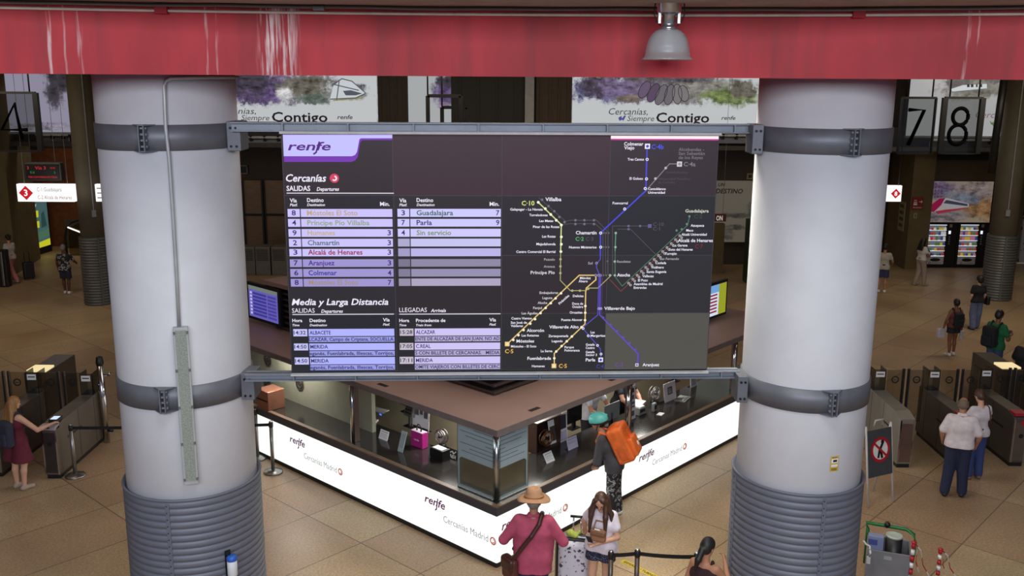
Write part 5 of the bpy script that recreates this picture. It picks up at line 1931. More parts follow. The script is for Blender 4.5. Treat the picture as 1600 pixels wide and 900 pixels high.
# solid wall panels of the left arm with round vents
M_kpan = mat('pale_green_panel', (138, 140, 122), .45, amt=.06)
mb = MB()
kbox(mb, 'L', 3.56, 8.5, .62, .70, .97, 2.05, M_kpan)
wp = mb.build('wall_panel', kiosk)
for (vx, vy) in ((468, 600), (418, 563), (417, 596)):
    mb = MB()
    u, n = side('L')
    c = plane_hit(vx, vy, KC - n * .61, n)
    mb.disc(c, u, Z, .13, M_steel, 24, .095)
    mb.disc(c + n * .001, u, Z, .095, M_dark, 24, .075)
    mb.disc(c + n * .002, u, Z, .05, M_dark, 16)
    for t in (30, 150, 270):
        mb.line([(0, 0), (.09 * math.cos(rad(t)), .09 * math.sin(rad(t)))], c + n * .003, u, Z, .03, M_steel)
    mb.build('round_vent', wp)
# interior core
M_core = mat('cream_core_wall', (176, 170, 146), .6, amt=.05)
core = MB()
P0 = KC + SK * 2.3
corners = [P0, P0 + uR * 5.5, P0 + uR * 5.5 + uL * 5.5, P0 + uL * 5.5]
core.prism([(p.x, p.y) for p in corners], 0, 2.05, M_core)
core.build('core_wall', kiosk)
mb = MB()
P0 = KC + SK * 2.28
mb.prism([(p.x, p.y) for p in (P0 + uL * 1.1, P0 + uL * 1.9, P0 + uL * 1.9 - nL * .02, P0 + uL * 1.1 - nL * .02)], 1.0, 2.0, mat('maroon_panel', (84, 34, 46), .5))
mb.build('maroon_panel', kiosk)
# added fill lights under the kiosk roof, for the interior and left wall panel
for (s_, a_) in (('L', 2.0), ('R', 2.0), ('R', 5.2), ('L', 5.6)):
    u, n = side(s_)
    q = KC + u * a_ - n * (.3 if a_ == 5.6 else 1.3) + Z * 2.02
    area('kiosk_fill', q, q + n * .25 - Z, 1.2, .3, 34, (1.0, .95, .88))
# roof
mb = MB()
rc = [KC - SK * .02, KC + uR * 8.7, KC + uR * 8.7 + uL * 8.7, KC + uL * 8.7]
mb.prism([(p.x, p.y) for p in rc], 2.05, 2.13, M_kroof)
rf = mb.build('roof', kiosk)
mb = MB()
kring(mb, -.035, -.02, 2.04, 2.135, M_kedge2, 8.7, 8.7)
mb.build('roof_edge', rf)
mb = MB()
for (s, a) in (('R', .9), ('R', 2.9), ('L', 2.6)):
    u, n = side(s)
    obox(mb, KC, u, n, a, a + .22, -.22, -.14, 2.13, 2.133, M_kdark)
mb.build('roof_clips', rf)
# raised louvred box
BI = 1.02
mb = MB()
b0 = KC + SK * (BI + .10)
bc = [b0, b0 + uR * 6.0, b0 + uR * 6.0 + uL * 6.0, b0 + uL * 6.0]
mb.prism([(p.x, p.y) for p in bc], 2.13, 2.98, M_kdark)
tw = mb.build('louvre_tower', kiosk)
M_louv = mat('dark_brown_louvre', (70, 58, 56), .4)
for k in range(7):
    mb = MB()
    kring(mb, BI + .0, BI + .11, 2.16 + k * .115, 2.16 + k * .115 + .035, M_louv, 7.0, 7.0)
    mb.build('louvre', tw)
mb = MB()
t0 = KC + SK * (BI - .06)
mb.prism([(p.x, p.y) for p in (t0, t0 + uR * 6.3, t0 + uR * 6.3 + uL * 6.3, t0 + uL * 6.3)], 2.98, 3.06, M_kroof)
mb.build('tower_roof', tw)
mb = MB()
mb.prism([(p.x, p.y) for p in (t0 + SK * .9, t0 + SK * .9 + uR * 4.5, t0 + SK * .9 + uR * 4.5 + uL * 4.5, t0 + SK * .9 + uL * 4.5)], 3.06, 3.42, M_kroof)
mb.build('tower_cap', tw)


# monitors on the louvred box
def kmonitor(s, px, lab, kind):
    u, n = side(s)
    o = KC - n * (BI - .12)
    A = plane_hit(px[0][0], px[0][1], o, n)
    B = plane_hit(px[1][0], px[1][1], o, n)
    sa, sb = (A - KC).dot(u), (B - KC).dot(u)
    s0, s1 = min(sa, sb) + .08, max(sa, sb)
    z0, z1 = 2.27, 2.90
    t = thing('monitor', lab, 'monitor', KC + u * ((s0 + s1) / 2) - n * (BI - .08) + Z * z0)
    mb = MB()
    obox(mb, KC, u, n, s0 - .06, s1 + .06, -BI + .02, -BI + .10, z0 - .06, z1 + .06, M_black)
    mb.build('casing', t, bevel=.008)
    mb = MB()
    D = -BI + .104

    def mp(f, z, d=0.0):
        f = (1 - f) if s == 'L' else f
        return KC + u * (s0 + (s1 - s0) * f) + n * (D + d) + Z * (z0 + (z1 - z0) * z)

    def mq(f0, z0_, f1, z1_, c, d=.002, st=1.0):
        q = [mp(f0, z0_, d), mp(f1, z0_, d), mp(f1, z1_, d), mp(f0, z1_, d)]
        mb.quad(q, em('monitor_%d_%d_%d' % c, c, st))
    if kind == 'blue':
        mq(0, 0, 1, 1, (98, 92, 176), 0)
        mq(0, .88, 1, 1, (110, 120, 110))
        for k in range(7):
            mq(.05, .08 + k * .11, .12, .15 + k * .11, (190, 180, 235))
            mq(.15, .08 + k * .11, .62, .15 + k * .11, (58, 52, 140))
            mq(.66, .08 + k * .11, .95, .15 + k * .11, (70, 62, 150))
    else:
        mq(0, 0, 1, 1, (210, 222, 238), 0)
        mq(0, .75, .75, 1, (110, 160, 214))
        mq(.75, 0, 1, 1, (150, 156, 40))
        for k in range(6):
            mq(.05, .10 + k * .11, .70, .155 + k * .11, (140, 30, 60))
    mb.build('screen', t)
    mb = MB()
    obox(mb, KC, u, n, (s0 + s1) / 2 - .2, (s0 + s1) / 2 + .2, -BI - .02, -BI + .03, z0 + .1, z1 - .1, M_dark)
    mb.build('mount', t)


kmonitor('L', ((388, 470), (436, 470)), 'blue timetable monitor on the dark louvres right of the left column', 'blue')
kmonitor('R', ((1085, 470), (1135, 470)), 'white and red timetable monitor on the dark louvres near the right column', 'red')

# ------------------------------------------------------------------ things on the kiosk counter
TZ = .972


def at_desk(px, py):
    p = atz(px, py, TZ)
    return p


def yaw_of(v):
    return math.atan2(v.y, v.x)


def placard(px, py, w, h, lab, lines, s, tilt=8, name='placard', col=M_paper, extra=None, cat='sign'):
    p = at_desk(px, py)
    u, n = side(s)
    ud = -u if s == 'L' else u
    t = thing(name, lab, cat, p, yaw_of(ud))
    M = Matrix.Rotation(rad(-tilt), 4, 'X')
    mb = MB()
    mb.box(-w / 2, w / 2, 0, .006, 0, h, col, M)
    mb.build('sheet', t, world=False)
    mb = MB()
    yb = .5 * h * math.sin(rad(tilt)) + .012
    mb.box(-w / 2 + .01, w / 2 - .01, .008, yb + .05, 0, .006, M_dark)
    mb.box(-.012, .012, yb, yb + .012, 0, h * .45, M_dark)
    mb.build('stand', t, world=False)
    mb = MB()
    for (x0, x1, z0, z1, m) in lines:
        mb.box(x0 * w - w / 2, x1 * w - w / 2, -.003, 0, z0 * h, z1 * h, m, M)
    if lines:
        mb.build('print', t, world=False)
    return t


M_soft = mat('soft_print', (128, 128, 136), .8)
LN = [(.1, .9, .80, .86, M_soft), (.1, .8, .62, .65, M_soft), (.1, .9, .5, .53, M_soft), (.1, .7, .38, .41, M_soft), (.1, .85, .24, .27, M_soft)]
placard(598, 687, .22, .16, 'small white placard lying nearest the left post of the kiosk window', LN, 'L', 20)
placard(657, 672, .42, .56, 'tall white notice with grey blocks on a stand left of the pink box', [(.1, .9, .84, .93, M_ink), (.1, .35, .45, .68, mat('grey_print', (90, 92, 98))), (.42, .6, .5, .66, mat('grey_print', (90, 92, 98))), (.68, .9, .42, .66, mat('grey_print', (90, 92, 98))), (.05, .95, .72, .76, M_ink), (.04, .96, .0, .1, M_ink)], 'L', 4, name='notice_stand')
placard(625, 706, .13, .34, 'narrow grey leaflet holder left of the pink box', [(.1, .9, .2, .9, mat('pale_blue_print', (150, 164, 168)))], 'L', 18, name='leaflet_holder', col=mat('pale_blue_sheet', (170, 184, 188)))
placard(896, 701, .26, .20, 'lilac placard in front of the two framed leaflets', LN[:3], 'R', 14, col=mat('lilac_sheet', (186, 184, 214)))
placard(861, 722, .20, .17, 'small white card leaning on the counter under the brown cabinet', LN, 'R', 30)
placard(880, 690, .24, .50, 'tall white framed leaflet right of the brown cabinet', [(.12, .88, .45, .93, mat('dark_picture', (52, 52, 70))), (.1, .9, .05, .38, mat('lilac_sheet', (186, 184, 214)))], 'R', 4, name='leaflet_stand')
placard(867, 694, .22, .42, 'white framed leaflet standing against the brown cabinet', [(.12, .88, .15, .75, mat('dark_picture2', (72, 66, 62)))], 'R', 10, name='leaflet_stand')
placard(986, 656, .28, .62, 'tall notice with small pictures beside the right kiosk post', [(.15, .45, .8, .93, M_ink), (.55, .85, .8, .93, M_ink), (.15, .45, .6, .72, M_ink), (.55, .85, .6, .72, mat('grey_print', (90, 92, 98))), (.1, .9, .45, .52, mat('blue_print', (80, 110, 150))), (.1, .9, .35, .40, mat('blue_print', (80, 110, 150))), (.15, .4, .06, .2, M_ink), (.55, .85, .1, .25, mat('grey_print', (90, 92, 98)))], 'R', 3, name='notice_stand')
placard(1048, 626, .40, .36, 'white card with a grey drawing beside the staff hands', [(.3, .7, .35, .75, mat('grey_print', (90, 92, 98))), (.36, .64, .41, .69, M_paper)], 'R', 8)
placard(1084, 604, .24, .50, 'tall framed leaflet on the far right of the kiosk counter', [(.15, .85, .45, .93, mat('dark_picture', (52, 52, 70))), (.15, .85, .05, .36, mat('grey_print2', (170, 170, 172)))], 'R', 4, name='leaflet_stand')

# pink box
p = at_desk(651, 699)
u, n = side('L')
t = thing('gift_bag', 'bright pink box bag with pale top and black handle on the kiosk counter', 'bag', p, yaw_of(-u))
mb = MB()
mb.box(-.14, .14, 0, .13, 0, .27, mat('magenta_card', (170, 30, 122), .5))
mb.build('body', t, world=False, bevel=.012)
mb = MB()
mb.box(-.135, .135, .005, .125, .268, .274, mat('pale_card', (190, 180, 196), .6))
mb.build('top', t, world=False)
mb = MB()
mb.tube([(-.05, .06, .27), (-.055, .06, .33), (-.03, .06, .38), (.03, .06, .38), (.055, .06, .33), (.05, .06, .27)], .012, M_black)
mb.build('handle', t, world=False)
mb = MB()
mb.text('renfe', (0, -.004, .12), X, Z, .03, M_white, width=.12, bold=True, italic=True, align='c')
mb.build('lettering', t, world=False)


# fans
def fan(px, py, r, s, lab, ring=M_steel):
    p = at_desk(px, py)
    u, n = side(s)
    t = thing('desk_fan', lab, 'fan', p, yaw_of(-u if s == 'L' else u))
    mb = MB()
    mb.lathe([(r * .55, 0), (r * .5, .02), (.02, .03), (.015, r * .7)], M_black, (0, .02, 0), 20)
    mb.build('base', t, world=False)
    mb = MB()
    MM = Matrix.Translation((0, 0, r * 1.35))
    for yy, rr in ((-.05, .86), (-.03, 1.0), (.04, 1.0), (.06, .8)):
        mb.tube([MM @ Vector((math.cos(k * PI / 16) * r * rr, yy, math.sin(k * PI / 16) * r * rr)) for k in range(32)], .009, ring, 6, True)
    for k in range(16):
        c_, s_ = math.cos(k * PI / 8), math.sin(k * PI / 8)
        mb.tube([MM @ Vector((c_ * r * .2, -.06, s_ * r * .2)), MM @ Vector((c_ * r * .86, -.05, s_ * r * .86)), MM @ Vector((c_ * r, -.03, s_ * r))], .0035, ring, 5)
    mb.build('cage', t, world=False)
    mb = MB()
    for k in range(3):
        a = k * 2 * PI / 3 + .4
        vs = [(0, 0, 0)] + [(math.cos(a + f) * r * .82, .02 * f, math.sin(a + f) * r * .82) for f in (0, .3, .6, .9)]
        mb.add([MM @ Vector((v[0], v[1] - .005, v[2])) for v in vs] + [MM @ Vector((v[0], v[1] + .005, v[2])) for v in vs], [(0, 1, 2), (0, 2, 3), (0, 3, 4), (5, 7, 6), (5, 8, 7), (5, 9, 8), (0, 5, 6, 1), (1, 6, 7, 2), (2, 7, 8, 3), (3, 8, 9, 4), (4, 9, 5, 0)], mat('pale_blade', (176, 178, 182), .4))
    mb.build('blades', t, world=False)
    mb = MB()
    mb.lathe([(r * .16, -.06), (r * .2, -.05), (r * .2, .06), (r * .1, .1)], M_black, (0, 0, 0), 16, True, MM @ Matrix.Rotation(-PI / 2, 4, 'X'))
    mb.build('hub', t, world=False)


fan(690, 696, .12, 'L', 'small round desk fan right of the pink bag')
fan(1022, 628, .13, 'R', 'round desk fan beside the staff hands in the right kiosk window')

# brown cabinet with fan inside
p = at_desk(866, 705)
u, n = side('R')
t = thing('display_cabinet', 'open dark brown cabinet near the corner notice in the right kiosk window', 'cabinet', p, yaw_of(u))
mb = MB()
Mc = mat('dark_brown_wood', (58, 38, 30), .5)
w_, h_, dpt = .62, .52, .40
mb.box(-w_ / 2, -w_ / 2 + .02, .12, .12 + dpt, .0, h_, Mc)
mb.box(w_ / 2 - .02, w_ / 2, .12, .12 + dpt, .0, h_, Mc)
mb.box(-w_ / 2, w_ / 2, .10 + dpt, .12 + dpt, .0, h_, Mc)
mb.box(-w_ / 2, w_ / 2, .12, .12 + dpt, .0, .02, Mc)
mb.build('carcass', t, world=False)
mb = MB()
mb.box(-w_ / 2 - .01, w_ / 2 + .01, .10, .13 + dpt, h_, h_ + .02, M_steel)
mb.build('top_board', t, world=False)
fan(853, 700, .13, 'R', 'desk fan with copper ring inside the dark brown cabinet', mat('copper_ring', (176, 122, 80), .3, .8))

# black box with paper, cable heap, keyboards, terminals
def deskbox(px, py, w, d, h, s, name, lab, cat, m, parts=(), yaw=0, back=0):
    p = at_desk(px, py)
    u, n = side(s)
    p = p - n * back
    t = thing(name, lab, cat, p, yaw_of(-u if s == 'L' else u) + yaw)
    mb = MB()
    mb.box(-w / 2, w / 2, 0, d, 0, h, m)
    mb.build('body', t, world=False, bevel=min(.01, h / 4))
    for nm, bx, mm in parts:
        mb = MB()
        mb.box(*bx, mm)
        mb.build(nm, t, world=False)
    return t


deskbox(681, 718, .30, .18, .17, 'L', 'card_terminal', 'black box with a white sheet on top between pink bag and fan', 'box', M_black, [('paper_sheet', (-.11, .11, .03, .15, .171, .176), M_paper)])
mb = MB()
p = at_desk(702, 716)
u, n = side('L')
t = thing('price_board', 'black lying board with white chalk lettering near the corner post', 'sign', p, yaw_of(-u))
mb.box(-.22, .22, 0, .012, 0, .16, M_black, Matrix.Rotation(rad(-35), 4, 'X'))
mb.build('board', t, world=False)
mb = MB()
MR = Matrix.Rotation(rad(-35), 4, 'X')
mb.line([(-.15, .09), (-.1, .12), (-.06, .08), (0, .12), (.05, .09), (.08, .13)], MR @ Vector((0, -.003, 0)), X, (MR @ Vector((0, 0, 1)) - MR @ Vector((0, 0, 0))), .016, M_white)
mb.text('LINEA', MR @ Vector((-.06, -.004, .02)), X, MR.to_3x3() @ Z, .05, M_white, bold=True)
mb.build('chalk_lettering', t, world=False)
deskbox(566, 663, .34, .14, .03, 'L', 'keyboard', 'white keyboard lying just right of the left kiosk post', 'keyboard', M_white, [('keys', (-.15, .15, .02, .12, .03, .036), mat('grey_keys', (170, 172, 176)))], .5, .1)
deskbox(573, 648, .34, .2, .012, 'L', 'paper_stack', 'white papers behind the white keyboard', 'paper', M_paper, [], .2, .2)
deskbox(588, 652, .07, .02, .05, 'L', 'customer_display', 'small blue lit customer display in the left kiosk window', 'display', M_black, [('lit_face', (-.03, .03, -.003, 0, .012, .042), em('blue_display', (86, 120, 255), 1.2))], 0, .1)


def monitor_back(px, py, s, lab, m, w=.42, yaw=PI, back=.1, h=.3):
    p = at_desk(px, py)
    u, n = side(s)
    p = p - n * back
    t = thing('computer_screen', lab, 'computer screen', p, yaw_of(-u if s == 'L' else u))
    mb = MB()
    mb.box(-w / 2, w / 2, 0, .03, .12, .12 + h, m)
    mb.build('panel', t, world=False, bevel=.008)
    mb = MB()
    mb.box(-.03, .03, -.0, .05, .01, .25, M_dark)
    mb.box(-.12, .12, -.05, .12, 0, .012, M_dark)
    mb.build('foot', t, world=False)
    mb = MB()
    mb.box(-w / 2 + .02, w / 2 - .02, .03, .034, .14, .10 + h, M_black)
    mb.build('display_face', t, world=False)


monitor_back(963, 668, 'R', 'grey back of a computer screen behind the cyan helmet', mat('screen_back_grey', (132, 138, 140), .5), .46)
monitor_back(905, 672, 'R', 'black computer screen back left of the cyan helmet', M_black, .4)
monitor_back(1068, 600, 'R', 'black computer screen back left of the far framed leaflet', M_black, .4, back=.2)
monitor_back(612, 652, 'L', 'black computer screen back at the left end of the kiosk window', M_black, .4, back=.35)
deskbox(940, 643, .12, .03, .07, 'R', 'customer_display', 'small violet lit customer display above the cyan helmet', 'display', M_black, [('lit_face', (-.05, .05, -.003, 0, .015, .055), em('violet_display', (110, 84, 240), 1.2)), ('pole', (-.01, .01, .0, .02, -.0, .02), M_dark)], 0, .15)
deskbox(1004, 648, .20, .22, .14, 'R', 'document_tray', 'small grey tray right of the picture notice', 'tray', mat('tray_grey', (150, 152, 150), .5), [('slot', (-.08, .08, -.002, 0, .05, .11), M_black), ('paper_sheet', (-.07, .09, .02, .2, .14, .15), M_paper)])
deskbox(1012, 634, .36, .24, .02, 'R', 'paper_stack', 'stack of white papers in the right kiosk window', 'paper', M_paper, [], .3, .1)
deskbox(1024, 643, .10, .06, .16, 'R', 'card_reader', 'small grey card reader on the right part of the counter', 'card reader', mat('tray_grey', (150, 152, 150), .5), [('keypad', (-.035, .035, -.003, 0, .04, .13), M_black)], .1)
deskbox(1036, 648, .16, .1, .01, 'R', 'paper_slip', 'white paper slip in front of the white card', 'paper', M_paper, [], .2)
deskbox(1075, 625, .34, .22, .015, 'R', 'glass_tray', 'pale tray with pens on the right part of the counter', 'tray', mat('tray_pale', (150, 156, 152), .2), [('pens', (-.12, .1, .05, .07, .015, .03), M_white)], .2)
# ticket printer with arm
p = at_desk(636, 668)
u, n = side('L')
t = thing('ticket_printer', 'silver ticket printer on a bent arm in the left kiosk window', 'printer', p, yaw_of(-u))
mb = MB()
mb.box(-.02, .02, .05, .09, 0, .30, M_steel)
mb.box(-.1, .1, 0, .16, 0, .015, M_dark)
mb.build('arm', t, world=False)
mb = MB()
mb.box(-.11, .11, -.05, .10, .20, .42, M_steel, Matrix.Rotation(rad(-18), 4, 'X'))
hd = mb.build('head', t, world=False, bevel=.01)
mb = MB()
for i in range(3):
    for j in range(3):
        mb.box(-.08 + i * .055, -.04 + i * .055, -.054, -.05, .24 + j * .055, .28 + j * .055, M_black, Matrix.Rotation(rad(-18), 4, 'X'))
mb.build('keys', hd, world=False)
mb = MB()
mb.lathe([(.05, .40), (.05, .52), (.03, .55)], mat('pale_bag', (190, 196, 200), .5), (.02, .12, 0), 14)
mb.build('paper_roll', t, world=False)

# notices stuck on the corner glass
M_blue_sheet = mat('pale_blue_sheet2', (146, 164, 174), .7, amt=.04)
for s, lab in (('L', 'pale blue notice with dark opening on the kiosk glass left of the corner post'), ('R', 'pale blue notice with dark opening on the kiosk glass right of the corner post')):
    u, n = side(s)
    a0, a1 = (.10, .92) if s == 'L' else (.10, .80)
    z0, z1 = .985, 2.0
    t = thing('glass_notice', lab, 'notice', KC + u * ((a0 + a1) / 2) - n * (GD_ - .012) + Z * z0)
    dd0, dd1 = -(GD_ - .005), -(GD_ - .009)
    mb = MB()
    fr = .025
    zm = z0 + .47
    obox(mb, KC, u, n, a0, a1, dd0, dd1, zm, z1, M_blue_sheet)
    obox(mb, KC, u, n, a0, a0 + fr, dd0, dd1, z0, zm, M_blue_sheet)
    obox(mb, KC, u, n, a1 - fr, a1, dd0, dd1, z0, zm, M_blue_sheet)
    obox(mb, KC, u, n, a0, a1, dd0, dd1, z0, z0 + fr, M_blue_sheet)
    # rounded corners of the opening
    for (ca, cz, qa) in ((a0 + fr, zm, 0), (a1 - fr, zm, 1)):
        o_ = KC + u * ca + n * (dd1 + .0005) + Z * cz
        sg = 1 if qa == 0 else -1
        pts = [(0, 0)] + [(sg * (.07 - .07 * math.sin(rad(k * 15))), -(.07 - .07 * math.cos(rad(k * 15)))) for k in range(7)]
        mb.quad([o_ + u * x + Z * z for x, z in pts], M_blue_sheet)
    mb.build('sheet', t)
    mb = MB()
    for k, (f0, f1) in enumerate(((.05, .6), (.05, .95), (.05, .8), (.05, .3), (.05, .95), (.05, .7), (.05, .9))):
        zz = z1 - .06 - k * .062
        obox(mb, KC, u, n, a0 + (a1 - a0) * f0, a0 + (a1 - a0) * f1, dd1 + .001, dd1 + .002, zz - .01, zz, mat('teal_ink', (84, 104, 116), .8))
    mb.build('printed_lines', t)
# shopping bags behind the glass
for (px, py, lab, m, w) in ((866, 668, 'pale plastic bag behind the dark brown cabinet', mat('pale_bag', (176, 184, 190), .5), .22), (890, 662, 'second pale plastic bag behind the framed leaflets', mat('pale_bag2', (150, 164, 170), .5), .16)):
    p = at_desk(px, py) - nR * .35
    mb = MB()
    mb.lathe([(w * .4, 0), (w * .5, .08), (w * .46, .2), (w * .2, .28), (w * .35, .36)], m, (0, 0, 0), 10, False)
    o_ = mb.build('plastic_bag')
    o_.location = p
    tag(o_, lab, 'bag')

# coppery cabinet on the far left arm of the counter
p = at_desk(412, 640)
t = thing('metal_cabinet', 'coppery metal cabinet on the counter right of the left column', 'cabinet', p, yaw_of(-uL))
mb = MB()
mb.box(-.22, .16, .0, .36, 0, .36, mat('copper_sheet', (170, 118, 96), .3, .6, .2, 3))
mb.build('body', t, world=False, bevel=.01)
mb = MB()
mb.box(-.22, .16, -.012, 0, .17, .19, M_dark)
mb.build('seam', t, world=False)
# ------------------------------------------------------------------ ticket gates
M_gate = mat('satin_steel', (146, 140, 132), .42, .5, .10, 3, stretch=(1, 1, .3))
M_gdark = mat('dark_gate_side', (90, 82, 75), .38, .4, .12, 2)
M_gend = mat('coppery_end_panel', (128, 104, 96), .3, .6, .12, 3)
M_gglass = glass('flap_glass', (190, 196, 192), .10)
M_flap = glass('smoked_flap', (228, 226, 220), .06)


def gate(x, y, L, lab, front_m, sgn, led=False, reader=False, side_m=None, h=1.02, glass_pane=True, w=.27):
    """long cabinet; front towards the viewer at y, runs away for L"""
    t = thing('ticket_gate', lab, 'ticket gate', (x, y, 0))
    mb = MB()
    mb.box(-w / 2 + .02, w / 2 - .02, .03, L - .03, 0, .08, M_black)
    mb.build('plinth', t, world=False)
    mb = MB()
    P = [(0.0, .08), (L, .08), (L, h), (.28, h), (.0, h - .07)]
    M = Matrix(((0, 0, 1, 0), (1, 0, 0, 0), (0, 1, 0, 0), (0, 0, 0, 1)))
    mb.prism(P, -w / 2, w / 2, side_m or M_gate, M)
    bd = mb.build('body', t, world=False, bevel=.008)
    mb = MB()
    mb.box(-w / 2 + .035, w / 2 - .035, -.006, 0, .12, h - .16, front_m)
    mb.build('end_panel', bd, world=False)
    mb = MB()
    for s in (-1, 1):
        mb.box(s * (w / 2 - .02) - .014, s * (w / 2 - .02) + .014, -.010, .002, .09, h - .1, M_chrome)
    mb.build('edge_trims', bd, world=False)
    mb = MB()
    for s in (-1, 1):
        for q in (.45, .8):
            mb.box(s * (w / 2 + .001) - .001, s * (w / 2 + .001) + .001, L * q, L * q + .008, .1, h - .02, M_gap)
        mb.box(s * (w / 2 + .001) - .001, s * (w / 2 + .001) + .001, L * .2, L * .5, .62, .66, M_black)
    mb.build('side_seams', bd, world=False)
    if glass_pane:
        mb = MB()
        mb.box(-w / 2 + .02, w / 2 - .02, L - .32, L - .31, h, h + .42, M_gglass)
        mb.box(-w / 2 + .02, -w / 2 + .03, L - .32, L - .02, h, h + .42, M_gglass)
        mb.box(w / 2 - .03, w / 2 - .02, L - .32, L - .02, h, h + .42, M_gglass)
        pane = mb.build('glass_screen', t, world=False)
        mb = MB()
        mb.box(-w / 2 + .05, w / 2 - .05, L - .325, L - .321, h + .27, h + .38, M_paper)
        mb.box(-w / 2 + .07, w / 2 - .07, L - .328, L - .325, h + .32, h + .34, M_ink)
        mb.build('paper_notice', pane, world=False)
    if led:
        mb = MB()
        mb.box(-w / 2 + .02, w / 2 - .02, .02, .25, h - .045, h + .006, mat('red_top', (170, 32, 48), .4))
        mb.build('red_reader_top', t, world=False)
        mb = MB()
        mb.disc((0.04, -.008, h - .17), X, Z, .05, M_red)
        mb.disc((0.02, -.008, h - .42), X, Z, .045, M_black)
        mb.build('indicator_lamps', bd, world=False)
    if reader:
        mb = MB()
        mb.box(-.02, .13, .06, .30, h + .0, h + .06, M_black, Matrix.Rotation(rad(0), 4, 'X'))
        rd = mb.build('reader', t, world=False, bevel=.01)
        mb = MB()
        mb.box(.0, .115, .09, .25, h + .061, h + .064, em('reader_screen', (205, 225, 255), 1.1))
        mb.build('screen', rd, world=False)
        mb = MB()
        mb.box(-w / 2, w / 2, -.05, .12, h - .09, h - .02, mat('pale_reader', (170, 160, 170), .4))
        mb.box(-.04, .04, -.052, -.03, h - .06, h - .0, M_black)
        mb.build('ticket_slot', t, world=False)
        mb = MB()
        mb.disc((0, -.009, h - .36), X, Z, .045, M_black)
        mb.build('arrow_disc', bd, world=False)
    return t


def flaps(x0, x1, y, lab):
    t = thing('gate_flap', lab, 'gate flap', ((x0 + x1) / 2, y, 0))
    mid = (x0 + x1) / 2
    for s, a, b in ((-1, x0 + .02, mid - .05), (1, mid + .05, x1 - .02)):
        mb = MB()
        mb.box(a, b, y - .008, y + .008, .35, 1.42, M_flap)
        lf = mb.build('leaf', t)
        mb = MB()
        e = b if s < 0 else a
        mb.box(e - .022, e + .022, y - .02, y + .02, 0, 1.44, M_black)
        mb.box(e + .02 - .006, e + .02 + .006, y - .022, y + .018, 0, 1.44, M_chrome)
        mb.build('edge_strip', lf)
        mb = MB()
        c = (a + b) / 2
        mb.disc((c, y - .012, 1.22), X, Z, .075, M_black, 20, .05)
        mb.tube([(c - .03, y - .012, 1.22), (c + .03, y - .012, 1.22)], .008, M_black, 6)
        mb.build('arrow_disc', lf)
    return t


gate(7.20, 16.50, 1.75, 'ticket gate with coppery end panel nearest the right column', M_gend, 1)
gate(8.26, 16.50, 1.75, 'ticket gate behind the white shirted man', M_gend, 1, side_m=M_gdark, led=True)
gate(9.32, 16.60, 1.75, 'ticket gate with a red lamp at the right edge', mat('brown_grey_end', (110, 98, 90), .35, .5), 1, led=True, side_m=M_gdark)
gate(10.40, 16.70, 1.75, 'ticket gate cut by the right edge of the photo', M_gend, 1, side_m=M_gdark, led=True)
flaps(7.34, 8.12, 18.0, 'smoked glass flaps between the two gates nearest the right column')
flaps(8.40, 9.18, 18.0, 'smoked glass flaps between the white shirted man gate and the red lamp gate')
flaps(9.46, 10.26, 18.1, 'smoked glass flaps right of the red lamp gate')
# second cabinet beyond, with a lit top
for (x, y, lab) in ((10.3, 18.9, 'dark gate cabinet with a lit cream top at the right edge'), (-9.5, 18.3, 'dark gate cabinet with a lit cream top above the blonde woman')):
    t = thing('gate_cabinet', lab, 'ticket gate', (x, y, 0))
    mb = MB()
    mb.box(-.22, .22, 0, 1.3, 0, 1.15, M_gdark)
    mb.build('body', t, world=False, bevel=.01)
    mb = MB()
    mb.box(-.19, .19, .05, .42, 1.15, 1.19, em('gate_top_light', (250, 226, 170), .95))
    mb.build('lit_top', t, world=False)
gate(-8.06, 15.78, 1.90, 'ticket gate with a small lit reader screen right of the blonde woman', mat('dark_end', (60, 56, 54), .4, .4), -1, reader=True, side_m=mat('brown_steel_side', (112, 102, 92), .4, .5, .08, 3))
gate(-9.12, 15.85, 1.90, 'ticket gate behind the blonde woman', M_gdark, -1, side_m=M_gdark)
gate(-10.15, 15.9, 1.9, 'ticket gate cut by the left edge of the photo', M_gdark, -1, side_m=M_gdark)
flaps(-8.98, -8.20, 17.5, 'smoked glass flaps between the blonde woman gate and the lit reader gate')
flaps(-10.02, -9.26, 17.5, 'smoked glass flaps at the far left')
# tall bollard post beside the left gate
p = atz(167, 691)
t = thing('barrier_post', 'tall polished barrier post with slanted top at the end of the left gate', 'post', (p.x, p.y, 0))
mb = MB()
mb.lathe([(.06, 0), (.06, 1.62)], M_chrome, (p.x, p.y, 0), 20)
mb.build('post', t)
mb = MB()
mb.lathe([(.064, 1.56), (.075, 1.6), (.06, 1.72), (.01, 1.74)], M_black, (p.x, p.y, 0), 20)
mb.build('cap', t)
mb = MB()
mb.tube([(p.x + .05, p.y, 1.36), (p.x + .16, p.y, 1.36), (p.x + .18, p.y, 1.42)], .02, M_chrome)
mb.tube([(p.x + .05, p.y, .25), (p.x + .14, p.y, .25)], .04, M_black)
mb.build('hinge_arms', t)

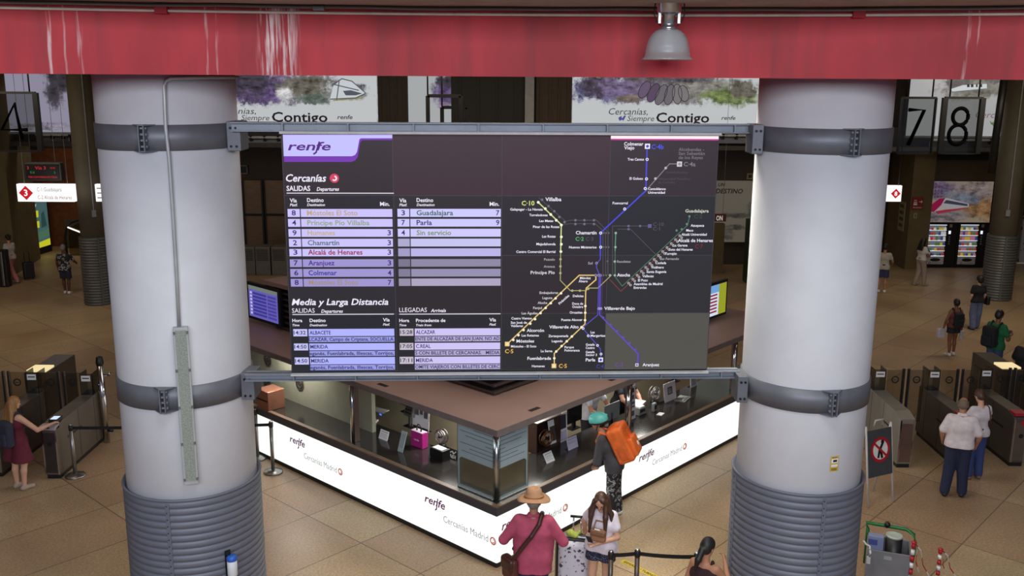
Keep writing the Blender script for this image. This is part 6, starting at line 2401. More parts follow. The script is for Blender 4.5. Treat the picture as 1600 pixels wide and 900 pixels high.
# ------------------------------------------------------------------ stanchions and belts
def stanchion(x, y, lab, grp=None, h=.96, col=M_steel):
    t = thing('stanchion', lab, 'stanchion', (x, y, 0), 0, grp)
    mb = MB()
    mb.lathe([(.17, 0), (.175, .012), (.165, .03), (.05, .05), (.035, .055)], M_steel, (x, y, 0), 28)
    mb.build('base', t)
    mb = MB()
    mb.lathe([(.033, .05), (.033, h - .1)], col, (x, y, 0), 16)
    mb.build('pole', t)
    mb = MB()
    mb.lathe([(.036, h - .1), (.04, h - .09), (.04, h - .015), (.03, h)], M_black, (x, y, 0), 16)
    hd = mb.build('belt_head', t)
    mb = MB()
    mb.lathe([(.032, h), (.03, h + .012), (.005, h + .016)], M_chrome, (x, y, 0), 16)
    mb.build('cap', hd)
    return Vector((x, y, h - .055))


def belt(a, b, lab, m=None, hgt=.055, sag=.015):
    u = (b - a)
    L = u.length
    u.normalize()
    n = Vector((-u.y, u.x, 0)).normalized()
    vs, fs = [], []
    N = 10
    for i in range(N + 1):
        f = i / N
        p_ = a + u * (.035 + (L - .07) * f) - Z * (sag * 4 * f * (1 - f))
        for dz, dn in ((-hgt / 2, -.0015), (hgt / 2, -.0015), (hgt / 2, .0015), (-hgt / 2, .0015)):
            vs.append(p_ + Z * dz + n * dn)
    for i in range(N):
        for k in range(4):
            fs.append((i * 4 + k, i * 4 + (k + 1) % 4, (i + 1) * 4 + (k + 1) % 4, (i + 1) * 4 + k))
    fs.append((0, 1, 2, 3))
    fs.append((N * 4 + 3, N * 4 + 2, N * 4 + 1, N * 4))
    mb = MB()
    mb.add(vs, fs, m or mat('black_webbing', (18, 18, 20), .8))
    return tag(mb.build('barrier_belt'), lab, 'belt')


p = atz(427, 738)
s1 = stanchion(p.x, p.y, 'steel stanchion standing in front of the left glowing counter')
p = atz(403, 716)
s1b = stanchion(p.x, p.y, 'steel stanchion half hidden by the left column beside the glowing counter')
p = atz(118, 744)
s0 = stanchion(p.x, p.y, 'steel stanchion beside the left ticket gate')
belt(s0, s1, 'black belt running from the left gate stanchion behind the left column')
dk = mat('bronze_pole', (98, 86, 80), .35, .6)
s2 = stanchion(1.31, 11.45, 'dark stanchion left of the pair below the girl with the suitcase', col=dk)
s3 = stanchion(1.66, 11.50, 'dark stanchion with a silver cap right of the pair near the girl', col=dk)
s4 = stanchion(2.42, 11.42, 'dark stanchion behind the black haired woman at the bottom', col=dk)
belt(s2, s3, 'short black belt between the two dark stanchions', sag=.005)
belt(s3, s4, 'black belt from the silver capped stanchion to the black haired woman')
# yellow floor strip with black print
a, b = atz(972, 876), atz(1034, 906)
b = a + (b - a) * 1.8
u = (b - a).normalized()
n = Vector((-u.y, u.x, 0))
L = (b - a).length
t = thing('floor_marking', 'yellow floor strip with black lettering near the dark stanchions', 'floor marking', (a + b) / 2)
mb = MB()
obox(mb, a, u, n, 0, L, -.05, .05, .001, .004, mat('yellow_tape', (214, 186, 46), .5))
mb.build('strip', t)
mb = MB()
mb.text('ESPERE SU TURNO  ESPERE SU TURNO', a + u * .05 - n * .03 + Z * .006, u, n, .05, M_ink, width=L * .9, bold=True)
mb.build('lettering', t)

# ------------------------------------------------------------------ A-frame sign by the right column
a, b = Vector((5.86, 15.0, 0)), Vector((6.38, 15.25, 0))
u = (b - a).normalized()
n = Vector((u.y, -u.x, 0))
t = thing('standing_sign', 'grey standing sign with a red prohibition circle beside the right column', 'sign', (a + b) / 2, yaw_of(u))
mb = MB()
for s in (-.28, .28):
    mb.tube([(s, -.2, 0), (s, 0, 1.36)], .017, mat('white_leg', (190, 186, 186), .4))
    mb.tube([(s, .25, 0), (s, 0, 1.36)], .017, mat('white_leg', (190, 186, 186), .4))
mb.build('frame', t, world=False)
mb = MB()
T_ = Matrix.Translation((0, -.2, 0)) @ Matrix.Rotation(rad(-8.4), 4, 'X')
mb.box(-.27, .27, -.02, -.004, .50, 1.30, mat('slate_board', (66, 70, 76), .5), T_)
pb = mb.build('panel', t, world=False, bevel=.01)
mb = MB()
c = T_ @ Vector((0, -.024, .95))
vz = T_.to_3x3() @ Z
mb.disc(c, X, vz, .21, M_white, 32)
mb.disc(c + Vector((0, -.002, 0)), X, vz, .215, mat('sign_red_paint', (176, 24, 40), .5), 32, .165)
mb.build('prohibition_ring', pb, world=False)
mb = MB()
mb.line([(.06, .12), (.0, .02), (.03, -.13)], c + Vector((0, -.003, 0)), X, vz, .05, M_black)
mb.line([(-.02, .0), (-.05, -.12)], c + Vector((0, -.003, 0)), X, vz, .045, M_black)
mb.disc(c + X * .05 + vz * .13 + Vector((0, -.003, 0)), X, vz, .035, M_black)
mb.line([(-.13, .12), (.13, -.12)], c + Vector((0, -.005, 0)), X, vz, .04, mat('sign_red_paint', (176, 24, 40), .5))
mb.build('pictogram', pb, world=False)
mb = MB()
mb.tube([(-.10, 0, 1.34), (-.08, 0, 1.44), (.08, 0, 1.44), (.10, 0, 1.34)], .016, mat('white_leg', (190, 186, 186), .4))
mb.build('handle', t, world=False)

# ------------------------------------------------------------------ cleaning cart
cx0 = atY(1360, 864, 12.0).x
cx1 = atY(1424, 864, 12.0).x
cz = atY(1390, 864, 12.0).z
t = thing('cleaning_cart', 'grey cleaning cart with a green handle frame at the lower right', 'cart', ((cx0 + cx1) / 2 + .05, 12.2, 0), rad(-20))
w = cx1 - cx0
mb = MB()
Mct = mat('cart_grey', (116, 116, 122), .5)
mb.box(-w / 2, w / 2, -.2, -.18, .12, cz, Mct)
mb.box(-w / 2, w / 2, .26, .28, .12, cz, Mct)
mb.box(-w / 2, -w / 2 + .02, -.18, .26, .12, cz, Mct)
mb.box(w / 2 - .02, w / 2, -.18, .26, .12, cz, Mct)
mb.box(-w / 2, w / 2, -.18, .26, .12, .14, Mct)
mb.build('bin_body', t, world=False, bevel=.006)
mb = MB()
mb.box(-.06, .04, -.206, -.2, cz - .11, cz - .06, mat('cart_pale', (150, 150, 154), .4))
mb.build('grip_plate', t, world=False)
mb = MB()
Mgr = mat('green_tube', (30, 110, 56), .45)
hz = cz + .13
mb.tube([(-w / 2 + .0, .32, .2), (-w / 2 + .0, .34, hz - .08), (-w / 2 - .03, .36, hz), (-.1, .36, hz), (w / 2 - .05, .36, hz - .01), (w / 2 + .05, .33, hz - .06), (w / 2 + .07, .27, hz - .14), (w / 2 + .05, .3, .2)], .026, Mgr, 10)
mb.build('handle_frame', t, world=False)
mb = MB()
mb.ell((-.03, .35, hz + .02), (.045, .04, .05), M_black)
mb.build('rubber_knob', t, world=False)
for s in (-1, 1):
    for yy in (-.15, .22):
        mb = MB()
        mb.lathe([(.055, -.015), (.06, -.01), (.06, .01), (.055, .015)], M_black, (0, 0, 0), 16, True, Matrix.Translation((s * (w / 2 - .06), yy, .06)) @ Matrix.Rotation(PI / 2, 4, 'Y'))
        mb.box(s * (w / 2 - .06) - .02, s * (w / 2 - .06) + .02, yy - .02, yy + .02, .06, .13, M_dark)
        mb.build('castor', t, world=False)
mb = MB()
mb.tube([(-w / 2 - .06, -.08, cz + .06), (-w / 2 - .02, -.1, cz + .02), (-w / 2 + .03, -.15, cz + .02), (-w / 2 + .04, -.22, cz - .04), (-w / 2 + .03, -.22, cz - .1)], .014, mat('white_cloth', (196, 192, 194), .9))
mb.box(-w / 2 + .0, -w / 2 + .05, -.235, -.205, cz - .2, cz - .1, mat('white_cloth', (196, 192, 194), .9))
mb.build('hanging_rag', t, world=False)
cc = Vector(((cx0 + cx1) / 2, 12.2, 0))
mb = MB()
mb.box(-.10, .10, -.06, .06, .14, cz + .10, mat('blue_white_pack', (130, 140, 176), .5))
mb.box(-.10, .02, -.063, -.06, cz - .02, cz + .06, mat('pack_blue', (74, 84, 150), .5))
o_ = mb.build('detergent_box', bevel=.006)
o_.location = cc + Vector((-w / 2 + .19, .12, 0))
o_.rotation_euler.z = rad(-20)
tag(o_, 'blue and white detergent box inside the cleaning cart', 'box')
t = thing('spray_drum', 'black drum with a pale lid inside the cleaning cart', 'drum', cc + Vector((.13, .04, .14)))
mb = MB()
mb.lathe([(.10, 0), (.11, .01), (.11, cz - .02)], M_black, (0, 0, 0), 24)
mb.build('body', t, world=False)
mb = MB()
mb.lathe([(.112, cz - .02), (.115, cz + .01), (.09, cz + .012), (.06, cz + .0)], mat('pale_lid', (176, 186, 176), .3), (0, 0, 0), 24)
mb.build('lid', t, world=False)


# striped chain posts
def cone(px, py, Yc, h, lab):
    q = atY(px, py, Yc)
    x, y = q.x, Yc
    h = q.z
    t = thing('striped_post', lab, 'barrier post', (x, y, 0))
    n = 9
    Ma, Mb = mat('post_red', (176, 28, 40), .45), mat('post_white', (226, 222, 222), .45)
    mb = MB()
    for k in range(n):
        mb.lathe([(.026, h * .96 * k / n + .03), (.026, h * .96 * (k + 1) / n)], Mb if k % 2 else Ma, (x, y, 0), 14)
    mb.lathe([(.026, h * .96), (.034, h * .965), (.034, h * .985), (.012, h)], Ma, (x, y, 0), 14)
    mb.build('pole', t)
    mb = MB()
    mb.lathe([(.15, 0), (.15, .02), (.06, .05), (.03, .06)], M_black, (x, y, 0), 20)
    mb.build('foot', t)
    for j, (dx, dy) in enumerate(((.10, .05), (.16, -.02))):
        P = [Vector((x + .02, y, h * .95)), Vector((x + .05 + dx * .3, y + dy, h * .86)), Vector((x + dx * .9, y + dy * 1.5, h * .62)), Vector((x + dx * 1.6, y + dy * 2, h * .42))]
        mb = MB()
        for i in range(3):
            a_, b_ = P[i], P[i + 1]
            for f in range(2):
                p_, q_ = a_.lerp(b_, f / 2), a_.lerp(b_, (f + 1) / 2)
                wv = Vector((.010, .012, .0))
                e_ = Vector((.0, .002, .0))
                mb.add([p_ - wv, p_ + wv, q_ + wv, q_ - wv, p_ - wv + e_, p_ + wv + e_, q_ + wv + e_, q_ - wv + e_], [(0, 1, 2, 3), (7, 6, 5, 4), (0, 4, 5, 1), (1, 5, 6, 2), (2, 6, 7, 3), (3, 7, 4, 0)], Mb if (f + i) % 2 else Ma)
        mb.build('warning_tape', t)


cone(1428, 845, 11.9, .7, 'red and white striped post beside the cleaning cart')
cone(1470, 856, 12.0, .7, 'red and white striped post standing alone right of the cleaning cart')
# ------------------------------------------------------------------ people: smooth bodies from blended limbs
def _seg(P, a, b):
    pa, ba = P - a, b - a
    t = np.clip((pa @ ba) / max(1e-9, ba @ ba), 0, 1)
    return np.linalg.norm(pa - t[..., None] * ba, axis=-1), t


def sdf_mesh(prims, cuts=(), vs=0.012):
    """prims: ('c',a,b,ra,rb,k) tapered limb | ('e',c,(rx,ry,rz),R,k) ellipsoid | ('b',c,half,R,round,k) rounded box | ('s',...) same as 'e' but carved away"""
    lo = np.full(3, 1e9)
    hi = np.full(3, -1e9)
    boxes = []
    for p in prims:
        if p[0] == 'c':
            a, b = np.array(p[1], float), np.array(p[2], float)
            l, h = np.minimum(a - p[3], b - p[4]), np.maximum(a + p[3], b + p[4])
        else:
            c, r = np.array(p[1], float), np.array(p[2], float)
            if p[3] is not None:
                r = np.full(3, np.linalg.norm(r) if p[0] == 'b' else r.max())
            l, h = c - r, c + r
        boxes.append((l, h))
        lo, hi = np.minimum(lo, l), np.maximum(hi, h)
    lo -= 3 * vs
    hi += 3 * vs
    n = np.ceil((hi - lo) / vs).astype(int) + 1
    ax = [lo[i] + vs * np.arange(n[i]) for i in range(3)]
    F = np.full(tuple(n), 0.5, np.float32)
    for p, (l, h) in zip(prims, boxes):
        k = p[-1]
        m = k + 3 * vs
        i0 = np.maximum(0, np.floor((l - m - lo) / vs).astype(int))
        i1 = np.minimum(n, np.ceil((h + m - lo) / vs).astype(int) + 1)
        G = np.stack(np.meshgrid(*[ax[i][i0[i]:i1[i]] for i in range(3)], indexing='ij'), -1)
        if p[0] == 'c':
            d, t = _seg(G, np.array(p[1], float), np.array(p[2], float))
            d = d - (p[3] + (p[4] - p[3]) * t)
        else:
            q = G - np.array(p[1], float)
            if p[3] is not None:
                q = q @ np.array(p[3], float)          # columns of R are the local axes
            r = np.array(p[2], float)
            if p[0] in 'es':
                k0 = np.linalg.norm(q / r, axis=-1)
                k1 = np.linalg.norm(q / (r * r), axis=-1)
                d = k0 * (k0 - 1) / np.maximum(k1, 1e-6)
            else:
                qq = np.abs(q) - (r - p[4])
                d = np.linalg.norm(np.maximum(qq, 0), axis=-1) + np.minimum(qq.max(-1), 0) - p[4]
        S = F[i0[0]:i1[0], i0[1]:i1[1], i0[2]:i1[2]]
        if p[0] == 's':
            S[...] = np.maximum(S, -d)
        else:
            hh = np.clip(0.5 + 0.5 * (S - d) / max(k, 1e-5), 0, 1)
            S[...] = S * (1 - hh) + d * hh - k * hh * (1 - hh)
    for (pt, nr) in cuts:
        G = np.stack(np.meshgrid(*ax, indexing='ij'), -1)
        F = np.maximum(F, (G - np.array(pt, float)) @ np.array(nr, float)).astype(np.float32)
    # surface nets
    s = F < 0
    c = [s[i:s.shape[0] - 1 + i, j:s.shape[1] - 1 + j, k:s.shape[2] - 1 + k] for i in (0, 1) for j in (0, 1) for k in (0, 1)]
    cnt = sum(x.astype(np.int8) for x in c)
    act = (cnt > 0) & (cnt < 8)
    idx = np.full(act.shape, -1, np.int64)
    I = np.argwhere(act)
    idx[act] = np.arange(len(I))
    acc = np.zeros((len(I), 3))
    w = np.zeros(len(I))
    cor = [(i, j, k) for i in (0, 1) for j in (0, 1) for k in (0, 1)]
    val = {q: F[I[:, 0] + q[0], I[:, 1] + q[1], I[:, 2] + q[2]] for q in cor}
    for q in cor:
        for axn in range(3):
            if q[axn] == 0:
                r = list(q)
                r[axn] = 1
                r = tuple(r)
                a, b = val[q], val[r]
                m = (a < 0) != (b < 0)
                t = np.where(m, a / np.where(m, a - b, 1), 0)
                pos = np.array(q, float)[None, :].repeat(len(I), 0)
                pos[:, axn] = t
                acc[m] += pos[m]
                w[m] += 1
    V = lo + vs * (I + acc / w[:, None])
    faces = []
    for axn in range(3):
        o1, o2 = (axn + 1) % 3, (axn + 2) % 3
        sl0, sl1 = [slice(None)] * 3, [slice(None)] * 3
        sl0[axn], sl1[axn] = slice(0, -1), slice(1, None)
        a, b = s[tuple(sl0)], s[tuple(sl1)]
        E_ = np.argwhere(a != b)
        ok = (E_[:, o1] > 0) & (E_[:, o2] > 0) & (E_[:, o1] < s.shape[o1] - 1) & (E_[:, o2] < s.shape[o2] - 1)
        E_ = E_[ok]
        ins = a[tuple(E_.T)]

        def cell(d1, d2):
            q = E_.copy()
            q[:, o1] -= d1
            q[:, o2] -= d2
            return idx[tuple(q.T)]
        Q = np.stack([cell(1, 1), cell(0, 1), cell(0, 0), cell(1, 0)], 1)
        Q[~ins] = Q[~ins][:, ::-1]
        faces.append(Q)
    Fc = np.concatenate(faces)
    return V, Fc


def sdf_obj(name, prims, m, parent, cuts=(), vs=0.012, label=None, local=True, M=None):
    V, Fc = sdf_mesh(prims, cuts, vs)
    if M is not None:
        V = V @ np.array(M.to_3x3()).T + np.array(M.translation)
    me = bpy.data.meshes.new(name)
    me.from_pydata(V.tolist(), [], Fc.tolist())
    me.materials.append(m)
    me.polygons.foreach_set('use_smooth', [True] * len(me.polygons))
    me.update()
    o = bpy.data.objects.new(name, me)
    COL.objects.link(o)
    if parent is not None:
        o.parent = parent
        MW[o.name] = MW[parent.name]
    if label:
        o['label'] = label
    return o


def Rm(ax, deg):
    return np.array(Matrix.Rotation(rad(deg), 3, ax))


SKIN = {'fair': (206, 158, 134), 'tan': (176, 124, 96), 'brown': (128, 82, 58), 'dark': (84, 54, 40)}


def person(label, x, y, yaw, h=1.7, skin='fair', vs=0.012, lean=0, hp=0, hy=0, bulk=1.0, belly=0.0, arms=None, legs=None, wear=(), hair=None, drop=0.0, female=False, hat=None):
    """local frame: feet at the origin, facing +y, right hand at +x. arms/legs in a 1.7 m frame."""
    t = thing('person', label, 'person', (x, y, -drop), yaw)
    S = h / 1.7
    PV = np.array([0, 0, .93])

    def T(p):
        p = np.array(p, float)
        if lean and p[2] > .93:
            q = Rm('X', -lean) @ (p - PV) + PV
            p = q
        return p

    A = {'eR': (.235, -.02, 1.11), 'wR': (.24, .07, .87), 'eL': (-.235, -.02, 1.11), 'wL': (-.24, .07, .87), 'nR': (-1, 0, 0), 'nL': (1, 0, 0), 'cR': 35, 'cL': 35}
    A.update(arms or {})
    Lg = {'kR': (.095, .02, .49), 'aR': (.10, -.01, .085), 'kL': (-.095, .02, .49), 'aL': (-.10, -.01, .085), 'tR': 8, 'tL': -8}
    Lg.update(legs or {})
    sw = .155 if female else .178
    sh = {'R': T((sw, -.01, 1.385)), 'L': T((-sw, -.01, 1.385))}
    el = {k: np.array(A['e' + k], float) for k in 'RL'}
    wr = {k: np.array(A['w' + k], float) for k in 'RL'}
    if not A.get('world'):
        el = {k: T(v) for k, v in el.items()}
        wr = {k: T(v) for k, v in wr.items()}
    b = bulk
    nk = T((0, .0, 1.50))
    HR = Rm('X', -lean * .4 - hp)
    HR = Rm('Z', hy) @ HR

    def Hd(p):
        return nk + HR @ np.array(p, float)
    hc = (0, .02, .115)
    mn = vs * .75
    body = []
    ap = body.append
    hipw = .09 if female else .08
    ap(('c', (-hipw, 0, .92), (hipw, 0, .92), .105 * b, .105 * b, .03))
    ap(('c', T((-.05, 0.01, 1.08)), T((.05, 0.01, 1.08)), .098 * b, .098 * b, .06))
    ap(('c', T((-.075, 0, 1.25)), T((.075, 0, 1.25)), .112 * b, .112 * b, .06))
    ap(('c', T((-sw + .04, -.015, 1.365)), T((sw - .04, -.015, 1.365)), .066 * b, .066 * b, .05))
    ap(('c', T((0, -.015, 1.38)), nk + HR @ np.array((0, .0, .04)), .056, .05, .03))
    ap(('e', Hd((0, .012, .15)), (.074, .094, .092), HR, .02))
    ap(('e', Hd((0, .038, .085)), (.055, .062, .078), HR, .03))
    ap(('e', Hd((0, .085, .035)), (.022, .018, .016), HR, .02))
    ap(('c', Hd((0, .097, .125)), Hd((0, .114, .092)), .010, .014, .012))
    ap(('e', Hd((0, .090, .138)), (.05, .014, .012), HR, .015))
    for sx in (-1, 1):
        ap(('e', Hd((sx * .076, .0, .105)), (.010, .02, .032), HR, .006))
    for k, sx in (('R', 1), ('L', -1)):
        hip = np.array((sx * .088, 0, .90))
        kn, an = np.array(Lg['k' + k], float), np.array(Lg['a' + k], float)
        ap(('c', hip, kn, .088 * b, .056 * (b + 1) / 2, .03))
        cm = kn * .68 + an * .32 + np.array((0, -.012, 0))
        ap(('c', kn, cm, .052, .055, .02))
        ap(('c', cm, an, .053, .036, .02))
        ta = rad(Lg['t' + k])
        fd = np.array((math.sin(ta), math.cos(ta), 0))
        ap(('c', an + np.array((0, 0, -.035)) - fd * .02, np.array((an[0], an[1], max(.03, an[2] - .055))) + fd * .15, .042, .032, .02))
        # arm
        ap(('c', sh[k], el[k], .052 * b, .041, .03))
        fm = el[k] * .7 + wr[k] * .3
        ap(('c', el[k], fm, .041, .041, .015))
        ap(('c', fm, wr[k], .041, .027, .015))
        # hand
        f = wr[k] - el[k]
        f /= np.linalg.norm(f)
        nn = np.array(A['n' + k], float)
        nn = nn - f * (nn @ f)
        nn /= np.linalg.norm(nn)
        la = np.cross(f, nn)
        if (la @ np.array((0, 1, 0))) * 1 < 0 and abs(la[1]) > .2:
            la = -la
        fr = max(.0088, mn)
        for o_ in (-.022, .0, .022):
            ap(('c', wr[k] + f * .01 + la * o_ * .6, wr[k] + f * .085 + la * o_ * 1.1, .017, .015, .012))
        cu = A['c' + k]
        for j, (o_, ln) in enumerate(((-.031, .058), (-.0105, .070), (.0105, .076), (.031, .066))):
            b0 = wr[k] + f * .088 + la * o_
            d1 = f * math.cos(rad(cu)) + nn * math.sin(rad(cu))
            d2 = f * math.cos(rad(cu * 2.2)) + nn * math.sin(rad(cu * 2.2))
            b1 = b0 + d1 * ln * .55
            ap(('c', b0, b1, fr, fr, .004))
            ap(('c', b1, b1 + d2 * ln * .5, fr, fr * .85, .004))
        tb = wr[k] + f * .025 + la * .028
        tm_ = tb + (f * .62 + la * .62 + nn * .35) * .042
        ap(('c', tb, tm_, fr * 1.25, fr * 1.1, .006))
        ap(('c', tm_, tm_ + (f * .85 + la * .2 + nn * .4) * .032, fr * 1.1, fr * .9, .004))
    sc = lambda prims: [((p[0], np.array(p[1]) * S, np.array(p[2]) * S, p[3] * S, p[4] * S, p[5] * S) if p[0] == 'c' else (p[0], np.array(p[1]) * S, tuple(np.array(p[2]) * S), p[3], p[-1] * S) if p[0] != 'b' else (p[0], np.array(p[1]) * S, tuple(np.array(p[2]) * S), p[3], p[4] * S, p[5] * S)) for p in prims]
    scc = lambda cuts: [(np.array(c[0]) * S, c[1]) for c in cuts]

    def put(name, prims, m, cuts=(), lab=None, v=None):
        return sdf_obj(name, sc(prims), m, t, scc(cuts), v or vs, lab)
    put('body', body, mat('skin_' + skin, SKIN[skin], .55, amt=.05))
    # face
    eyes = MB()
    for sx in (-1, 1):
        e = Hd((sx * .032, .098, .122)) * S
        mb = MB()
        mb.ell(tuple(e), .011 * S, mat('eye_dark', (40, 30, 26), .2), 8, 6)
        mb.build('eye', t, world=False)
    e = Hd((0, .102, .058)) * S
    mb = MB()
    mb.ell(tuple(e), (.022 * S, .008 * S, .006 * S), mat('lips', (150, 84, 78), .5), 8, 6)
    mb.build('mouth', t, world=False)
    # clothes
    for wv in wear:
        kind, m = wv[0], wv[1]
        o = wv[2] if len(wv) > 2 else {}
        inf = o.get('inf', .014)
        if kind in ('shirt', 'tank', 'dress'):
            hem = o.get('hem', .84)
            P = [('c', T((-.055 - belly * .2, .01 + belly * .5, 1.08)), T((.055 + belly * .2, .01 + belly * .5, 1.08)), (.100 + belly * .5) * b + inf, (.100 + belly * .5) * b + inf, .06),
                 ('c', T((-.075, 0, 1.25)), T((.075, 0, 1.25)), .112 * b + inf, .112 * b + inf, .06),
                 ('c', (-hipw, 0, .93), (hipw, 0, .93), .108 * b + inf * 1.2, .108 * b + inf * 1.2, .06)]
            fl = o.get('flare', .0)
            P.append(('c', (-hipw, 0, .93), (-hipw - fl * .5, 0, hem - .05), .10 * b + inf, .108 * b + inf * 1.2 + fl, .05))
            P.append(('c', (hipw, 0, .93), (hipw + fl * .5, 0, hem - .05), .10 * b + inf, .108 * b + inf * 1.2 + fl, .05))
            cuts = [((0, 0, hem), (0, 0, -1))]
            if kind == 'shirt':
                P.append(('c', T((-sw + .04, -.015, 1.37)), T((sw - .04, -.015, 1.37)), .058 * b + inf * .7, .058 * b + inf * .7, .05))
                ncut = (T((0, -.01, 1.462)), Rm('X', -lean) @ np.array((0, .25, .97)))
                fr_ = o.get('sleeve', .55)
                for k in 'RL':
                    if fr_ <= 1:
                        P.append(('c', sh[k], sh[k] + (el[k] - sh[k]) * fr_, .050 * b + inf * .6, .046 * b + inf * 1.1, .03))
                    else:
                        P.append(('c', sh[k], el[k], .051 * b + inf * .7, .044 + inf, .03))
                        P.append(('c', el[k], el[k] + (wr[k] - el[k]) * (fr_ - 1), .044 + inf, .034 + inf, .02))
            else:
                P.append(('c', T((-.09, -.005, 1.34)), T((.09, -.005, 1.34)), .07 * b + inf * .8, .07 * b + inf * .8, .05))
                for sx in (-1, 1):
                    P.append(('c', T((sx * .085, .07, 1.34)), T((sx * .095, .0, 1.455)), .022, .02, .01))
                    P.append(('c', T((sx * .095, .0, 1.455)), T((sx * .085, -.08, 1.32)), .02, .022, .01))
            put(o.get('name', {'shirt': 'shirt', 'tank': 'top', 'dress': 'dress'}[kind]), P, m, cuts)
            if kind == 'shirt' and o.get('collar'):
                mbP = [('c', T((-.045, .02, 1.455)), T((.045, .02, 1.455)), .03, .03, .03), ('c', T((-.05, -.03, 1.46)), T((.05, -.03, 1.46)), .034, .034, .03)]
                put('collar', mbP, m)
        elif kind in ('trousers', 'shorts'):
            fr_ = 1.0 if kind == 'trousers' else o.get('len', .6)
            P = [('c', (-hipw, 0, .93), (hipw, 0, .93), .106 * b + inf, .106 * b + inf, .03), ('c', T((-.05, 0, 1.0)), T((.05, 0, 1.0)), .10 * b + inf * .8, .10 * b + inf * .8, .03)]
            cuts = []
            for k, sx in (('R', 1), ('L', -1)):
                hip = np.array((sx * .088, 0, .90))
                kn, an = np.array(Lg['k' + k], float), np.array(Lg['a' + k], float)
                wd = o.get('wide', 0)
                if kind == 'shorts':
                    P.append(('c', hip, hip + (kn - hip) * fr_, .090 * b + inf, .075 * b + inf * 1.3 + wd, .03))
                else:
                    P.append(('c', hip, kn, .090 * b + inf, .060 + inf + wd, .03))
                    P.append(('c', kn, an + np.array((0, 0, .02)), .058 + inf + wd, .046 + inf + wd, .02))
            if kind == 'shorts':
                put('shorts', P, m, [((0, 0, .90 + (.49 - .90) * fr_), (0, 0, -1))])
            else:
                put('trousers', P, m, [((0, 0, .035), (0, 0, -1))])
        elif kind == 'shoes':
            for k in 'RL':
                an = np.array(Lg['a' + k], float)
                ta = rad(Lg['t' + k])
                fd = np.array((math.sin(ta), math.cos(ta), 0))
                P = [('c', an + np.array((0, 0, -.035)) - fd * .03, np.array((an[0], an[1], max(.035, an[2] - .05))) + fd * .16, .048, .038, .02), ('c', an + np.array((0, 0, -.035)), an + np.array((0, 0, .0)), .046, .045, .02)]
                put('shoe', P, m, [((0, 0, max(0.0, an[2] - .085)), (0, 0, -1))])
        elif kind == 'mask':
            put('face_mask', [('e', Hd((0, .062, .055)), (.056, .062, .045), HR, .01)], m, [(Hd((0, .03, .05)), -(HR @ np.array((0, 1, 0))))])
    # hair
    if hair:
        style, m = hair
        cuts = [(Hd((0, .055, .135)), HR @ np.array((0, .85, -.5)))]
        P = [('e', Hd((0, .0, .162)), (.084, .102, .096), HR, .01)]
        if style == 'short':
            P.append(('e', Hd((0, -.035, .115)), (.079, .072, .085), HR, .02))
        elif style == 'fringe':
            P.append(('e', Hd((0, -.035, .115)), (.079, .072, .08), HR, .02))
            cuts.append((Hd((0, 0, .172)), HR @ np.array((0, .35, .94))))
        elif style in ('long', 'mid'):
            ln = .42 if style == 'long' else .24
            bk = nk + HR @ np.array((0, -.055, .06))
            dn = T((0, -.13, 1.50 - ln + .06))
            for sx in (-.055, -.02, .02, .055):
                P.append(('c', bk + HR @ np.array((sx, 0, .04)), dn + np.array((sx * 1.9, 0, 0)), .052, .030, .03))
            for sx in (-1, 1):
                if style == 'mid':
                    P.append(('c', Hd((sx * .072, .005, .15)), Hd((sx * .09, .015, -.08)), .032, .026, .02))
                else:
                    k1, k2, k3 = Hd((sx * .074, .03, .13)), T((sx * .105, .135, 1.40)), T((sx * .115, .165, 1.16))
                    P.append(('c', Hd((sx * .05, .055, .20)), k1, .034, .034, .02))
                    P.append(('c', k1, k2, .036, .036, .02))
                    P.append(('c', k2, k3, .036, .018, .02))
                    P.append(('c', k1, T((sx * .15, .04, 1.42)), .036, .034, .02))
                    P.append(('c', T((sx * .15, .04, 1.42)), T((sx * .165, .07, 1.2)), .034, .016, .02))
            cuts = [(Hd((0, .075, .13)), HR @ np.array((0, 1, -.28)))] if style == 'mid' else []
            if style == 'long':
                P = [('e', Hd((0, -.006, .166)), (.085, .097, .092), HR, .01)] + P[1:]
        elif style == 'bun':
            P.append(('e', Hd((0, -.035, .12)), (.079, .072, .085), HR, .02))
            P.append(('e', Hd((0, -.115, .20)), (.045, .045, .045), HR, .01))
        elif style == 'tail':
            P.append(('e', Hd((0, -.035, .12)), (.080, .075, .09), HR, .02))
            P.append(('c', Hd((0, -.10, .10)), Hd((0, -.15, -.02)), .045, .04, .02))
            P.append(('c', Hd((0, -.15, -.02)), Hd((-.02, -.16, -.16)), .04, .015, .02))
        elif style == 'afro':
            P.append(('e', Hd((0, -.03, .155)), (.105, .11, .105), HR, .02))
            P.append(('e', Hd((0, -.06, .09)), (.09, .08, .09), HR, .02))
        put('hair', P, m, cuts)
    if hat:
        hm, bm = hat
        mb = MB()
        MH = Matrix([list(HR[0]) + [0], list(HR[1]) + [0], list(HR[2]) + [0], [0, 0, 0, 1]])
        MH.translation = Vector(Hd((0, .0, .165))) * S
        rim = []
        prof = [(.205, -.012), (.208, -.004), (.17, .0), (.118, .012), (.108, .02), (.100, .07), (.088, .115), (.06, .132), (.02, .122), (.0, .112)]
        n = 40
        vs_, fs_ = [], []
        for (r, z) in prof:
            for k in range(n):
                a_ = 2 * PI * k / n
                rr = r * (1.08 + .06 * math.cos(2 * a_ + PI))
                wz = -.018 * max(0, (r - .12) / .09) * math.cos(2 * a_) if r > .12 else 0
                px = rr * math.cos(a_) * .94
                pinch = .82 if (z > .1 and math.sin(a_) > .2) else 1
                vs_.append((px * pinch, rr * math.sin(a_) * 1.06, z + wz - (.02 if r < .03 else 0)))
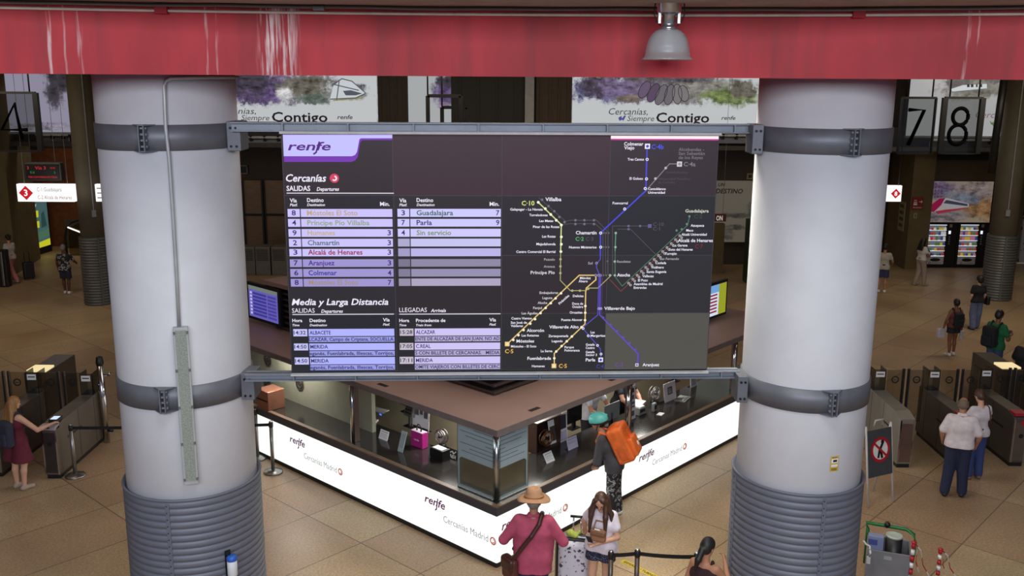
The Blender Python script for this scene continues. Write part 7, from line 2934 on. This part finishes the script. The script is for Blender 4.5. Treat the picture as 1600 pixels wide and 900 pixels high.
        for i in range(len(prof) - 1):
            for k in range(n):
                fs_.append((i * n + k, i * n + (k + 1) % n, (i + 1) * n + (k + 1) % n, (i + 1) * n + k))
        mb.add([Vector(v) * S for v in vs_], fs_, hm, True, MH)
        ho = mb.build('hat', t, world=False, solid=.004)
        mb = MB()
        mb.lathe([(.113 * S, .02 * S), (.111 * S, .045 * S)], bm, (0, 0, 0), 32, True, MH @ Matrix.Diagonal((1.06, 1.16, 1, 1)))
        mb.build('hat_band', ho, world=False)
    return t, dict(S=S, T=T, Hd=Hd, HR=HR, sh=sh, el=el, wr=wr, body=t)


def carried(name, label, cat, prims, m, who, S, vs=.012, M=None):
    """a thing carried by a person, built in the person's own frame and re-centred on its base"""
    V, Fc = sdf_mesh(prims, (), vs)
    MWp = MW[who.name]
    Wv = [MWp @ (Vector(v) * S) for v in V]
    mb = MB()
    mb.add(Wv, [tuple(f) for f in Fc.tolist()], m, True)
    return mb


def backpack(label, who, J, m, w=.30, h=.44, d=.17, z=1.18, strap=True, pocket=None, vs=.012, back=.13, extra=None):
    T = J['T']
    S = J['S']
    c = T((0, -back - d / 2, z))
    up = T((0, 0, 1.3)) - T((0, 0, 1.0))
    up /= np.linalg.norm(up)
    fw = np.cross(up, (1, 0, 0))
    R = np.stack([np.array((1., 0, 0)), fw, up], 1)
    MWp = MW[who.name]
    base = MWp @ (Vector(c - up * h / 2) * S)
    t = thing('backpack', label, 'backpack', base, who.rotation_euler.z)

    def part(name, prims, mm, par=t):
        V, Fc = sdf_mesh(prims, (), vs)
        mb = MB()
        mb.add([MWp @ (Vector(v) * S) for v in V], [tuple(f) for f in Fc.tolist()], mm, True)
        return mb.build(name, par)
    b = part('bag_body', [('b', c, (w / 2, d / 2, h / 2), R, .05, .01), ('e', c + up * h * .42, (w * .42, d * .45, h * .16), R, .05)], m)
    pm = pocket or m
    part('front_pocket', [('b', c - fw * d * .55 - up * h * .16, (w * .40, d * .22, h * .26), R, .035, .01)], pm, t)
    if strap:
        for k, sx in (('R', 1), ('L', -1)):
            P = [T((sx * .10, -back - .01, z + h * .36)), T((sx * .11, -.02, 1.475)), T((sx * .115, .09, 1.37)), T((sx * .125, .115, 1.22)), T((sx * .14, .02, 1.08)), T((sx * .12, -back, z - h * .36))]
            part('shoulder_strap', [('c', P[i], P[i + 1], .020, .020, .01) for i in range(5)], m)
    return t, c, up, fw, part


def cloth(name, rgb, rough=.85, amt=.10, scale=14):
    return mat(name, rgb, rough, amt=amt, scale=scale, bump=.15)


H_blk = mat('black_hair', (26, 22, 22), .5, amt=.2, scale=30)
H_brn = mat('brown_hair', (74, 48, 38), .45, amt=.25, scale=26, stretch=(1, 1, .2))
H_bld = mat('blonde_hair', (146, 104, 62), .5, amt=.3, scale=26, stretch=(1, 1, .2))
H_gry = mat('grey_hair', (128, 118, 110), .6, amt=.25, scale=30)
SH_w = mat('white_shoe', (214, 212, 208), .6)
SH_d = mat('dark_shoe', (36, 32, 32), .5)

# man in the pink shirt
px_ = atY(834, 800, 11.3)
w1, J1 = person('person in a pink shirt and straw hat with a brown shoulder bag, seen from behind', px_.x, 11.3, rad(-4), 1.80, 'tan', .011, bulk=1.24, belly=.07,
                arms={'eR': (.36, .02, 1.11), 'wR': (.20, .24, 1.10), 'eL': (-.36, .02, 1.11), 'wL': (-.20, .24, 1.10), 'nR': (0, 0, -1), 'nL': (0, 0, -1), 'cR': 55, 'cL': 55},
                wear=(('shirt', cloth('pink_cotton', (176, 74, 102)), {'sleeve': 1.15, 'hem': .74, 'inf': .018, 'collar': True}), ('trousers', cloth('navy_cotton', (44, 48, 82))), ('shoes', SH_d)),
                hair=('fringe', H_gry), hat=(mat('straw_weave', (178, 134, 102), .8, amt=.12, scale=60), mat('hat_ribbon', (166, 118, 84), .7)), hp=8)
MW1 = MW[w1.name]
S = J1['S']
t = thing('shoulder_bag', 'brown leather shoulder bag hanging at the left hip of the pink shirted person', 'bag', MW1 @ (Vector((-.26, -.08, .66)) * S), w1.rotation_euler.z)
M_leat = mat('brown_leather', (84, 42, 36), .45, amt=.15)


def wpart(name, prims, m, par, who, S, vs=.011, cuts=()):
    V, Fc = sdf_mesh(prims, cuts, vs)
    mb = MB()
    mb.add([MW[who.name] @ (Vector(v) * S) for v in V], [tuple(f) for f in Fc.tolist()], m, True)
    return mb.build(name, par)


wpart('bag_body', [('b', (-.275, -.10, .80), (.055, .135, .15), Rm('Z', 35), .05, .01)], M_leat, t, w1, S)
wpart('flap', [('b', (-.295, -.115, .86), (.05, .125, .09), Rm('Z', 35), .04, .01)], mat('dark_leather', (66, 32, 28), .4), t, w1, S)
stp = [(-.25, -.16, .92), (-.15, -.185, 1.08), (-.02, -.185, 1.26), (.07, -.145, 1.40), (.10, -.06, 1.485), (.10, .06, 1.45), (.03, .16, 1.28), (-.12, .20, 1.1), (-.24, .10, .95)]
wpart('strap', [('c', stp[i], stp[i + 1], .028, .028, .008) for i in range(len(stp) - 1)], mat('dark_leather', (66, 32, 28), .4), t, w1, S)

# girl with the suitcase
gp = atY(941, 800, 11.75)
M_dot = pattern_mat('navy_dotted_cotton', (36, 40, 66), [(36, 40, 66)], 60, .5, .85, 'voronoi')
M_dot.node_tree.nodes['Color Ramp'].color_ramp.elements[0].color = (*lin((170, 172, 190)), 1)
M_dot.node_tree.nodes['Color Ramp'].color_ramp.elements[1].position = .22
w2, J2 = person('person with long brown hair, white tee and navy shorts holding a phone', gp.x, 11.75, rad(152), 1.66, 'fair', .010, female=True, hp=34, hy=6,
                arms={'eL': (-.235, .02, 1.10), 'wL': (-.02, .20, 1.03), 'eR': (.29, -.07, 1.18), 'wR': (.32, -.17, 1.02), 'nL': (0, 0, 1), 'nR': (0, 0, -1), 'cR': 65, 'cL': 40},
                legs={'kR': (.10, .06, .49), 'aR': (.12, .03, .085)},
                wear=(('shirt', cloth('white_cotton', (222, 212, 226)), {'sleeve': .55, 'hem': .86, 'inf': .024, 'flare': .02}), ('shorts', M_dot, {'len': .42, 'inf': .02, 'wide': .02}), ('shoes', SH_w)),
                hair=('long', H_brn))
S = J2['S']
MW2 = MW[w2.name]
t = thing('handbag', 'small brown handbag held against the chest of the person with long brown hair', 'bag', MW2 @ (Vector((-.02, .2, 1.1)) * S), w2.rotation_euler.z)
wpart('bag_body', [('b', (-.03, .185, 1.15), (.105, .045, .085), Rm('X', 12), .03, .01)], mat('tan_leather', (150, 106, 76), .55), t, w2, S, .009)
wpart('flap', [('b', (-.03, .20, 1.19), (.108, .042, .045), Rm('X', 12), .025, .01)], mat('brown_leather2', (124, 84, 62), .55), t, w2, S, .009)
wpart('paper_slip', [('b', (-.02, .215, 1.232), (.04, .006, .02), Rm('X', 20), .004, .002)], M_paper, t, w2, S, .006)
wpart('handle', [('c', (-.10, .17, 1.23), (-.09, .13, 1.33), .010, .010, .004), ('c', (.05, .17, 1.23), (.03, .13, 1.33), .010, .010, .004), ('c', (-.09, .13, 1.33), (.03, .13, 1.33), .010, .010, .004)], mat('tan_leather', (150, 106, 76), .55), t, w2, S, .009)
t = thing('phone', 'black phone in the hand of the person with long brown hair', 'phone', MW2 @ (Vector((.07, .26, 1.06)) * S), w2.rotation_euler.z)
wpart('case', [('b', (.075, .245, 1.09), (.038, .006, .075), Rm('X', -35), .005, .002)], M_black, t, w2, S, .005)
wpart('glass_face', [('b', (.075, .240, 1.094), (.034, .003, .068), Rm('X', -35), .002, .001)], mat('phone_glass', (40, 44, 56), .1), t, w2, S, .0035)

# suitcase
sp0 = atY(898, 860, 12.1)
t = thing('suitcase', 'white patterned suitcase with black and silver rim in front of the girl in shorts', 'suitcase', (sp0.x, 12.1, 0), rad(-10))
wS, hS, dS = .46, .70, .26
zt = .12
M_case = pattern_mat('printed_case', (206, 204, 220), [(206, 204, 220)], 16, .5, .35, 'noise')
cr_ = M_case.node_tree.nodes['Color Ramp'].color_ramp
cr_.elements[1].position = .30
e_ = cr_.elements.new(.60)
e_.color = (*lin((90, 88, 110)), 1)
e_ = cr_.elements.new(.66)
e_.color = (*lin((30, 28, 36)), 1)
cr_.elements[0].color = (*lin((120, 116, 140)), 1)
for nm, half, off, m_, vsx in (('front_shell', (wS / 2 - .012, .075, hS / 2 - .012), (.0, -.075, zt + hS / 2), M_case, .012), ('back_shell', (wS / 2 - .012, .075, hS / 2 - .012), (.0, .075, zt + hS / 2), M_case, .012),
                               ('black_rim', (wS / 2 + .020, .034, hS / 2 + .020), (0, -.05, zt + hS / 2), M_black, .012), ('silver_rim', (wS / 2 + .042, .036, hS / 2 + .042), (0, .0, zt + hS / 2), mat('silver_rim', (150, 150, 154), .3, .7), .012)):
    V, Fc = sdf_mesh([('b', off, half, None, min(.07, half[1] - .002) if 'rim' not in nm else .026, .01)], (), vsx)
    mb = MB()
    mb.add([tuple(v) for v in V], [tuple(f) for f in Fc.tolist()], m_, True)
    mb.build(nm, t, world=False)
for s in (-1, 1):
    for q in (-1, 1):
        mb = MB()
        mb.lathe([(.028, -.012), (.032, -.008), (.032, .008), (.028, .012)], M_black, (0, 0, 0), 14, True, Matrix.Translation((s * (wS / 2 - .07), q * .08, .033)) @ Matrix.Rotation(PI / 2, 4, 'Y'))
        mb.box(s * (wS / 2 - .07) - .02, s * (wS / 2 - .07) + .02, q * .08 - .018, q * .08 + .018, .05, zt + .02, M_black)
        mb.build('wheel', t, world=False)
mb = MB()
top = zt + hS
for s in (-.05, .05):
    mb.tube([(s + .02, .07, top - .05), (s + .02, .07, top + .27)], .010, M_chrome, 8)
mb.build('telescopic_poles', t, world=False)
mb = MB()
mb.tube([(-.075, .07, top + .28), (.115, .07, top + .28)], .018, M_black, 10)
mb.build('grip', t, world=False)
mb = MB()
mb.box(-.10, .14, .03, .11, top, top + .03, M_black)
mb.build('top_handle', t, world=False, bevel=.01)
t = thing('neck_pillow', 'yellow green soft thing lying on top of the suitcase', 'cushion', (sp0.x, 12.1, 0), rad(-10))
V, Fc = sdf_mesh([('e', (-.06, .0, top + .06), (.06, .05, .055), None, .03), ('e', (.0, -.02, top + .045), (.05, .045, .04), None, .03), ('e', (.06, .02, top + .08), (.03, .03, .03), None, .03)], (), .009)
mb = MB()
mb.add([MW[t.name] @ Vector(v) for v in V], [tuple(f) for f in Fc.tolist()], mat('lime_plush', (172, 186, 84), .9, amt=.2, scale=20), True)
bpy.data.objects.remove(t)
tag(mb.build('soft_toy', recenter=True), 'yellow green soft bundle lying on top of the white patterned suitcase', 'soft toy')

# person with the orange backpack leaning on the counter
M_camo = pattern_mat('black_marbled_cotton', (30, 30, 34), [(150, 150, 154), (60, 60, 64), (30, 30, 34)], 16, .55, .85)
op = atz(958, 806)
# facing the counter, body bent to the left over it
w3, J3 = person('person with cyan helmet and orange backpack leaning on the counter', op.x, op.y, rad(72), 1.72, 'tan', .011, bulk=1.08, lean=27, hp=-2, hy=10,
                arms={'eL': (-.25, .22, 1.02), 'wL': (-.12, .42, 1.0), 'eR': (.26, .20, 1.02), 'wR': (.14, .42, 1.0), 'nR': (0, 0, -1), 'nL': (0, 0, -1), 'world': 0},
                legs={'kL': (-.09, .02, .49), 'kR': (.10, -.01, .49), 'aR': (.09, -.06, .085)},
                wear=(('shirt', cloth('charcoal_cotton', (62, 60, 66)), {'sleeve': .85, 'hem': .80, 'inf': .022}), ('trousers', M_camo, {'wide': .012}), ('shoes', SH_w)),
                hair=('short', H_blk))
S = J3['S']
M_or = mat('orange_nylon', (214, 98, 34), .55, amt=.18, scale=9, bump=.5)
bt, c, up, fw, part = backpack('large orange backpack on the person leaning on the counter', w3, J3, M_or, .42, .58, .28, 1.18, back=.115)
part('top_lid', [('b', c + up * .24 - fw * .02, (.17, .135, .07), np.stack([np.array((1., 0, 0)), fw, up], 1), .05, .01)], mat('orange_nylon2', (200, 88, 30), .55, amt=.18, scale=9, bump=.5))
for sx in (-1, 1):
    part('side_pocket', [('b', c + np.array((sx * .17, 0, 0)) - up * .12, (.05, .09, .13), np.stack([np.array((1., 0, 0)), fw, up], 1), .04, .01)], mat('orange_nylon2', (200, 88, 30), .55, amt=.18, scale=9, bump=.5))
    part('compression_strap', [('c', c + np.array((sx * .175, -.13, .0)) + up * .1, c + np.array((sx * .19, .1, 0)) + up * .06, .008, .008, .004), ('c', c - fw * .16 + np.array((sx * .1, 0, 0)) + up * .2, c - fw * .21 + np.array((sx * .09, 0, 0)) - up * .2, .008, .008, .004)], mat('orange_strap', (176, 72, 26), .6))
part('white_badge', [('e', c + np.array((.225, .0, 0)) - up * .13, (.01, .05, .055), np.stack([np.array((1., 0, 0)), fw, up], 1), .004), ('e', c - fw * .215 + np.array((.05, 0, 0)) - up * .1, (.045, .012, .05), np.stack([np.array((1., 0, 0)), fw, up], 1), .004)], mat('white_badge', (226, 214, 208), .6))
# helmet
t = thing('helmet', 'cyan cycling helmet with dark strap on the person leaning on the counter', 'helmet', MW[w3.name] @ (Vector(J3['Hd']((0, 0, .17))) * S), w3.rotation_euler.z)
Hd, HR = J3['Hd'], J3['HR']
wpart('shell', [('e', Hd((0, .0, .175)), (.125, .155, .118), HR, .01), ('c', Hd((0, .10, .285)), Hd((0, -.14, .235)), .016, .016, .015), ('c', Hd((.05, .10, .255)), Hd((.05, -.12, .21)), .014, .016, .015), ('c', Hd((-.05, .10, .255)), Hd((-.05, -.12, .21)), .014, .016, .015)], mat('cyan_shell', (92, 182, 178), .4), t, w3, S, .009, [(Hd((0, 0, .14)), -(HR @ np.array((0, .12, 1))))])
wpart('dark_rim', [('e', Hd((0, 0, .15)), (.128, .157, .07), HR, .01)], M_black, t, w3, S, .009, [(Hd((0, 0, .145)), HR @ np.array((0, 0, 1))), (Hd((0, 0, .115)), -(HR @ np.array((0, 0, 1))))])
wpart('chin_strap', [('c', Hd((sx * .085, .0, .13)), Hd((sx * .05, .05, .015)), .010, .010, .006) for sx in (-1, 1)] + [('c', Hd((-.05, .05, .015)), Hd((.05, .05, .015)), .010, .010, .006)], M_black, t, w3, S, .009)

# black haired woman at the bottom
wp_ = atY(1103, 870, 10.45)
w4, J4 = person('person with black tied hair and black red strapped top cut by the bottom edge', wp_.x, 10.45, rad(-38), 1.62, 'tan', .010, female=True, hp=10, hy=-12,
                arms={'eR': (.26, .12, 1.16), 'wR': (.15, .24, 1.37), 'nR': (-1, 0, 0), 'cR': 40},
                wear=(('tank', cloth('black_red_cotton', (48, 22, 28))), ('trousers', cloth('dark_cotton', (40, 40, 48))), ('shoes', SH_d)), hair=('tail', H_blk))

# blonde woman at the left gate
bp_ = atz(24, 764)
w5, J5 = person('person with blonde hair and dark red dress touching the reader of the left ticket gate', bp_.x + .1, bp_.y + .02, rad(-26), 1.62, 'fair', .012, female=True, hp=8, hy=-20,
                arms={'eR': (.38, .16, 1.13), 'wR': (.50, .34, 1.20), 'nR': (0, 0, -1), 'cR': 30, 'world': 0},
                legs={'kR': (.105, .03, .49), 'kL': (-.10, .0, .49)},
                wear=(('dress', cloth('dark_red_cotton', (96, 26, 44)), {'hem': .56, 'flare': .07}), ('shoes', mat('beige_shoe', (170, 150, 136), .6))), hair=('mid', H_bld))
S = J5['S']
backpack('dark blue backpack on the blonde person at the left gate', w5, J5, cloth('navy_nylon', (44, 46, 64)), .32, .46, .16, 1.10, back=.12)
mb5 = [('c', J5['T']((.12, .02, 1.0)), (.17, .05, .66), .135, .15, .04)]

# far left
fp = atz(105, 459)
Mhaw = pattern_mat('black_white_print', (34, 34, 40), [(170, 166, 160), (90, 88, 88), (34, 34, 40)], 11, .54, .85)
person('person with grey hair, black patterned shirt and dark shorts walking away in the left hall', fp.x, fp.y, rad(6), 1.58, 'dark', .016, arms={'eR': (.30, .10, 1.13), 'wR': (.30, .28, 1.05)}, legs={'kL': (-.09, .06, .49), 'aL': (-.07, .03, .085), 'aR': (.09, -.06, .085)},
       wear=(('shirt', Mhaw, {'sleeve': .7, 'hem': .80}), ('shorts', cloth('navy_cotton2', (36, 40, 60)), {'len': .85, 'wide': .02}), ('shoes', SH_w)), hair=('short', H_gry))
fp = atz(20, 441)
w6, J6 = person('person in pale top and pink trousers striding at the far left with a dark case', fp.x, fp.y, rad(62), 1.6, 'tan', .016, female=True, hp=4,
       arms={'eR': (.24, .10, 1.12), 'wR': (.16, .26, 1.22)}, legs={'kR': (.09, .24, .52), 'aR': (.09, .34, .10), 'kL': (-.09, -.12, .50), 'aL': (-.09, -.38, .14)},
       wear=(('shirt', cloth('pale_grey_cotton', (168, 158, 152)), {'sleeve': .6, 'hem': .86}), ('trousers', cloth('pink_linen', (176, 104, 104)), {'wide': .02}), ('shoes', mat('beige_shoe', (170, 150, 136), .6))), hair=('bun', H_blk))
q = fp + Vector((.35, .45, 0))
t = thing('wheeled_case', 'black wheeled case pulled by the person in pink trousers', 'suitcase', q, rad(40))
mb = MB()
mb.box(-.17, .17, -.12, .12, .06, .62, M_black)
mb.build('shell', t, world=False, bevel=.04, seg=3)
mb = MB()
mb.tube([(-.08, .08, .6), (-.08, .08, .95), (.08, .08, .95), (.08, .08, .6)], .014, M_dark)
mb.build('handle', t, world=False)
for s in (-1, 1):
    mb = MB()
    mb.lathe([(.04, -.015), (.045, .0), (.04, .015)], M_gap, (0, 0, 0), 12, True, Matrix.Translation((s * .13, .06, .045)) @ Matrix.Rotation(PI / 2, 4, 'Y'))
    mb.build('wheel', t, world=False)
fp = atz(170, 449)
person('person in dark red clothes half hidden behind the slim column in the left hall', fp.x, fp.y, rad(10), 1.55, 'dark', .016,
       wear=(('shirt', cloth('dark_red_cotton2', (88, 26, 34)), {'sleeve': .6, 'hem': .82}), ('trousers', cloth('dark_cotton', (40, 40, 48))), ('shoes', SH_d)), hair=('short', H_blk))

# right hall
fp = atz(1436, 446)
person('person in white top and pale trousers standing in front of the left vending machine', fp.x, fp.y, rad(-70), 1.62, 'brown', .016, female=True, hp=6,
       arms={'eR': (.24, .06, 1.10), 'wR': (.14, .25, 1.14), 'eL': (-.24, .06, 1.10), 'wL': (-.10, .26, 1.2)}, legs={'kR': (.09, .10, .5), 'aR': (.09, .12, .085), 'aL': (-.09, -.12, .09)},
       wear=(('shirt', cloth('white_cotton2', (206, 198, 196)), {'sleeve': .5, 'hem': .95}), ('trousers', cloth('beige_cotton', (156, 138, 128)), {'wide': .015}), ('shoes', mat('beige_shoe', (170, 150, 136), .6))), hair=('mid', H_blk))
fp = atz(1377, 457)
person('person in pale top and blue shorts half hidden behind the right column', fp.x, fp.y, rad(-20), 1.6, 'tan', .016, arms={'eR': (.28, .08, 1.12), 'wR': (.30, .26, 1.05)},
       wear=(('shirt', cloth('pale_cotton', (176, 168, 160)), {'sleeve': .6}), ('shorts', cloth('blue_cotton', (48, 58, 92)), {'len': .85, 'wide': .02}), ('shoes', SH_w)), hair=('short', H_blk))
fp = atz(1486, 556)
w7, J7 = person('person in red top and dark shorts carrying pale bags in the right hall', fp.x, fp.y, rad(8), 1.47, 'brown', .014, female=True,
       arms={'eL': (-.27, -.02, 1.12), 'wL': (-.30, .04, .90), 'eR': (.28, .0, 1.12), 'wR': (.30, .06, .88)}, legs={'aR': (.10, .06, .085), 'kR': (.10, .08, .49), 'aL': (-.09, -.03, .085)},
       wear=(('tank', cloth('dull_red_cotton', (112, 56, 48)), {'hem': .90}), ('shorts', cloth('black_denim', (30, 32, 42)), {'len': .45, 'wide': .02, 'inf': .02}), ('shoes', SH_w)), hair=('short', H_blk))
backpack('black backpack on the person carrying a white bag', w7, J7, cloth('black_nylon', (26, 28, 36)), .28, .42, .14, 1.14, vs=.014)
S = J7['S']
for nm, lab, c_, hf in (('carrier_bag', 'large pale carrier bag in the left hand of the person with black backpack', (-.37, .06, .70), (.12, .07, .15)), ('carrier_bag', 'small pale carrier bag in the right hand of the person with black backpack', (.31, .08, .62), (.06, .05, .15))):
    t = thing(nm, lab, 'bag', MW[w7.name] @ (Vector((c_[0], c_[1], c_[2] - hf[2])) * S), w7.rotation_euler.z)
    Mpl = mat('pale_plastic', (196, 190, 200), .5)
    wpart('bag_body', [('b', c_, hf, None, .045, .01)], Mpl, t, w7, S, .014)
    wpart('handles', [('c', (c_[0] - .03, c_[1], c_[2] + hf[2] - .02), (c_[0] + .03, c_[1], c_[2] + hf[2] + .05), .014, .010, .005), ('c', (c_[0] + .07, c_[1], c_[2] + hf[2] - .02), (c_[0] + .04, c_[1], c_[2] + hf[2] + .05), .014, .010, .005)], Mpl, t, w7, S, .014)
fp = atz(1522, 514)
w8, J8 = person('person in black top, blue jeans and black hat walking toward the vending machines', fp.x, fp.y, rad(12), 1.52, 'fair', .014, bulk=1.1,
       legs={'aL': (-.12, -.08, .085), 'aR': (.11, .06, .085)}, wear=(('shirt', cloth('black_cotton', (24, 23, 27)), {'sleeve': .6, 'hem': .88, 'inf': .02}), ('trousers', cloth('light_denim', (96, 104, 138)), {'wide': .035}), ('shoes', SH_d)), hair=('afro', H_blk))
S = J8['S']
t = thing('handbag', 'black handbag at the right side of the person in black top and jeans', 'bag', MW[w8.name] @ (Vector((.32, 0, .80)) * S), w8.rotation_euler.z)
wpart('bag_body', [('b', (.33, .0, .93), (.06, .13, .14), None, .04, .01)], M_black, t, w8, S, .014)
wpart('strap', [('c', (.30, .0, 1.05), J8['T']((.10, -.11, 1.42)), .014, .014, .005)], M_black, t, w8, S, .014)
fp = atz(1548, 600)
w9, J9 = person('person in green tee and blue jeans with a phone behind the gates', fp.x, fp.y, rad(-62), 1.74, 'brown', .013, hp=8,
       arms={'eR': (.25, .06, 1.10), 'wR': (.12, .30, 1.14), 'eL': (-.24, .06, 1.10), 'wL': (-.06, .30, 1.15), 'nR': (0, 0, 1), 'nL': (0, 0, 1)},
       wear=(('shirt', cloth('green_cotton', (24, 104, 62)), {'sleeve': .6, 'hem': .84, 'inf': .02}), ('trousers', cloth('blue_denim', (58, 76, 112)), {'wide': .012}), ('shoes', SH_d), ('mask', M_paper)), hair=('short', H_blk))
backpack('black backpack on the person in the green tee', w9, J9, cloth('black_nylon', (26, 28, 36)), .32, .46, .20, 1.15, vs=.014)
S = J9['S']
t = thing('phone', 'dark phone held by the person in the green tee', 'phone', MW[w9.name] @ (Vector((.03, .40, 1.16)) * S), w9.rotation_euler.z)
wpart('case', [('b', (.03, .40, 1.19), (.04, .07, .008), Rm('X', 20), .006, .002)], M_black, t, w9, S, .006)
wpart('glass_face', [('b', (.03, .397, 1.197), (.035, .063, .004), Rm('X', 20), .003, .002)], mat('phone_glass', (40, 44, 56), .1), t, w9, S, .004)
fp = atY(1590, 560, 19.9)
w10, J10 = person('person in black cape and tied black hair at the right edge behind the gates', fp.x, 19.6, rad(-48), 1.68, 'fair', .013, female=True, hp=22,
       arms={'eR': (.25, .12, 1.10), 'wR': (.20, .30, 1.05), 'eL': (-.24, .08, 1.12), 'wL': (-.2, .28, 1.0)},
       wear=(('shirt', cloth('black_cotton', (24, 23, 27)), {'sleeve': .75, 'hem': .76, 'inf': .03, 'flare': .05}), ('trousers', cloth('grey_cotton', (92, 92, 100))), ('shoes', SH_d)), hair=('bun', H_blk))
# two people at the right gate
fp = atz(1486, 775)
w11, J11 = person('person in white polo shirt and navy trousers with balding head at the right gates', fp.x + .04, fp.y, rad(-22), 1.72, 'tan', .012, bulk=1.14, belly=.05, hp=22,
       arms={'eL': (-.28, -.03, 1.13), 'wL': (-.26, .10, .95), 'eR': (.29, -.02, 1.12), 'wR': (.27, .12, .92)}, legs={'kL': (-.11, .02, .49), 'aL': (-.15, -.05, .085), 'aR': (.12, .02, .085)},
       wear=(('shirt', cloth('white_polo', (216, 204, 208)), {'sleeve': .8, 'hem': .90, 'inf': .02, 'collar': True}), ('trousers', cloth('dark_navy_cotton', (34, 38, 66)), {'wide': .02}), ('shoes', SH_d)), hair=('fringe', mat('grey_brown_hair', (112, 94, 82), .6)))
fp = atz(1526, 752)
w12, J12 = person('person with short brown hair, white top and blue jeans in front of the balding person', fp.x - .02, fp.y + .12, rad(10), 1.62, 'fair', .012, female=True, hp=26,
       arms={'eR': (.28, .10, 1.15), 'wR': (.16, .26, 1.06), 'eL': (-.22, .1, 1.12), 'wL': (-.1, .28, 1.08)},
       wear=(('shirt', cloth('white_top', (212, 204, 212)), {'sleeve': .45, 'hem': .86, 'inf': .016}), ('trousers', cloth('deep_blue_denim', (50, 66, 118)), {'wide': .015}), ('shoes', mat('brown_sandal', (120, 92, 72), .6))), hair=('short', H_brn))
S = J12['S']
t = thing('shoulder_bag', 'small red bag with strap on the person in white top and blue jeans', 'bag', MW[w12.name] @ (Vector((.2, .1, .9)) * S), w12.rotation_euler.z)
wpart('bag_body', [('b', (.17, .15, 1.0), (.04, .09, .07), None, .03, .01)], mat('dark_red_bag', (130, 50, 60), .5), t, w12, S, .012)
Tq = J12['T']
stp = [(.15, .14, 1.05), Tq((.11, .13, 1.25)), Tq((.12, .04, 1.47)), Tq((.12, -.08, 1.42)), Tq((.13, -.14, 1.22)), (.19, -.06, 1.02)]
wpart('strap', [('c', stp[i], stp[i + 1], .012, .012, .005) for i in range(5)], mat('brown_leather', (84, 42, 36), .45), t, w12, S, .012)

# two clerks inside the kiosk
for (a_, d_, lab, m_, sk, hr) in ((4.15, 1.55, 'clerk in white shirt behind the right kiosk window', cloth('white_shirt', (200, 204, 214)), 'tan', H_blk), (5.05, 1.50, 'clerk in dark top resting a hand on the counter', cloth('dark_top', (52, 54, 62)), 'fair', H_brn)):
    q = KC + uR * a_ - nR * d_
    person('person, ' + lab, q.x, q.y, math.atan2(nR.y, nR.x) - PI / 2, 1.66, sk, .014, hp=20, lean=12,
           arms={'eR': (.25, .22, 1.14), 'wR': (.16, .42, 1.06), 'eL': (-.25, .22, 1.14), 'wL': (-.16, .40, 1.06), 'nR': (0, 0, -1), 'nL': (0, 0, -1), 'cR': 12, 'cL': 12},
           wear=(('shirt', m_, {'sleeve': .6, 'hem': .84}), ('trousers', cloth('dark_cotton', (40, 40, 48))), ('shoes', SH_d)), hair=('short', hr))
